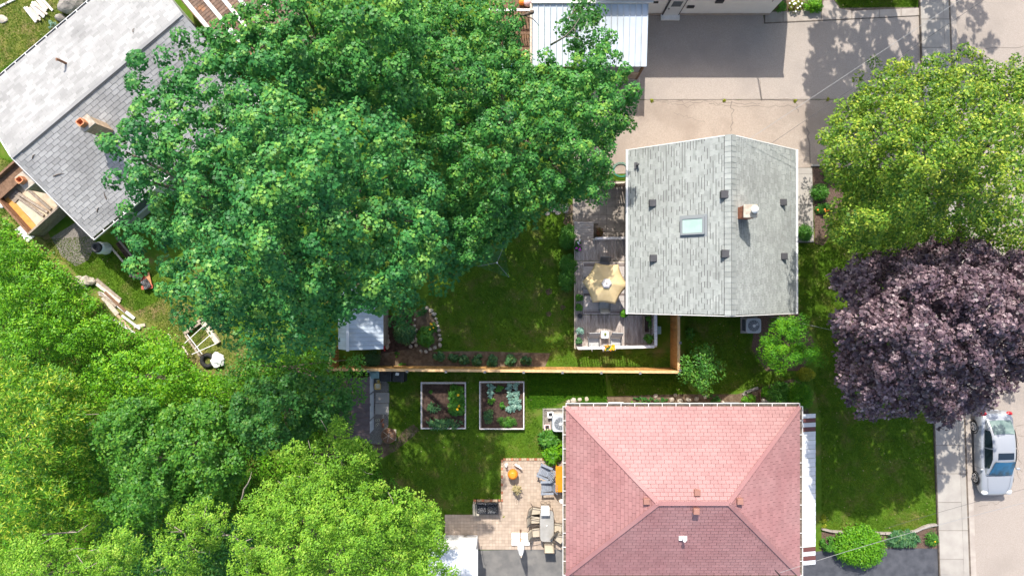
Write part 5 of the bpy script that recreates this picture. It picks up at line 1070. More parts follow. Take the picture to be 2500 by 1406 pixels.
# rug, umbrella, table, chairs
rz_ = DZ + .004
def flat(px0, py0, px1, py1, z, t, name, m, parent):
    a, b = P(px0, py1, z), P(px1, py0, z); return MB().box(((a.x + b.x) / 2, (a.y + b.y) / 2, z - t / 2), (b.x - a.x, b.y - a.y, t)).build(name, m, parent, world=True)
rg = thing('striped_rug', 'grey striped outdoor rug under the tan umbrella', 'rug', P(1475, 700, rz_)); flat(1424, 640, 1526, 766, rz_ + .012, .012, 'rug_field', 'rug', rg)
for y, h in ((643, 2), (646, 4), (760, 4), (757, 1.5), (690, 9), (716, 6), (676, 2), (735, 1.5)): flat(1425.5, y, 1524.5, y + h, rz_ + .016, .003, 'stripe', 'rug_stripe', rg)
flat(1424, 638.5, 1526, 640.5, rz_ + .02, .008, 'binding', 'wood_pale', rg)
def patio_umbrella(px, py, zt, R0, n, rot, m):
    c = P(px, py, zt); o = thing('patio_umbrella', 'open tan six-sided umbrella on the deck', 'umbrella', (c.x, c.y, DZ)); z0 = zt - DZ
    MB().tube([(0, 0, 0), (0, 0, z0 + .1)], .022, 10).build('pole', 'frame_bronze', o, smooth=True); MB().lathe([(.25, 0), (.25, .05), (.06, .09), (.04, .3), (.02, .3)], (0, 0, 0), 20).build('base', 'frame_bronze', o, smooth=True)
    def pt(ang, r):
        k = ang / (2 * math.pi / n); f = k - math.floor(k); sag = 4 * f * (1 - f)
        rr = r * R0 * (math.cos(math.pi / n) / math.cos((f - .5) * 2 * math.pi / n)) * (1 - .07 * sag * r)
        z = z0 - .42 * r ** 1.25 - .10 * sag * r * r * .6 + .0
        return (rr * math.cos(ang + rot), rr * math.sin(ang + rot), z)
    m_ = MB(); K = n * 8; rings = [.14, .3, .5, .7, .88, 1.0]
    V = [pt(2 * math.pi * k / K, r) for r in rings for k in range(K)]
    m_.add(V, [(i * K + k, i * K + (k + 1) % K, (i + 1) * K + (k + 1) % K, (i + 1) * K + k) for i in range(len(rings) - 1) for k in range(K)])
    cn = m_.build('canopy', m, o, smooth=True, solid=.008)
    m_ = MB(); V = [pt(2 * math.pi * k / K, r) for r in (.02, .12, .23) for k in range(K)]; V = [(x, y, z + .07) for x, y, z in V]; m_.add(V, [(i * K + k, i * K + (k + 1) % K, (i + 1) * K + (k + 1) % K, (i + 1) * K + k) for i in range(2) for k in range(K)])
    m_.build('vent_flap', 'white_wood', cn, smooth=True, solid=.006)
    MB().lathe([(.03, 0), (.03, .05), (.01, .1)], (0, 0, z0 + .04), 10).build('finial', 'frame_bronze', o)
    for k in range(n):
        a = pt(2 * math.pi * k / n, 1.0); MB().bar((0, 0, z0 - .04), (a[0] * .98, a[1] * .98, a[2] - .02), .018, .012).build('rib', 'frame_bronze', o)
patio_umbrella(1481, 692, 2.75, 1.14, 6, R(-4), 'umbrella_tan')
tb = thing('deck_table', 'round dark table under the tan umbrella', 'table', P(1479, 694, DZ)); MB().lathe([(.01, .70), (.52, .70), (.54, .715), (.52, .73), (.01, .73)], (0, 0, 0), 28).build('tabletop', 'frame_grey', tb)
for k in range(4): a = R(45 + 90 * k); MB().tube([(.35 * math.cos(a), .35 * math.sin(a), .7), (.42 * math.cos(a), .42 * math.sin(a), .02)], .018, 6).build('leg', 'frame_grey', tb)
def sling_chair(label, loc, rz, mf='frame_bronze', ms='sling_beige', group=None, rec=.22, swivel=False, name='patio_chair', w=.52, d=.50, h=.42, bh=.55):
    o = thing(name, label, 'chair', loc, rz, group)     # faces +y
    MB().box((0, 0, h), (w - .04, d, .03)).build('seat', ms, o, bevel=.01)
    MB().grid(lambda u, v: ((u - .5) * (w - .04), -d / 2 - rec * v ** 1.2, h + .03 + bh * v), 4, 6).build('backrest', ms, o, smooth=True, solid=.025)
    for s in (-1, 1):
        x = s * w / 2
        MB().tube([(x, d / 2, h), (x, -d / 2, h), (x, -d / 2 - rec * .5, h + bh * .5), (x, -d / 2 - rec, h + bh + .03)], .016, 6).build('side_frame', mf, o, smooth=True)
        ar = MB().tube([(x, d / 2 + .02, 0 if not swivel else h), (x + s * .03, d / 2 + .02, h + .2), (x + s * .03, -d / 2 - .06, h + .24)], .018, 6).build('armrest', mf, o, smooth=True)
        if not swivel:
            MB().tube([(x, -d / 2, h), (x, -d / 2 - .1, 0)], .015, 6).build('leg', mf, o); MB().tube([(x, d / 2, h), (x, d / 2 + .03, 0)], .015, 6).build('leg', mf, o)
    MB().tube([(-w / 2, -d / 2 - rec, h + bh + .03), (w / 2, -d / 2 - rec, h + bh + .03)], .016, 6).build('top_rail', mf, o)
    if swivel:
        MB().tube([(0, 0, .05), (0, 0, h)], .03, 8).build('pedestal', mf, o); MB().tube([(.3 * math.cos(t), .3 * math.sin(t), .02) for t in np.arange(0, 6.28, .35)], .018, 6, closed=True).build('base_ring', mf, o)
        MB().tube([(-.3, 0, .03), (.3, 0, .03)], .015, 6).build('base_bar', mf, o)
    return o
def at(px, py, z=0.0): q = P(px, py, z + .45); return (q.x, q.y, z)
sling_chair('dark chair below the tan umbrella on the rug', at(1475, 742, DZ), 0, 'frame_grey', 'sling_grey', 'chairs round the deck table')
sling_chair('dark chair above the tan umbrella on the rug', at(1476, 650, DZ), math.pi, 'frame_grey', 'frame_grey', 'chairs round the deck table')
sling_chair('dark chair left of the tan umbrella on the rug', at(1440, 692, DZ), -math.pi / 2, 'frame_grey', 'sling_grey', 'chairs round the deck table')
def lounge(label, loc, rz):
    o = thing('lounge_chair', label, 'chair', loc, rz, 'lounge chairs at the deck rail')
    MB().grid(lambda u, v: ((u - .5) * .5, -.05 + v * .42, .30 + .03 * v), 2, 4).build('seat', 'sling_grey', o, solid=.03)
    MB().grid(lambda u, v: ((u - .5) * .54, -.08 - v * .30, .33 + v * .62), 2, 6).build('backrest', 'sling_grey', o, solid=.03)
    for s in (-1, 1):
        MB().tube([(s * .28, .4, 0), (s * .28, .36, .3), (s * .28, .3, .48), (s * .28, -.2, .52)], .018, 6).build('armrest', 'frame_grey', o); MB().tube([(s * .28, -.05, .3), (s * .28, -.35, 0)], .018, 6).build('leg', 'frame_grey', o); MB().tube([(s * .27, .36, .31), (s * .27, -.06, .31), (s * .28, -.38, .96)], .016, 6).build('side_frame', 'frame_grey', o)
    return o
lounge('grey lounge chair left of the small white table on the deck', at(1450, 829, DZ), math.pi + .03); lounge('grey lounge chair right of the small white table on the deck', at(1504, 829, DZ), math.pi - .06)
# the lounge chairs face the rail below, their backs lean towards the house
q = P(1477, 817, DZ + .5); t = thing('side_table', 'small white square table between the two lounge chairs', 'table', (q.x, q.y, DZ)); MB().lathe([(.01, 0), (.19, 0), (.2, .02), (.19, .04), (.01, .04)], (0, 0, .46), 24, square=7).build('tabletop', 'aircon_metal', t)
for sx, sy in ((1, 1), (1, -1), (-1, 1), (-1, -1)): MB().tube([(.14 * sx, .14 * sy, .46), (.16 * sx, .16 * sy, 0)], .015, 6).build('leg', 'white_plastic', t)
plant('table_plant', 'tiny pale plant on the small white deck table', 'plant', 1477, 815, 3.5, 3.5, .16, 'leaf_gold', .06, z0=DZ + .5, per=8, dens=.5)
def potted(label, px, py, r, m, z0=DZ, potm='black_plastic', ph=.26, pr=.17, leaf=.08, h=.35, flowers=None, per=18, tm=T_OVAL, group=None, cat='potted plant'):
    q = P(px, py, z0 + ph); base = Vector((q.x, q.y, z0)); o = thing('potted_plant', label, cat, base, 0, group)
    MB().lathe([(pr * .75, 0), (pr, ph), (pr * 1.06, ph), (pr * 1.06, ph + .02), (pr * .88, ph + .02), (pr * .85, ph - .04), (.01, ph - .04)], (0, 0, 0), 18).build('pot', potm, o, smooth=False)
    if m:
        k = (H - z0 - ph) / F; a = r * k; nc = 14; d = rng.normal(size=(nc, 3)); d /= np.linalg.norm(d, axis=1, keepdims=True); d[:, 2] = np.abs(d[:, 2]); c = d * np.array([a * .65, a * .65, h * .7]) + np.array([0, 0, ph + .05])
        ar = clump_leaves(c, np.full(nc, a * .45), per, leaf, .8); link('foliage', leaves_mesh('foliage', *[ar[i] for i in range(5)], tm, m), None, o)
        if flowers:
            for i in range(flowers[1]):
                e = c[rng.integers(nc)]; MB().lathe([(.004, 0), (flowers[2], .02), (flowers[2] * .6, .035), (.003, .03)], (e[0] + rng.normal() * .03, e[1] + rng.normal() * .03, e[2] + a * .42), 7).build('flower', flowers[0], o)
    return o
G = 'pots along the deck edge'
potted('leafy potted plant above its twin at the left deck edge beside the rug', 1414, 727, 10, 'leaf_garden', group=G, tm=T_STAR); potted('leafy potted plant at the left deck edge just above an empty pot', 1413, 750, 10, 'leaf_garden', group=G)
potted('empty black pot at the left deck edge', 1416, 771, 0, None, group=G, pr=.12, ph=.2); potted('blue-green potted plant at the left deck edge by the lounge chairs', 1416, 808, 10, 'leaf_blue', group=G, potm='wood_brown'); potted('small potted plant in the bottom left deck corner', 1413, 832, 9, 'leaf_teal', group=G)
potted('black pot with grassy tuft at the grey house corner', 1523, 766, 9, 'leaf_bright', pr=.2, ph=.34, tm=T_NARROW, leaf=.16); potted('red-leaved bush in a pot above the deck railing', 1463, 567, 12, 'leaf_red', z0=.03, h=.5)
potted('pot with white and purple flowers beside the hedge at the deck', 1410, 605, 11, 'leaf_dark', z0=DZ, flowers=('fl_purple', 9, .045)); potted('pot of white petunias above the purple flowers', 1411, 594, 7, 'leaf_dark', z0=DZ, flowers=('fl_white', 6, .04), pr=.12)
potted('bushy potted tomato plant at the right end of the deck', 1583, 825, 13, 'leaf_garden', h=.6, leaf=.11, potm='wood_brown')
tr = thing('trough_planter', 'long dark trough of green plants at the right end of the deck', 'planter', P(1580, 790, DZ))
for (x0, y0, x1, y1) in ((1572.5, 771, 1573.8, 812), (1585, 771, 1586.3, 812), (1573, 770.5, 1586, 772), (1573, 811, 1586, 812.5)): flat(x0, y0, x1, y1, DZ + .42, .42, 'side', 'wood_old', tr)
flat(1574, 772, 1585, 811, DZ + .34, .3, 'soil', 'dark_soil', tr)
c = np.array([[rng.uniform(-.09, .09), rng.uniform(-.2, .38), .42] for _ in range(16)]); ar = clump_leaves(c, np.full(16, .11), 16, .08); link('foliage', leaves_mesh('foliage', *ar, T_OVAL, 'leaf_garden'), None, tr)
MB().box((.24, 0, .5), (.05, .85, .04)).build('support_rail', 'wood_pale', tr)
fb = thing('flower_box', 'white window box of yellow flowers hung on the deck rail', 'planter', P(1487, 848, 1.45)); q = .30
for c_, d_ in (((0, .14, 0), (.62, .02, .18)), ((0, -.14, 0), (.62, .02, .18)), ((.31, 0, 0), (.02, .3, .18)), ((-.31, 0, 0), (.02, .3, .18))): MB().box(c_, d_).build('side', 'white_wood', fb)
MB().box((0, 0, .02), (.6, .26, .04)).build('soil', 'dark_soil', fb); c = np.array([[rng.uniform(-.26, .26), rng.uniform(-.12, .12), .09] for _ in range(18)]); ar = clump_leaves(c, np.full(18, .07), 12, .06); link('foliage', leaves_mesh('foliage', *ar, T_OVAL, 'leaf_garden'), None, fb)
for i in range(34): MB().lathe([(.004, 0), (.035, .015), (.022, .035), (.003, .035)], (rng.uniform(-.28, .28), rng.uniform(-.14, .14), .15 + rng.uniform(0, .05)), 7).build('flower', 'fl_yellow' if i % 4 else 'fl_orange', fb)
q = P(1608, 806, .45); u = thing('utility_box', 'pale teal utility box outside the right deck railing', 'box', (q.x, q.y, 0)); MB().box((0, 0, .24), (.22, .38, .48)).build('body', 'teal_box', u, bevel=.03); MB().box((0, 0, .49), (.24, .40, .04)).build('lid', 'teal_box', u, bevel=.01)

# ------------------------------------------------------------------ cedar fence
fz = 1.8
def fence(name, label, a, b, front, posts, cat='fence'):
    """a, b ground ends; front = side (unit vector) showing the boards"""
    a, b, fr = Vector(a), Vector(b), Vector(front); o = thing(name, label, cat, ((a.x + b.x) / 2, (a.y + b.y) / 2, 0)); d = (b - a).normalized(); L = (b - a).length; n = int(L / .145)
    for z in (.35, 1.05, 1.6): MB().bar(a - fr * .03 + Vector((0, 0, z)), b - fr * .03 + Vector((0, 0, z)), .04, .09).build('rail', 'wood_cedar', o, world=True)
    for i in range(n):
        q = a + d * ((i + .5) * L / n); MB().bar(q + fr * .012 + Vector((0, 0, .05)), q + fr * .012 + Vector((0, 0, fz - .03 + random.uniform(-.004, .004))), .137, .02, fr).build('board', 'wood_cedar', o, world=True)
    MB().bar(a + Vector((0, 0, fz)), b + Vector((0, 0, fz)), .13, .035).build('cap_rail', 'wood_cedar_cap', o, world=True)
    for i in range(posts):
        q = a.lerp(b, i / (posts - 1)) if posts > 1 else a; p_ = MB().box((q.x - fr.x * .06, q.y - fr.y * .06, .93), (.1, .1, 1.86)).build('post', 'wood_cedar', o, world=True); MB().box((q.x - fr.x * .06, q.y - fr.y * .06, 1.88), (.12, .12, .04)).build('post_cap', 'frame_grey', p_)
    return o
ga, gb = P(800, 894), P(1655, 900.5)
a_ = Vector((P(805, 902, fz).x, P(805, 902, fz).y, 0)); b_ = Vector((P(1657, 908, fz).x, P(1657, 908, fz).y, 0))
fence('cedar_fence', 'long orange cedar fence between the two back yards', a_, b_, (0, 1, 0), 10)
c_ = Vector((b_.x, P(0, 768, .9).y, 0)); fence('cedar_fence', 'short cedar fence from the grey house down to the long fence', c_, b_ + Vector((0, .1, 0)), (-1, 0, 0), 3)
d_ = Vector((a_.x, P(0, 850, .9).y, 0)); fence('brown_fence', 'short dark brown fence return beside the pale shed', d_, a_, (1, 0, 0), 2)

# ------------------------------------------------------------------ back-yard things
# rotary clothesline
q = P(1213, 641, 1.9); cl = thing('rotary_clothesline', 'green triangular rotary clothesline on the shaded lawn', 'clothesline', (q.x, q.y, 0)); MB().tube([(0, 0, 0), (0, 0, 1.75)], .022, 8).build('pole', 'wire_grey', cl); MB().lathe([(.05, 0), (.05, .08), (.02, .12)], (0, 0, 1.66), 10).build('hub', 'white_plastic', cl)
tips = [P(1230, 601, 2.0) - Vector((q.x, q.y, 0)), P(1243, 677, 2.0) - Vector((q.x, q.y, 0)), P(1167, 650, 2.0) - Vector((q.x, q.y, 0))]
for t in tips: MB().tube([(0, 0, 1.55), t], .014, 6).build('arm', 'wire_grey', cl)
for k in range(9):
    f = .28 + .09 * k; pts = [Vector((0, 0, 1.55)).lerp(t, f) for t in tips]; MB().tube(pts, .009, 4, closed=True).build('line', 'green_line', cl)
ORD = 'first second third fourth fifth sixth seventh eighth ninth tenth eleventh twelfth thirteenth fourteenth fifteenth sixteenth seventeenth eighteenth nineteenth twentieth twenty-first twenty-second'.split()
def stones(pts, label, group, m='stone', hz=.14):
    for i, (x, y, r) in enumerate(pts):
        k = 1 / 46; p = P(x, y, 0); o = MB().rock((0, 0, .04), (r * k * random.uniform(.8, 1.2), r * k * random.uniform(.7, 1.1), hz * random.uniform(.7, 1.3)), random.random() * 50, 2).build('stone', m)
        o.location = p; o.rotation_euler = (0, 0, random.uniform(0, 3)); tag(o, ORD[i] + ' ' + label, 'stone', group)
ring = [(1042, 752, 5), (1052, 758, 5), (1060, 766, 5), (1064, 778, 4), (1067, 787, 4), (1070, 797, 4), (1071, 806, 5), (1073, 818, 4), (1075, 828, 5), (1074, 842, 6), (1062, 848, 5), (1050, 852, 6), (1040, 858, 5), (1028, 857, 5), (1016, 842, 5), (1018, 830, 6), (1008, 833, 5), (1016, 818, 5), (1016, 806, 5), (1012, 795, 4), (1003, 845, 5), (1013, 780, 4)]
stones(ring, 'rough stone clockwise from the top of the rock garden ring', 'stones edging the rock garden')
stones([(943, 783, 6), (943, 796, 6), (944, 808, 6), (944, 821, 7), (945, 834, 8), (946, 846, 6)], 'larger stone from the top in the column right of the pale shed', 'stones beside the pale shed', hz=.2)
plant('begonia', 'red flowers at the lower corner of the pale shed', 'flowers', 938, 849, 6, 5, .25, 'leaf_garden', .06, per=10, dens=.5, flowers=('fl_red', 8, .045)); plant('marigold', 'orange flowers on the stones beside the pale shed', 'flowers', 939, 796, 5, 10, .25, 'leaf_garden', .06, per=10, dens=.5, flowers=('fl_orange', 6, .04))
# compost bins
def bin_(label, px, py, m, w_=.72):
    q = P(px, py, .8); o = thing('compost_bin', label, 'bin', (q.x, q.y, 0), random.uniform(-.03, .03), 'bins below the cedar fence'); MB().box((0, 0, .36), (w_, w_ * .95, .72), 0, .86).build('body', m, o, bevel=.03); MB().box((0, 0, .76), (w_ * .9, w_ * .88, .08), 0, .9).build('lid', m, o, bevel=.02); MB().box((0, .02, .82), (.2, .12, .05)).build('handle', m, o, bevel=.015); return o
bin_('black compost bin next to the brown shed corner', 941, 917, 'black_plastic'); bin_('black compost bin with a pale scrap on its lid', 972, 918, 'black_plastic'); bin_('dark green bin wedged behind the brown shed', 913, 912, 'teal_box', .6)
q = P(969, 913, .9); o = MB().add([(-.1, -.06, 0), (.09, -.08, .01), (.12, .05, .02), (-.05, .09, .01), (-.1, -.06, .02), (.09, -.08, .03), (.12, .05, .04), (-.05, .09, .03)], [(0, 3, 2, 1), (4, 5, 6, 7), (0, 1, 5, 4), (1, 2, 6, 5), (2, 3, 7, 6), (3, 0, 4, 7)]).build('paper_scrap', 'white_plastic'); o.location = (q.x, q.y, .86); tag(o, 'pale scrap lying on a black compost bin lid', 'scrap')
# raised beds
def raised_bed(label, px0, py0, px1, py1):
    o = thing('raised_bed', label, 'raised bed', P((px0 + px1) / 2, (py0 + py1) / 2, 0), 0, 'raised vegetable beds'); zt = .30
    for (x0, y0, x1, y1) in ((px0, py0, px1, py0 + 2.6), (px0, py1 - 2.6, px1, py1), (px0, py0 + 2.8, px0 + 2.6, py1 - 2.8), (px1 - 2.6, py0 + 2.8, px1, py1 - 2.8)): flat(x0, y0, x1, y1, zt, .30, 'board', 'white_wood', o)
    for (x0, y0, x1, y1) in ((px0 + 3.2, py0 + 3.2, px1 - 3.2, py0 + 5), (px0 + 3.2, py0 + 5.1, px0 + 5, py1 - 4)): flat(x0, y0, x1, y1, zt - .03, .2, 'inner_board', 'wood_old', o)
    flat(px0 + 2.7, py0 + 2.7, px1 - 2.7, py1 - 2.7, .20, .19, 'soil', 'dark_soil', o); return o
raised_bed('raised bed with squash plants, nearest the brown shed', 1027, 933, 1137, 1047); raised_bed('raised bed with blue-green cabbages', 1170, 931, 1280, 1048)
Z = .2
def veg(label, px, py, rx, ry, h, m, leaf, tm=T_OVAL, name='vegetable_plant', **k): return plant(name, label, 'plant', px, py, rx, ry, h, m, leaf, tm, z0=Z, **k)
veg('upper squash plant with a yellow flower in the raised bed', 1117, 963, 19, 22, .5, 'leaf_garden', .26, T_STAR, 'squash_plant', per=12, dens=.7, flowers=('fl_yellow', 1, .07)); veg('lower squash plant with two yellow flowers in the raised bed', 1115, 993, 19, 21, .5, 'leaf_garden', .26, T_STAR, 'squash_plant', per=12, dens=.7, flowers=('fl_yellow', 2, .07))
veg('wispy onion row along the bottom of the squash bed', 1080, 1035, 46, 10, .35, 'leaf_teal', .26, T_NARROW, 'onion_row', per=12, dens=.8); veg('sprawling leek clump in the squash bed', 1060, 995, 16, 13, .25, 'leaf_teal', .22, T_NARROW, 'leek_clump', per=8, dens=.6); veg('single small sprout in the squash bed', 1051, 957, 4, 4, .15, 'leaf_garden', .08, per=8, dens=.4)
for i, (x, y, r) in enumerate([(1246, 946, 9), (1262, 945, 8), (1244, 962, 9), (1262, 963, 9), (1248, 979, 9), (1265, 980, 8), (1250, 996, 8), (1263, 995, 8), (1242, 1000, 6), (1200, 944, 9), (1196, 960, 9)]):
    veg(['topmost left cabbage in the blue-green column', 'topmost right cabbage in the blue-green column', 'second left cabbage in the blue-green column', 'second right cabbage in the blue-green column', 'third left cabbage in the blue-green column', 'third right cabbage in the blue-green column', 'lowest left cabbage in the blue-green column', 'lowest right cabbage in the blue-green column', 'smallest cabbage left of the blue-green column', 'kale in the top left of the cabbage bed', 'kale below the top left one in the cabbage bed'][i], x, y, r, r, .28, 'leaf_blue', .15, T_OVAL, 'cabbage', per=8, dens=.6, up=.9, group='cabbages and kale in the raised bed')
veg('green pepper plant beside the top left kale', 1218, 947, 10, 9, .35, 'leaf_garden', .12, per=14, dens=.6); veg('small green plant left of centre in the cabbage bed', 1198, 981, 10, 8, .3, 'leaf_garden', .12, per=10, dens=.5); veg('small green plant at the centre of the cabbage bed', 1225, 991, 8, 9, .3, 'leaf_garden', .12, per=10, dens=.5)
veg('feathery carrot patch on the left of the cabbage bed', 1193, 1018, 13, 21, .35, 'leaf_teal', .10, T_NARROW, 'carrot_patch', per=26, dens=.9); veg('feathery carrot patch along the bottom of the cabbage bed', 1238, 1030, 30, 14, .35, 'leaf_garden', .10, T_NARROW, 'carrot_patch', per=26, dens=1)
# slabs and clutter by the brown shed
for i, (y0, y1) in enumerate(((958, 983.5), (985, 1011))):
    o = flat(917 - i, y0, 950 - i, y1, .06, .06, 'paving_slab', 'slab_pale' if 0 else 'concrete', None); tag(o, ('beige slab at the shed doors, upper one of two', 'beige slab at the shed doors, lower one of two')[i], 'slab', 'slabs at the shed doors')
def tubb(name, label, px, py, w_, h, m, inner, cat='bucket', sq=6, z0=0.0):
    q = P(px, py, z0 + h); o = thing(name, label, cat, (q.x, q.y, z0), random.uniform(-.2, .2)); MB().lathe([(w_ * .4, 0), (w_ * .5, h), (w_ * .43, h), (w_ * .36, .05), (.01, .05)], (0, 0, 0), 20, square=sq).build('tub', m, o); MB().lathe([(w_ * .40, 0), (.01, .004)], (0, 0, h * .55), 20, square=sq).build('filling', inner, o); return o
tubb('yellow_tub', 'yellow square tub at the brown shed corner', 922, 943, .34, .22, 'yellow_plastic', 'cream_plastic'); tubb('yellow_tub', 'small pale tub above the yellow square tub', 924, 931, .2, .15, 'cream_plastic', 'yellow_plastic')
for i, (x, y, a, m) in enumerate([(935, 1016, 1.5, 'stone'), (933, 1026, 1.0, 'brick'), (935, 1038, 1.55, 'brick'), (922, 1025, .2, 'slab_pale'), (921, 1036, .9, 'slab_pale')]):
    q = P(x, y, .05); o = thing('loose_brick', ['pale brick standing below the shed slabs', 'tilted red brick above the fire pit', 'red brick nearest the fire pit', 'cream block beside the tilted red brick', 'cream block beside the shed wall by the fire pit'][i], 'brick', (q.x, q.y, 0), a, 'loose bricks by the shed')
    MB().box((0, 0, .05), (.22, .11, .1)).build('block', m, o, bevel=.008)
    for k in (-.05, .05): MB().box((k, 0, .1), (.05, .05, .006)).build('core_hole', 'dark_soil', o)
q = P(962, 1062, .03); o = flat(953, 1048, 967, 1075, .05, .05, 'paving_slab', 'slab_pale', None); tag(o, 'cream slab under the fire pit', 'slab')
fp = thing('fire_pit', 'round rusty fire pit with crossed pokers by the bare earth', 'fire pit', P(949, 1063, .35)); fp.location.z = 0
MB().lathe([(.28, .06), (.34, .16), (.36, .34), (.40, .36), (.40, .38), (.34, .38), (.30, .18), (.01, .14)], (0, 0, 0), 32).build('bowl', 'rust', fp, smooth=True)
for k in range(4): a = R(45 + 90 * k); MB().tube([(.28 * math.cos(a), .28 * math.sin(a), .12), (.32 * math.cos(a), .32 * math.sin(a), 0)], .018, 6).build('leg', 'dark_metal', fp)
MB().lathe([(.33, 0), (.33, .012), (.01, .05)], (0, 0, .36), 32).build('mesh_lid', 'rust', fp, smooth=True)
for a in (.5, 1.4, 2.5): MB().tube([(-.33 * math.cos(a), -.33 * math.sin(a), .385), (0, 0, .42), (.33 * math.cos(a), .33 * math.sin(a), .385)], .008, 5).build('poker', 'wood_pale', fp)
q = P(878, 1064, .3); o = thing('blue_container', 'bright blue container below the brown shed', 'container', (q.x, q.y, 0)); MB().lathe([(.13, 0), (.15, .3), (.13, .3), (.11, .05), (.01, .05)], (0, 0, 0), 16).build('tub', 'blue_plastic', o); MB().lathe([(.155, 0), (.15, .03), (.01, .04)], (0, 0, .3), 16).build('lid', 'blue_plastic', o)
# air conditioners
def aircon(label, px, py, w_, h=.75, ext=False):
    q = P(px, py, h); o = thing('air_conditioner', label, 'air conditioner', (q.x, q.y, 0)); MB().box((0, 0, .03), (w_ + .15, w_ + .15, .06)).build('pad', 'concrete', o); MB().lathe([(w_ / 2, 0), (w_ / 2, h - .06), (w_ * .47, h - .06)], (0, 0, .06), 32, square=7).build('body', 'aircon_metal', o)
    MB().lathe([(w_ * .52, 0), (w_ * .52, .05), (w_ * .5, .07), (w_ * .42, .06), (w_ * .42, .02), (.01, .02)], (0, 0, h - .04), 40, square=7).build('top_cover', 'aircon_metal', o)
    MB().lathe([(w_ * .40, 0), (w_ * .40, .012), (.01, .012)], (0, 0, h + .02), 32).build('fan_well', 'aircon_dark', o)
    for k in range(4):
        a = R(20 + 90 * k); MB().add([(w_ * .06 * math.cos(a - .4), w_ * .06 * math.sin(a - .4), h + .037), (w_ * .36 * math.cos(a - .25), w_ * .36 * math.sin(a - .25), h + .036), (w_ * .36 * math.cos(a + .35), w_ * .36 * math.sin(a + .35), h + .05), (w_ * .06 * math.cos(a + .5), w_ * .06 * math.sin(a + .5), h + .045)], [(0, 1, 2, 3)]).build('fan_blade', 'aircon_metal' if k == 0 else 'aircon_dark', o, solid=.006)
    for k in range(5): r_ = w_ * (.12 + .065 * k); MB().tube([(r_ * math.cos(t), r_ * math.sin(t), h + .07) for t in np.arange(0, 6.28, .26)], .006, 4, closed=True).build('guard_ring', 'aircon_metal', o)
    for k in range(6): a = math.pi * k / 6; MB().tube([(-w_ * .41 * math.cos(a), -w_ * .41 * math.sin(a), h + .068), (w_ * .41 * math.cos(a), w_ * .41 * math.sin(a), h + .068)], .005, 4).build('guard_bar', 'aircon_metal', o)
    MB().lathe([(.075, 0), (.075, .02), (.01, .04)], (0, 0, h + .075), 16).build('hub', 'white_plastic', o)
    for k in range(8): MB().box((-w_ / 2 - .012, 0, .12 + k * .07), (.02, w_ * .82, .03)).build('louvre', 'aircon_dark', o)
    return o
aircon('grey air conditioner unit on the grass below the grey house', 1840, 795, .74); aircon('grey air conditioner unit on gravel beside the red roof', 1368, 1034, .80)
def dog_pot(label, px, py, m):
    q = P(px, py, .3); o = thing('square_pot', label, 'pot', (q.x, q.y, 0), .1); MB().lathe([(.11, 0), (.16, .3), (.165, .33), (.10, .33), (.08, .1), (.01, .1)], (0, 0, 0), 24, square=8).build('pot', m, o); MB().lathe([(.085, 0), (.01, .003)], (0, 0, .25), 16, square=8).build('opening', 'black_plastic', o)
dog_pot('white square pot on the gravel above the air conditioner', 1344, 1012, 'white_plastic'); dog_pot('pale pink square pot left of the gravel air conditioner', 1336, 1043, 'pink_plastic')
for i, (x0, y0, x1, y1) in enumerate(((1325, 997, 1384, 1000.5), (1325, 1001, 1328.5, 1046))):
    o = thing('gravel_edging', ('pale brick edging along the top of the gravel', 'pale brick edging down the left of the gravel')[i], 'edging', P((x0 + x1) / 2, (y0 + y1) / 2, 0), 0, 'edging of the gravel'); n = 7
    for k in range(n):
        if i == 0: flat(x0 + (x1 - x0) * k / n, y0, x0 + (x1 - x0) * (k + 1) / n - .4, y1, .09, .09, 'brick', 'stone_grey', o)
        else: flat(x0, y0 + (y1 - y0) * k / n, x1, y0 + (y1 - y0) * (k + 1) / n - .4, .09, .09, 'brick', 'stone_grey', o)
pb = scatter([(1330, 1003), (1384, 1002), (1384, 1050), (1330, 1048)], 900); m_ = MB()
for x, y in pb: r_ = random.uniform(.018, .04); m_.add([(x + r_, y, .012), (x, y + r_, .012), (x - r_, y, .012), (x, y - r_, .012), (x, y, .012 + r_)], [(0, 1, 4), (1, 2, 4), (2, 3, 4), (3, 0, 4)])
o = m_.build('gravel_pebbles', 'stone_grey', kind='stuff'); tag(o, 'loose grey pebbles round the gravel air conditioner', 'gravel')
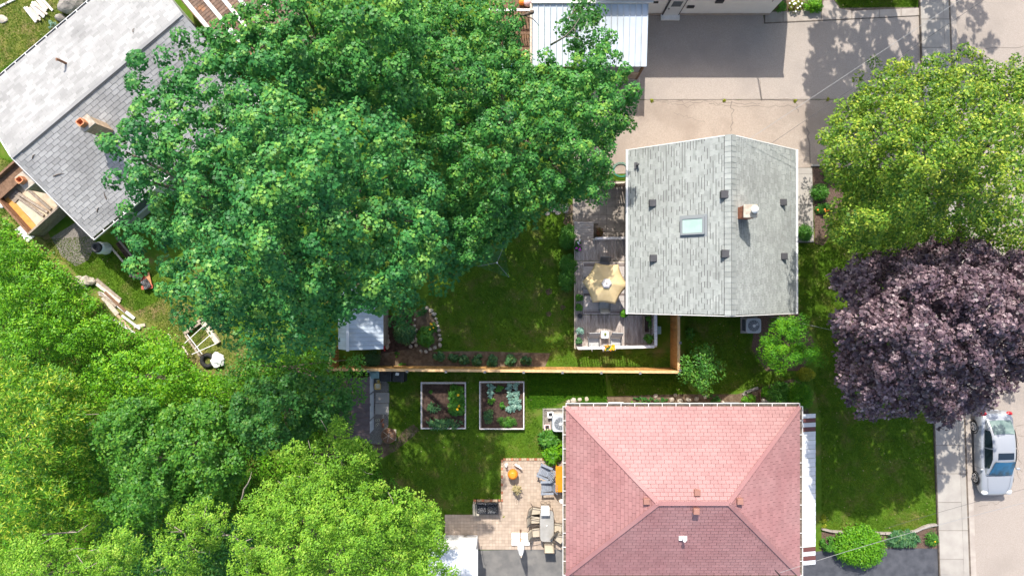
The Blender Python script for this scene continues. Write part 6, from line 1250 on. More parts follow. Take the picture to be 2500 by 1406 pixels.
# bed above the red house: window wells, edging
for i, (px, m) in enumerate(((1504, 'white_paint'), (1786, 'frame_grey'))):
    q = P(px, 990, .15); o = thing('window_well', ('pale window well under the red roof gutter on the left', 'dark window well under the red roof gutter on the right')[i], 'window well', (q.x, q.y - .15, 0), 0, 'window wells at the red house')
    MB().tube([(-.5, 0, .12), (-.48, .22, .12), (-.38, .3, .12), (.38, .3, .12), (.48, .22, .12), (.5, 0, .12)], .035, 6).build('rim', m, o, smooth=True)
stones([(1388, 980, 6), (1400, 977, 7), (1415, 975, 6), (1432, 973, 6), (1600, 966, 5), (1640, 975, 6), (1660, 979, 7), (1680, 976, 6), (1700, 973, 6), (1722, 968, 5), (1765, 982, 5), (1648, 964, 5)], 'small pale stone counted from the left in the red house bed', 'stones in the house bed', hz=.08)
for i, (x, y, a) in enumerate([(1824, 956, .3), (1835, 952, .3), (1845, 948, .3), (1818, 960, .9)]):
    q = P(x, y, .05); o = MB().box((0, 0, .05), (.26, .14, .1)).build('edging_brick', 'stone_grey', bevel=.01); o.location = (q.x, q.y, 0); o.rotation_euler = (0, 0, a); tag(o, ['grey edging block lower middle of the curved row by the cedar', 'grey edging block upper middle of the curved row by the cedar', 'uppermost grey edging block of the curved row by the cedar', 'tilted lowest grey edging block by the cedar'][i], 'block', 'edging blocks by the planting bed')
q = P(1856, 978, .2); o = thing('bed_trim', 'short dark plank edging between box bush and stepping stones', 'plank', (q.x, q.y, 0)); MB().bar((0, .45, .1), (.05, -.3, .1), .04, .2).build('board', 'wood_brown', o); MB().bar((.12, -.02, .03), (.5, -.2, .03), .3, .06).build('stone_tread', 'stone', o)
# front bed kerb of curved blocks
ke = [(2006, 1290), (2030, 1296), (2060, 1298), (2160, 1301), (2200, 1301), (2235, 1296), (2255, 1286), (2270, 1281), (2286, 1280)]
o = thing('bed_kerb', 'curved pale block kerb between front lawn and shrub bed', 'kerb', P(2150, 1300, 0))
for a, b in zip(ke[:-1], ke[1:]):
    A, B = P(*a, .1), P(*b, .1); n = max(1, int((B - A).length / .3))
    for k in range(n): MB().bar(A.lerp(B, k / n + .01), A.lerp(B, (k + 1) / n - .01), .1, .16).build('block', 'concrete_old', o, world=True)

# ------------------------------------------------------------------ paver patio beside the red house
pz = .05
poly = [(1229, 1124), (1392, 1124), (1392, 1341), (1165, 1341), (1165, 1334), (1086, 1334), (1086, 1259), (1156, 1257), (1156, 1225), (1229, 1225)]
q = PP(poly, pz); pt_ = struct('patio', MB().prism([(p.x, p.y) for p in q], -.2, pz - .010), 'joint_tan')
its = []; wp = [(p.x, p.y) for p in q]; s = .168; x0 = min(p[0] for p in wp); x1 = max(p[0] for p in wp); y0 = min(p[1] for p in wp); y1 = max(p[1] for p in wp)
cen = np.array([(x, y) for x in np.arange(x0 + s / 2, x1, s) for y in np.arange(y0 + s / 2, y1, s)]); ok = inside(cen, wp); cen = cen[ok]
for x, y in cen: its.append(('box', Matrix.Translation((x, y, pz - .03 + random.uniform(-.003, .002))), s - .010, s - .010, .03, .03))
pieces(pt_, 'paver', its, 'paver', 300, 'paver_field')
def edge_bricks(label, a, b, n, group):
    A, B = P(*a, .05), P(*b, .05); o = thing('brick_edging', label, 'edging', ((A.x + B.x) / 2, (A.y + B.y) / 2, 0), 0, group)
    for k in range(n): MB().bar(A.lerp(B, k / n + .004), A.lerp(B, (k + 1) / n - .004), .10, .12).build('brick', 'brick_tan' if k % 3 else 'brick', o, world=True)
edge_bricks('reddish brick edging down the left side of the paver patio', (1225.5, 1121), (1225.5, 1224), 16, 'edging of the patio'); edge_bricks('reddish brick edging along the top of the paver patio', (1228, 1120.5), (1330, 1120.5), 16, 'edging of the patio'); edge_bricks('reddish brick edging above the black loveseat', (1156, 1221), (1222, 1221), 10, 'edging of the patio')
G = 'chairs at the glass dining table'
q = P(1335, 1283, .72); t = thing('dining_table', 'long grey glass dining table on the paver patio', 'table', (q.x, q.y, pz)); MB().lathe([(.01, 0), (.5, 0), (.51, .008), (.5, .016), (.01, .016)], (0, 0, .68), 36, sx=.72, sy=1.62, square=6).build('tabletop', 'glass_table', t)
MB().tube([(.5 * .73 * (math.cos(a) / (abs(math.cos(a)) ** 6 + abs(math.sin(a)) ** 6) ** (1 / 6)), .5 * 1.64 * (math.sin(a) / (abs(math.cos(a)) ** 6 + abs(math.sin(a)) ** 6) ** (1 / 6)), .685) for a in np.arange(0, 6.28, .157)], .016, 6, closed=True).build('rim', 'frame_bronze', t)
for sx, sy in ((1, 1), (1, -1), (-1, 1), (-1, -1)): MB().tube([(.3 * sx, .66 * sy, .68), (.32 * sx, .7 * sy, 0)], .02, 6).build('leg', 'frame_bronze', t)
MB().lathe([(.03, 0), (.03, .02), (.01, .03)], (0, .02, .695), 12).build('umbrella_hole_ring', 'white_plastic', t)
sling_chair('beige chair on the left of the dining table, nearer the white box', at(1308, 1266, pz), -math.pi / 2 + .05, group=G); sling_chair('beige chair on the left of the dining table, nearer the closed umbrella', at(1311, 1299, pz), -math.pi / 2 + .1, group=G); sling_chair('beige chair on the right of the dining table', at(1360, 1288, pz), math.pi / 2 - .12, group=G)
sling_chair('swivel chair at the bottom end of the dining table', at(1340, 1318, pz), 0, 'frame_bronze', 'sling_beige', G, swivel=True); sling_chair('swivel chair turned askew by the red roof eave', at(1366, 1312, pz), -2.2, 'frame_bronze', 'sling_beige', G, swivel=True); sling_chair('beige chair tucked at the upper left corner of the dining table', at(1310, 1250, pz), -math.pi / 2 - .2, group=G)
q = P(1331, 1246, .95); o = thing('storage_box', 'white box on the top end of the dining table', 'box', (q.x, q.y, pz + .70)); MB().box((0, 0, .14), (.42, .42, .28)).build('body', 'white_paint', o, bevel=.02); MB().box((0, 0, .30), (.45, .45, .05)).build('lid', 'white_paint', o, bevel=.02)
q = P(1331, 1229, .1); o = thing('metal_scroll', 'bronze looped metal stand above the white box', 'stand', (q.x, q.y, pz)); MB().tube([(.26 * math.cos(t), .1 * math.sin(t), .5) for t in np.arange(0, 6.28, .3)], .014, 6, closed=True).build('ring', 'frame_bronze', o); MB().tube([(.25 * math.sin(t), .13 + .08 * math.sin(2 * t), .3) for t in np.arange(0, 6.28, .2)], .010, 6, closed=True).build('loop', 'frame_bronze', o)
for x in (-.2, .2): MB().tube([(x, 0, 0), (x, 0, .5)], .012, 6).build('leg', 'frame_bronze', o)
# closed umbrella on four weights
q = P(1271, 1313, 0); o = thing('closed_umbrella', 'closed white umbrella standing on four pale slabs', 'umbrella', (q.x, q.y, pz)); MB().tube([(0, 0, 0), (0, 0, 2.5)], .028, 8).build('pole', 'wood_cedar', o)
MB().box((0, .30, .03), (.09, .36, .06)).build('foot_bar', 'wood_brown', o); MB().box((0, 0, .015), (.9, .08, .03)).build('foot_bar', 'wood_brown', o)
for sx in (-1, 1):
    for sy in (-1, 1): MB().box((sx * .25, sy * .175, .07), (.46, .31, .07)).build('base_slab', 'white_paint', o, bevel=.01)
m_ = MB(); K = 24; prof = [(.85, .10), (.9, .17), (1.1, .18), (1.5, .15), (1.9, .11), (2.25, .06), (2.4, .02)]
V = [((r * (1 + .22 * math.cos(6 * a + z * 2))) * math.cos(a), (r * (1 + .22 * math.cos(6 * a + z * 2))) * math.sin(a), z) for z, r in prof for a in [2 * math.pi * k / K for k in range(K)]]
m_.add(V, [(i * K + k, i * K + (k + 1) % K, (i + 1) * K + (k + 1) % K, (i + 1) * K + k) for i in range(len(prof) - 1) for k in range(K)]); m_.build('folded_canopy', 'umbrella_white', o, smooth=True); MB().lathe([(.03, 0), (.035, .08), (.01, .14)], (0, 0, 2.42), 10).build('finial', 'wood_pale', o)
MB().tube([(.165 * math.cos(t), .165 * math.sin(t), 1.35) for t in np.arange(0, 6.28, .4)], .012, 5, closed=True).build('tie_strap', 'umbrella_white', o)
# black loveseat and its side table
q = P(1189, 1240, .5); o = thing('loveseat', 'bench with two black patterned cushions on the paver patio', 'bench', (q.x, q.y, pz), math.pi)
for s_ in (-1, 1):
    MB().grid(lambda u, v: (s_ * .28 + (u - .5) * .5, (v - .5) * .5, .55 + .1 * (1 - (2 * u - 1) ** 4) * (1 - (2 * v - 1) ** 4)), 8, 8).build('cushion', 'cushion_black', o, smooth=True, solid=.05)
    MB().grid(lambda u, v: (s_ * .28 + (u - .5) * .5, -.27 - .10 * v - .05 * (1 - (2 * u - 1) ** 4), .60 + .42 * v), 8, 6).build('back_cushion', 'cushion_black', o, smooth=True, solid=.08)
    MB().tube([(s_ * .58, .28, 0), (s_ * .58, .28, .68), (s_ * .58, -.3, .72), (s_ * .58, -.36, 1.05)], .022, 6).build('arm_frame', 'dark_metal', o); MB().tube([(s_ * .56, -.3, .6), (s_ * .56, -.36, 0)], .02, 6).build('leg', 'dark_metal', o)
    MB().tube([(s_ * .62, .1, .3), (s_ * .74, .1, .3), (s_ * .76, -.3, .3), (s_ * .62, -.3, .3)], .012, 6).build('side_loop', 'frame_bronze', o)
MB().box((0, 0, .48), (1.16, .6, .04)).build('seat_board', 'dark_metal', o)
q = P(1162, 1244, .6); o = thing('side_table', 'cream side table at the left of the black bench', 'table', (q.x, q.y, pz)); MB().box((0, 0, .56), (.34, .62, .04)).build('tabletop', 'slab_pale', o, bevel=.01)
for sx, sy in ((1, 1), (1, -1), (-1, 1), (-1, -1)): MB().box((.14 * sx, .27 * sy, .28), (.04, .04, .56)).build('leg', 'wood_pale', o)
# adirondack chairs and the orange table
def adirondack(label, px, py, rz):
    q = P(px, py, .5); o = thing('adirondack_chair', label, 'chair', (q.x, q.y, pz), rz, 'adirondack chairs at the orange table'); o.scale = (.9, .9, .9)
    for k in range(6): y = .34 - k * .10; MB().box((0, y, .34 - k * .025), (.52, .085, .022)).build('seat_slat', 'adirondack_grey', o)
    for k in range(6):
        f = (k - 2.5) / 2.5; top = .88 - .10 * f * f; MB().bar((f * .19, -.20, .22), (f * .33, -.52, top), .068, .02, (0, 1, .4)).build('back_slat', 'adirondack_grey', o)
    MB().bar((-.3, -.42, .62), (.3, -.42, .62), .03, .06).build('back_rail', 'adirondack_grey', o)
    for s_ in (-1, 1):
        MB().box((s_ * .34, .06, .54), (.13, .74, .025)).build('armrest', 'adirondack_grey', o); MB().box((s_ * .31, .36, .27), (.03, .09, .54)).build('leg', 'adirondack_grey', o); MB().bar((s_ * .28, .38, .33), (s_ * .28, -.62, .04), .03, .11).build('side_rail', 'adirondack_grey', o)
adirondack('slate grey adirondack chair below the bright bush', 1332, 1153, R(68)); adirondack('slate grey adirondack chair below its twin beside the orange table', 1338, 1190, R(92))
q = P(1371, 1169, .75); o = thing('orange_table', 'bright orange table under the red roof eave', 'table', (q.x, q.y, pz)); MB().box((.05, 0, .71), (.72, 1.34, .04)).build('tabletop', 'orange_table', o, bevel=.01)
for sx, sy in ((1, 1), (1, -1), (-1, 1), (-1, -1)): MB().box((.05 + .3 * sx, .6 * sy, .35), (.06, .06, .7)).build('leg', 'orange_table', o)
q = P(1371, 1223, .05); o = MB().lathe([(.11, 0), (.12, .03), (.1, .05), (.01, .04)], (0, 0, 0), 18).build('white_dish', 'white_plastic'); o.location = (q.x, q.y, pz); tag(o, 'round white dish on the patio below the orange table', 'dish')
# orange globe pot, figurines, dried plant
q = P(1252, 1157, .45); o = thing('orange_globe_pot', 'glossy orange globe shaped pot on the paver patio', 'pot', (q.x, q.y, pz)); MB().lathe([(.11, 0), (.13, .05), (.24, .22), (.275, .42), (.25, .58), (.16, .70), (.12, .71), (.10, .66), (.01, .65)], (0, 0, 0), 32).build('body', 'orange_pot', o, smooth=True); MB().lathe([(.13, 0), (.15, .03), (.12, .05)], (0, 0, .69), 24).build('rim', 'orange_pot', o)
q = P(1236, 1135, .1); o = thing('garden_figurine', 'white upright figurine in the top left patio corner', 'figurine', (q.x, q.y, pz)); MB().lathe([(.09, 0), (.09, .04), (.06, .06), (.075, .16), (.05, .25), (.03, .28), (.055, .32), (.05, .38), (.01, .41)], (0, 0, 0), 14).build('body', 'white_paint', o, smooth=True); MB().box((0, 0, .015), (.22, .22, .03)).build('plinth', 'stone', o)
q = P(1263, 1135, .1); o = thing('garden_figurine', 'white animal figurine above the orange globe pot', 'figurine', (q.x, q.y, pz), -.5)
m_ = MB().tube([(-.17, 0, .17), (-.08, 0, .19), (.06, 0, .19), (.12, 0, .21), (.17, 0, .28)], [.03, .065, .07, .05, .04], 10); m_.build('body', 'white_paint', o, smooth=True); MB().rock((.21, 0, .31), (.075, .045, .045), 3, 2, .1).build('head', 'white_paint', o, smooth=True)
for sx in (-.1, .09):
    for sy in (-.04, .04): MB().tube([(sx, sy, .16), (sx, sy, 0)], [.022, .016], 6).build('leg', 'white_paint', o)
MB().tube([(-.17, 0, .18), (-.24, 0, .24)], [.02, .008], 6).build('tail', 'dark_metal', o)
o = potted('dried straw-coloured plant in a dark pot on the patio', 1262, 1193, 11, 'leaf_dried', z0=pz, potm='stone_grey', tm=T_NARROW, leaf=.26, h=.5, per=6); MB().tube([(.02, 0, .2), (.0, -.3, .75), (-.03, -.55, 1.0)], .008, 5).build('stake', 'frame_bronze', o); MB().tube([(-.1, 0, .2), (-.12, -.2, .5)], .012, 5).build('dead_stalk', 'wood_pale', o)
# brick planter at the lower patio corner
o = thing('brick_planter', 'low red brick planter above the white shed roof', 'planter', P(1128, 1333, 0))
for r in range(2):
    for k in range(10): flat(1088 + k * 7.8, 1323 + r * 8, 1088 + (k + 1) * 7.8 - .4, 1330.5 + r * 8, .4, .4, 'brick', 'brick' if (k + r) % 4 else 'red_paint', o)
tubb('patio_pot', 'cream round pot on the brick planter corner', 1136, 1313, .22, .25, 'stone', 'dark_soil', 'pot', 0, pz); tubb('patio_pot', 'small white pot at the end of the brick planter', 1154, 1325, .16, .2, 'white_plastic', 'fl_red', 'pot', 0, pz)
q = P(1174, 1338, .4); o = thing('hook_stake', 'thin dark stake at the asphalt edge beside the white shed roof', 'stake', (q.x, q.y, 0)); MB().tube([(0, 0, 0), (0, 0, 1.2), (.08, 0, 1.3), (.14, 0, 1.22)], .012, 6).build('rod', 'dark_metal', o)

# ------------------------------------------------------------------ car
def car():
    q = Vector((25.18, -8.6, .012)); o = thing('parked_car', 'silver white sedan parked at the kerb under the purple maple', 'car', q, math.pi + R(1.5))
    # local y forward (front = +y), x right of driver; stations from rear to front
    st_ = [(-2.22, .62, .60, .45), (-2.16, .76, .80, .35), (-2.0, .84, .96, .27), (-1.7, .87, .99, .2), (-1.2, .885, .96, .19), (-.4, .89, .93, .18), (.5, .89, .92, .18), (1.0, .885, .93, .18), (1.25, .875, .90, .19), (1.7, .85, .82, .2), (2.0, .79, .74, .24), (2.16, .68, .66, .3), (2.22, .5, .56, .36)]
    m_ = MB(); ring = 14; V = []
    for y, w_, zt, zb in st_:
        pr = [(0, zt), (.45, zt - .004), (.78, zt - .02), (.93, zt - .07), (.985, zt - .17), (1.0, zt - .30), (.985, zb + .16), (.95, zb + .03), (.7, zb)]
        pr = [(f * w_, max(z, zb)) for f, z in pr]; full = pr + [(-x, z) for x, z in pr[::-1][:-1]]
        V += [(x, y, z) for x, z in full]; ring = len(full)
    n = len(st_); m_.add(V, [(i * ring + k, i * ring + (k + 1) % ring, (i + 1) * ring + (k + 1) % ring, (i + 1) * ring + k) for i in range(n - 1) for k in range(ring)] + [tuple(range(ring))[::-1], tuple(range((n - 1) * ring, n * ring))])
    m_.f = [f[::-1] for f in m_.f]
    body = m_.build('body', 'car_paint', o, smooth=True, sub=1)
    # cabin
    def cab(y, wb, wt, zb, zt): return y, wb, wt, zb, zt
    cs_ = [(-1.86, .66, .64, .97, .985), (-1.5, .72, .62, .96, 1.20), (-1.08, .75, .58, .95, 1.395), (-.6, .765, .575, .94, 1.44), (-.1, .77, .57, .93, 1.445), (.2, .765, .565, .93, 1.41), (.62, .75, .61, .92, 1.19), (1.08, .70, .67, .91, .935)]
    m_ = MB(); V = []
    for y, wb, wt, zb, zt in cs_:
        pr = [(-wb, zb - .03), (-(wb * .6 + wt * .4), zb + (zt - zb) * .45), (-wt, zt - .02 * min(1, (zt - zb) * 4)), (-wt * .5, zt + .012), (0, zt + .018), (wt * .5, zt + .012), (wt, zt - .02 * min(1, (zt - zb) * 4)), (wb * .6 + wt * .4, zb + (zt - zb) * .45), (wb, zb - .03)]
        V += [(x, y, z) for x, z in pr]
    K = 9; m_.add(V, [(i * K + k, (i + 1) * K + k, (i + 1) * K + k + 1, i * K + k + 1) for i in range(len(cs_) - 1) for k in range(K - 1)]); m_.f = [f[::-1] for f in m_.f]
    roof = m_.build('roof', 'car_paint', o, smooth=True, sub=1)
    def interp(y):
        for a, b in zip(cs_[:-1], cs_[1:]):
            if a[0] <= y <= b[0]:
                t = (y - a[0]) / (b[0] - a[0]); return [a[i] + (b[i] - a[i]) * t for i in range(5)]
        return cs_[-1]
    def screen(name, ya, yb, m, inset=.07, off=.014):
        def fn(u, v):
            y = ya + (yb - ya) * v; _, wb, wt, zb, zt = interp(y); x = (2 * u - 1) * (wt - inset); return (x, y + .05 * (1 if yb > 0 else -1) * (1 - (2 * u - 1) ** 2) * (1 if yb > 0 else 1) * .6, zt + .018 - .012 * (2 * u - 1) ** 2 + off)
        return MB().grid(fn, 10, 8).build(name, m, o, smooth=True)
    w1 = screen('windscreen', .26, 1.04, 'car_glass_sky_reflection', .05); w2 = screen('rear_window', -1.78, -1.14, 'car_glass_pale', .07)
    for s_ in (-1, 1):
        for nm, ya, yb in (('side_window', -1.30, -.42), ('side_window', -.36, .66)):
            def fn(u, v, s_=s_, ya=ya, yb=yb):
                y = ya + (yb - ya) * u; _, wb, wt, zb, zt = interp(y); h = zt - zb; f0, f1 = .10, .84; f = f0 + (f1 - f0) * v; xm = wb * .6 + wt * .4
                x = wb + (xm - wb) * min(1, f / .45) if f < .45 else xm + (wt - xm) * (f - .45) / .55
                return (s_ * (x + .014), y, zb - .01 + h * f)
            MB().grid(fn, 6, 5).build(nm, 'car_glass', o, smooth=True)
        MB().rock((s_ * .93, .74, .98), (.11, .07, .07), 2, 2, .05).build('mirror', 'car_paint', o, smooth=True)
        for y in (-.62, .22): MB().box((s_ * .895, y - .1, .80), (.03, .18, .03)).build('door_handle', 'car_paint', o, bevel=.01)
        for y in (-1.2, -.4, .72): MB().box((s_ * .888, y, .62), (.006, .012, .5)).build('door_gap', 'dark_metal', o)
        MB().rock((s_ * .62, 2.02, .66), (.2, .14, .09), 4, 2, .05).build('headlight', 'lamp_clear', o, smooth=True); MB().rock((s_ * .66, -2.08, .80), (.17, .12, .10), 5, 2, .05).build('tail_light', 'lamp_red', o, smooth=True)
        for y in (-1.36, 1.34):
            wh = thing_part('wheel', o, (s_ * .80, y, .325)); MB().tube([(0, .25 * math.cos(t), .25 * math.sin(t)) for t in np.arange(0, 6.28, .26)], .082, 8, closed=True).build('tyre', 'tyre', wh, smooth=True)
            d = MB(); 
            for k in range(5):
                a = 2 * math.pi * k / 5; MB().bar((s_ * .085, 0, 0), (s_ * .085, .20 * math.cos(a), .20 * math.sin(a)), .06, .02, (1, 0, 0)).build('spoke', 'rim', wh)
            MB().tube([(s_ * .08, .205 * math.cos(t), .205 * math.sin(t)) for t in np.arange(0, 6.28, .3)], .018, 6, closed=True).build('rim', 'rim', wh)
            MB().tube([(s_ * .03, 0, 0), (s_ * .06, 0, 0)], .2, 20).build('brake_disc', 'dark_metal', wh)
            MB().tube([(s_ * .073, .36 * math.cos(t), .36 * math.sin(t) + 0) for t in np.arange(-.1, 3.25, .2)], .03, 6).build('wheel_arch', 'dark_metal', wh)
    MB().grid(lambda u, v: ((u - .5) * .80, -.20 + .34 * v, interp(-.20 + .34 * v)[4] + .024 - .012 * (2 * u - 1) ** 2), 6, 4).build('sunroof', 'car_glass', o, smooth=True)
    for x in (-.35, .2): MB().tube([(x, 1.06, .972), (x + .5, .98, 1.0)], .012, 5).build('wiper', 'dark_metal', o)
    MB().box((0, 2.215, .42), (.9, .03, .12)).build('grille', 'dark_metal', o, bevel=.01); MB().box((0, -2.23, .55), (.5, .02, .12)).build('number_plate', 'white_plastic', o)
    MB().box((0, 1.09, .905), (1.3, .05, .03)).build('cowl', 'dark_metal', o)
    for s_ in (-1, 1): MB().tube([(s_ * .60, 1.2, .912), (s_ * .55, 1.7, .838), (s_ * .45, 2.05, .735)], .006, 4).build('bonnet_gap', 'frame_grey', o)
def thing_part(name, parent, loc):
    e = bpy.data.objects.new(name, None); C.objects.link(e); e.parent = parent; e.location = loc; e.empty_display_size = .1; return e
car()

# ------------------------------------------------------------------ wires
def wire(label, a, b, r=.012, sag=.25, m='wire_grey'):
    a, b = Vector(a), Vector(b); o = thing('overhead_wire', label, 'wire', a); pts = [a.lerp(b, t) - Vector((0, 0, sag * 4 * t * (1 - t))) - a for t in [i / 24 for i in range(25)]]; MB().tube(pts, r, 5).build('cable', m, o)
wire('pale overhead wire from the grey roof up to the top right', P(1832, 338, 5.7), P(2560, -142, 8.5), .009); wire('thin dark overhead wire beside the pale one at the top right', P(1884, 350, 4.6), P(2560, -105, 8.2), .008, .3, 'wire_dark')
wire('overhead wire from the white house mast to the street', wmast, P(2700, -260, 8.5), .012, .2, 'wire_dark'); wire('pale overhead wire crossing the lime shrub to the road', P(1905, 1397, 4.7), P(2560, 1212, 8.0), .009); wire('thin wire from the grey house gable over the cedar', P(1845, 764, 3.4), P(2300, 866, 5.5), .008, .05)
wire('thin dark wire crossing the road at the lower right', P(2160, 1290, 7.0), P(2560, 1178, 8.6), .006, .1, 'wire_dark')

# ------------------------------------------------------------------ odds and ends in the left yards
def planks(name, label, cat, px, py, rz, specs, m):
    o = thing(name, label, cat, P(px, py, 0), rz)
    for i, (x, y, L, wd_, z, a) in enumerate(specs): MB().box((x, y, z), (L, wd_, .05), a).build('plank', m if isinstance(m, str) else m[i % len(m)], o)
    return o
planks('plank_stack', 'stack of white weathered planks on the top left grass', 'planks', 98, 25, R(-50), [(-.1 + .05 * (i % 3), -.55 + i * .13, 1.0 - .1 * (i % 4), .11, .06 + .05 * (i % 2), .03 * (i % 3 - 1)) for i in range(9)] + [(.1, -.3 + i * .2, .9, .1, .16, .1 * i) for i in range(3)], ['white_wood', 'wood_pale'])
q = P(172, 8, .4); o = MB().rock((0, 0, .25), (.75, .42, .45), 8, 3, .22).build('boulder', 'stone_grey'); o.location = (q.x, q.y, 0); o.rotation_euler = (0, 0, .4); tag(o, 'large grey boulder between planks and silvery roof', 'boulder')
q = P(145, 42, .2); o = MB().rock((0, 0, .1), (.28, .22, .2), 9, 2, .25).build('boulder', 'stone_grey'); o.location = (q.x, q.y, 0); tag(o, 'smaller grey boulder below the white plank stack', 'boulder')
q = P(4, 47, .05); o = MB().rock((0, 0, .03), (.3, .22, .09), 10, 2, .2).build('stepping_stone', 'stone'); o.location = (q.x, q.y, 0); tag(o, 'pale flat stone at the upper left edge', 'stone')
plant('weed_tuft', 'grey green weeds beside the smaller boulder', 'weeds', 125, 58, 14, 10, .35, 'leaf_blue', .1, T_NARROW, per=14, dens=.6)
o = thing('lawn_edging', 'broken white edging strip in the top left corner', 'edging', P(20, 8, 0)); A, B = P(-10, 22, .05), P(42, -4, .05)
for k in range(9): MB().bar(A.lerp(B, k / 9 + .012), A.lerp(B, (k + 1) / 9 - .012), .09, .08).build('block', 'white_paint' if k % 4 else 'stone_grey', o, world=True)
# barrel with black top
q = P(262, 607, 0); o = thing('white_barrel', 'white wrapped barrel with a black ringed lid by the silvery house', 'barrel', (q.x, q.y, 0)); MB().lathe([(.28, 0), (.33, .15), (.31, .4), (.32, .75), (.28, .85), (.01, .86)], (0, 0, 0), 22).build('wrap', 'white_plastic', o, smooth=True)
MB().tube([(.20 * math.cos(t), .20 * math.sin(t), .93) for t in np.arange(0, 6.28, .3)], .085, 8, closed=True).build('rubber_ring', 'black_plastic', o, smooth=True); MB().tube([(.09 * math.cos(t), .09 * math.sin(t), .93) for t in np.arange(0, 6.28, .5)], .03, 6, closed=True).build('inner_ring', 'black_plastic', o, smooth=True); MB().lathe([(.14, 0), (.01, .01)], (0, 0, .88), 16).build('lid', 'dark_metal', o)
planks('timber_edging', 'long timber edging of a planter below the silvery house', 'planter', 296, 612, R(-50), [(0, .3, 1.3, .1, .12, 0), (0, -.25, 1.3, .1, .12, 0), (.65, 0, .1, .6, .12, 0)], ['wood_old', 'wood_pale']); sheet('planter_soil', [(282, 595), (292, 588), (318, 628), (312, 636)], .05, 'dark_soil')
o = planks('scrap_heap', 'heap of reddish boards and dark cloth under the maple edge', 'scrap', 352, 682, R(-60), [(0, 0, .9, .3, .1, .2), (.2, .25, .8, .25, .16, -.3), (-.3, -.2, .7, .2, .2, .8), (.5, .05, .6, .2, .25, 1.2)], ['red_paint', 'terracotta', 'wood_old'])
MB().grid(lambda u, v: (.1 + u * .5, -.1 + v * .4, .32 + .05 * math.sin(9 * u) * math.cos(8 * v)), 8, 8).build('cloth', 'cushion_black', o, smooth=True, solid=.01); MB().lathe([(.01, 0), (.08, .03), (.09, .12), (.05, .22), (.01, .24)], (-.75, -.05, 0), 12, sy=1.8).build('yellow_float', 'yellow_plastic', o, smooth=True); MB().bar((-.7, .1, .2), (-.3, -.3, .5), .05, .05).build('dark_bar', 'dark_metal', o)
q = P(62, 568, .05); o = MB().add([(-.55, -.25, 0), (.4, -.35, 0), (.55, .2, 0), (-.35, .36, 0), (-.55, -.25, .07), (.4, -.35, .07), (.55, .2, .07), (-.35, .36, .07)], [(3, 2, 1, 0), (4, 5, 6, 7), (0, 1, 5, 4), (1, 2, 6, 5), (2, 3, 7, 6), (3, 0, 4, 7)]).build('white_slab', 'white_paint', bevel=.02); o.location = (q.x, q.y, 0); o.rotation_euler = (0, 0, R(-35)); tag(o, 'pale flat slab in the grass below the lean-to', 'slab')
q = P(4, 496, .05); o = MB().rock((0, 0, .03), (.2, .3, .08), 12, 2, .2).build('stepping_stone', 'white_paint'); o.location = (q.x, q.y, 0); tag(o, 'white flat stone at the left edge by the lean-to', 'stone')
for i, (x, y, r, h) in enumerate([(190, 680, .2, .15), (205, 686, .38, .3), (218, 688, .25, .25), (196, 694, .25, .2), (192, 703, .18, .12)]):
    q = P(x, y, h); o = MB().rock((0, 0, h * .4), (r, r * .8, h), 20 + i, 2, .3).build('garden_rock', 'stone'); o.location = (q.x, q.y, 0); tag(o, ['leftmost small rock of the pile above the lumber', 'largest rock of the pile above the lumber', 'grey rock at the right of the rock pile above the lumber', 'lower rock of the pile above the lumber', 'smallest lowest rock of the pile above the lumber'][i], 'rock', 'rocks above the lumber')
planks('lumber_pile', 'pile of long weathered boards by the thicket', 'lumber', 262, 712, R(-40), [(0, .15, 1.7, .16, .05, 0), (.1, 0, 1.6, .15, .06, .04), (.7, -.1, 1.5, .14, .1, -.05), (.3, -.25, 1.2, .12, .12, .02)], ['wood_old', 'wood_pale', 'wood_brown'])
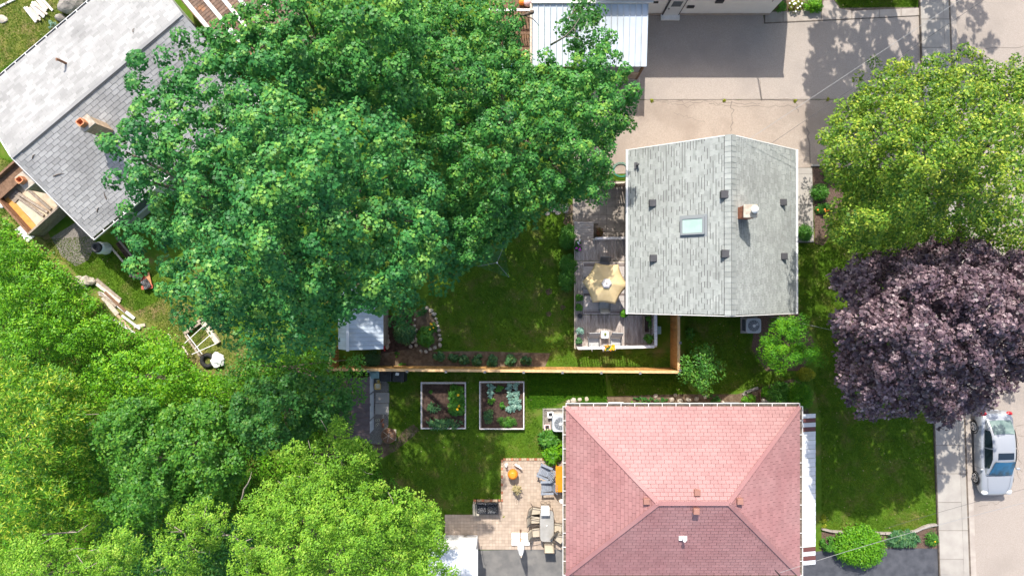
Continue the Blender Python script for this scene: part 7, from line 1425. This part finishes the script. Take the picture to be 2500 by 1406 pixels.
planks('lumber_pile', 'scattered white boards below the weathered lumber', 'lumber', 290, 760, R(-42), [(-.9, .2, 1.0, .2, .05, .3), (-.5, -.05, 1.2, .24, .08, -.15), (.1, .25, 1.6, .16, .07, .06), (.4, -.2, 1.5, .14, .06, -.08), (.9, .05, 1.2, .12, .1, .1), (1.35, .2, .6, .16, .06, .9), (.8, -.35, 1.3, .10, .1, .15)], ['white_wood', 'wood_pale', 'white_wood', 'brick_tan'])
# sand box frame with poles, tyre and bag
sb = thing('sandbox_frame', 'open wooden sandbox frame with white poles below the maple', 'sandbox', P(500, 820, 0), R(-55))
for c_, d_, m_ in (((0, .42, .12), (1.5, .26, .24), 'wood_pale'), ((-.72, -.1, .12), (.24, 1.3, .24), 'wood_old'), ((.1, -.75, .12), (1.4, .1, .2), 'wood_old')): MB().box(c_, d_).build('side_board', m_, sb, bevel=.02)
for k, (a, b) in enumerate((((-.4, .5, .4), (-.2, -.9, .45)), ((.2, .45, .4), (.35, -.6, .5)), ((.75, .4, .4), (.5, -.9, .5)), ((-.5, -.5, .5), (.8, -.45, .5)))): MB().tube([a, b], .022, 6).build('pole', 'white_paint', sb)
q = P(506, 880, .15); o = thing('old_tyre', 'black tyre lying in the grass below the sandbox frame', 'tyre', (q.x, q.y, 0)); MB().tube([(.30 * math.cos(t), .30 * math.sin(t), .11) for t in np.arange(0, 6.28, .25)], .11, 10, closed=True).build('rubber', 'tyre', o, smooth=True)
q = P(531, 880, .2); o = MB().rock((0, 0, .14), (.34, .36, .26), 31, 3, .4).build('plastic_bag', 'white_plastic', smooth=False); o.location = (q.x, q.y, 0); tag(o, 'crumpled white plastic bag beside the black tyre', 'bag')
for i, (x, y, L, a) in enumerate([(415, 825, .5, -1.1), (452, 855, .55, -1.0), (425, 850, .3, .5)]):
    q = P(x, y, .04); o = MB().box((0, 0, .02), (L, .09, .03)).build('stray_board', 'wood_pale'); o.location = (q.x, q.y, 0); o.rotation_euler = (0, 0, a); tag(o, ['stray pale board in the grass left of the sandbox', 'stray pale board nearest the sandbox corner', 'short stray board between two longer ones by the sandbox'][i], 'board', 'stray boards by the sandbox')
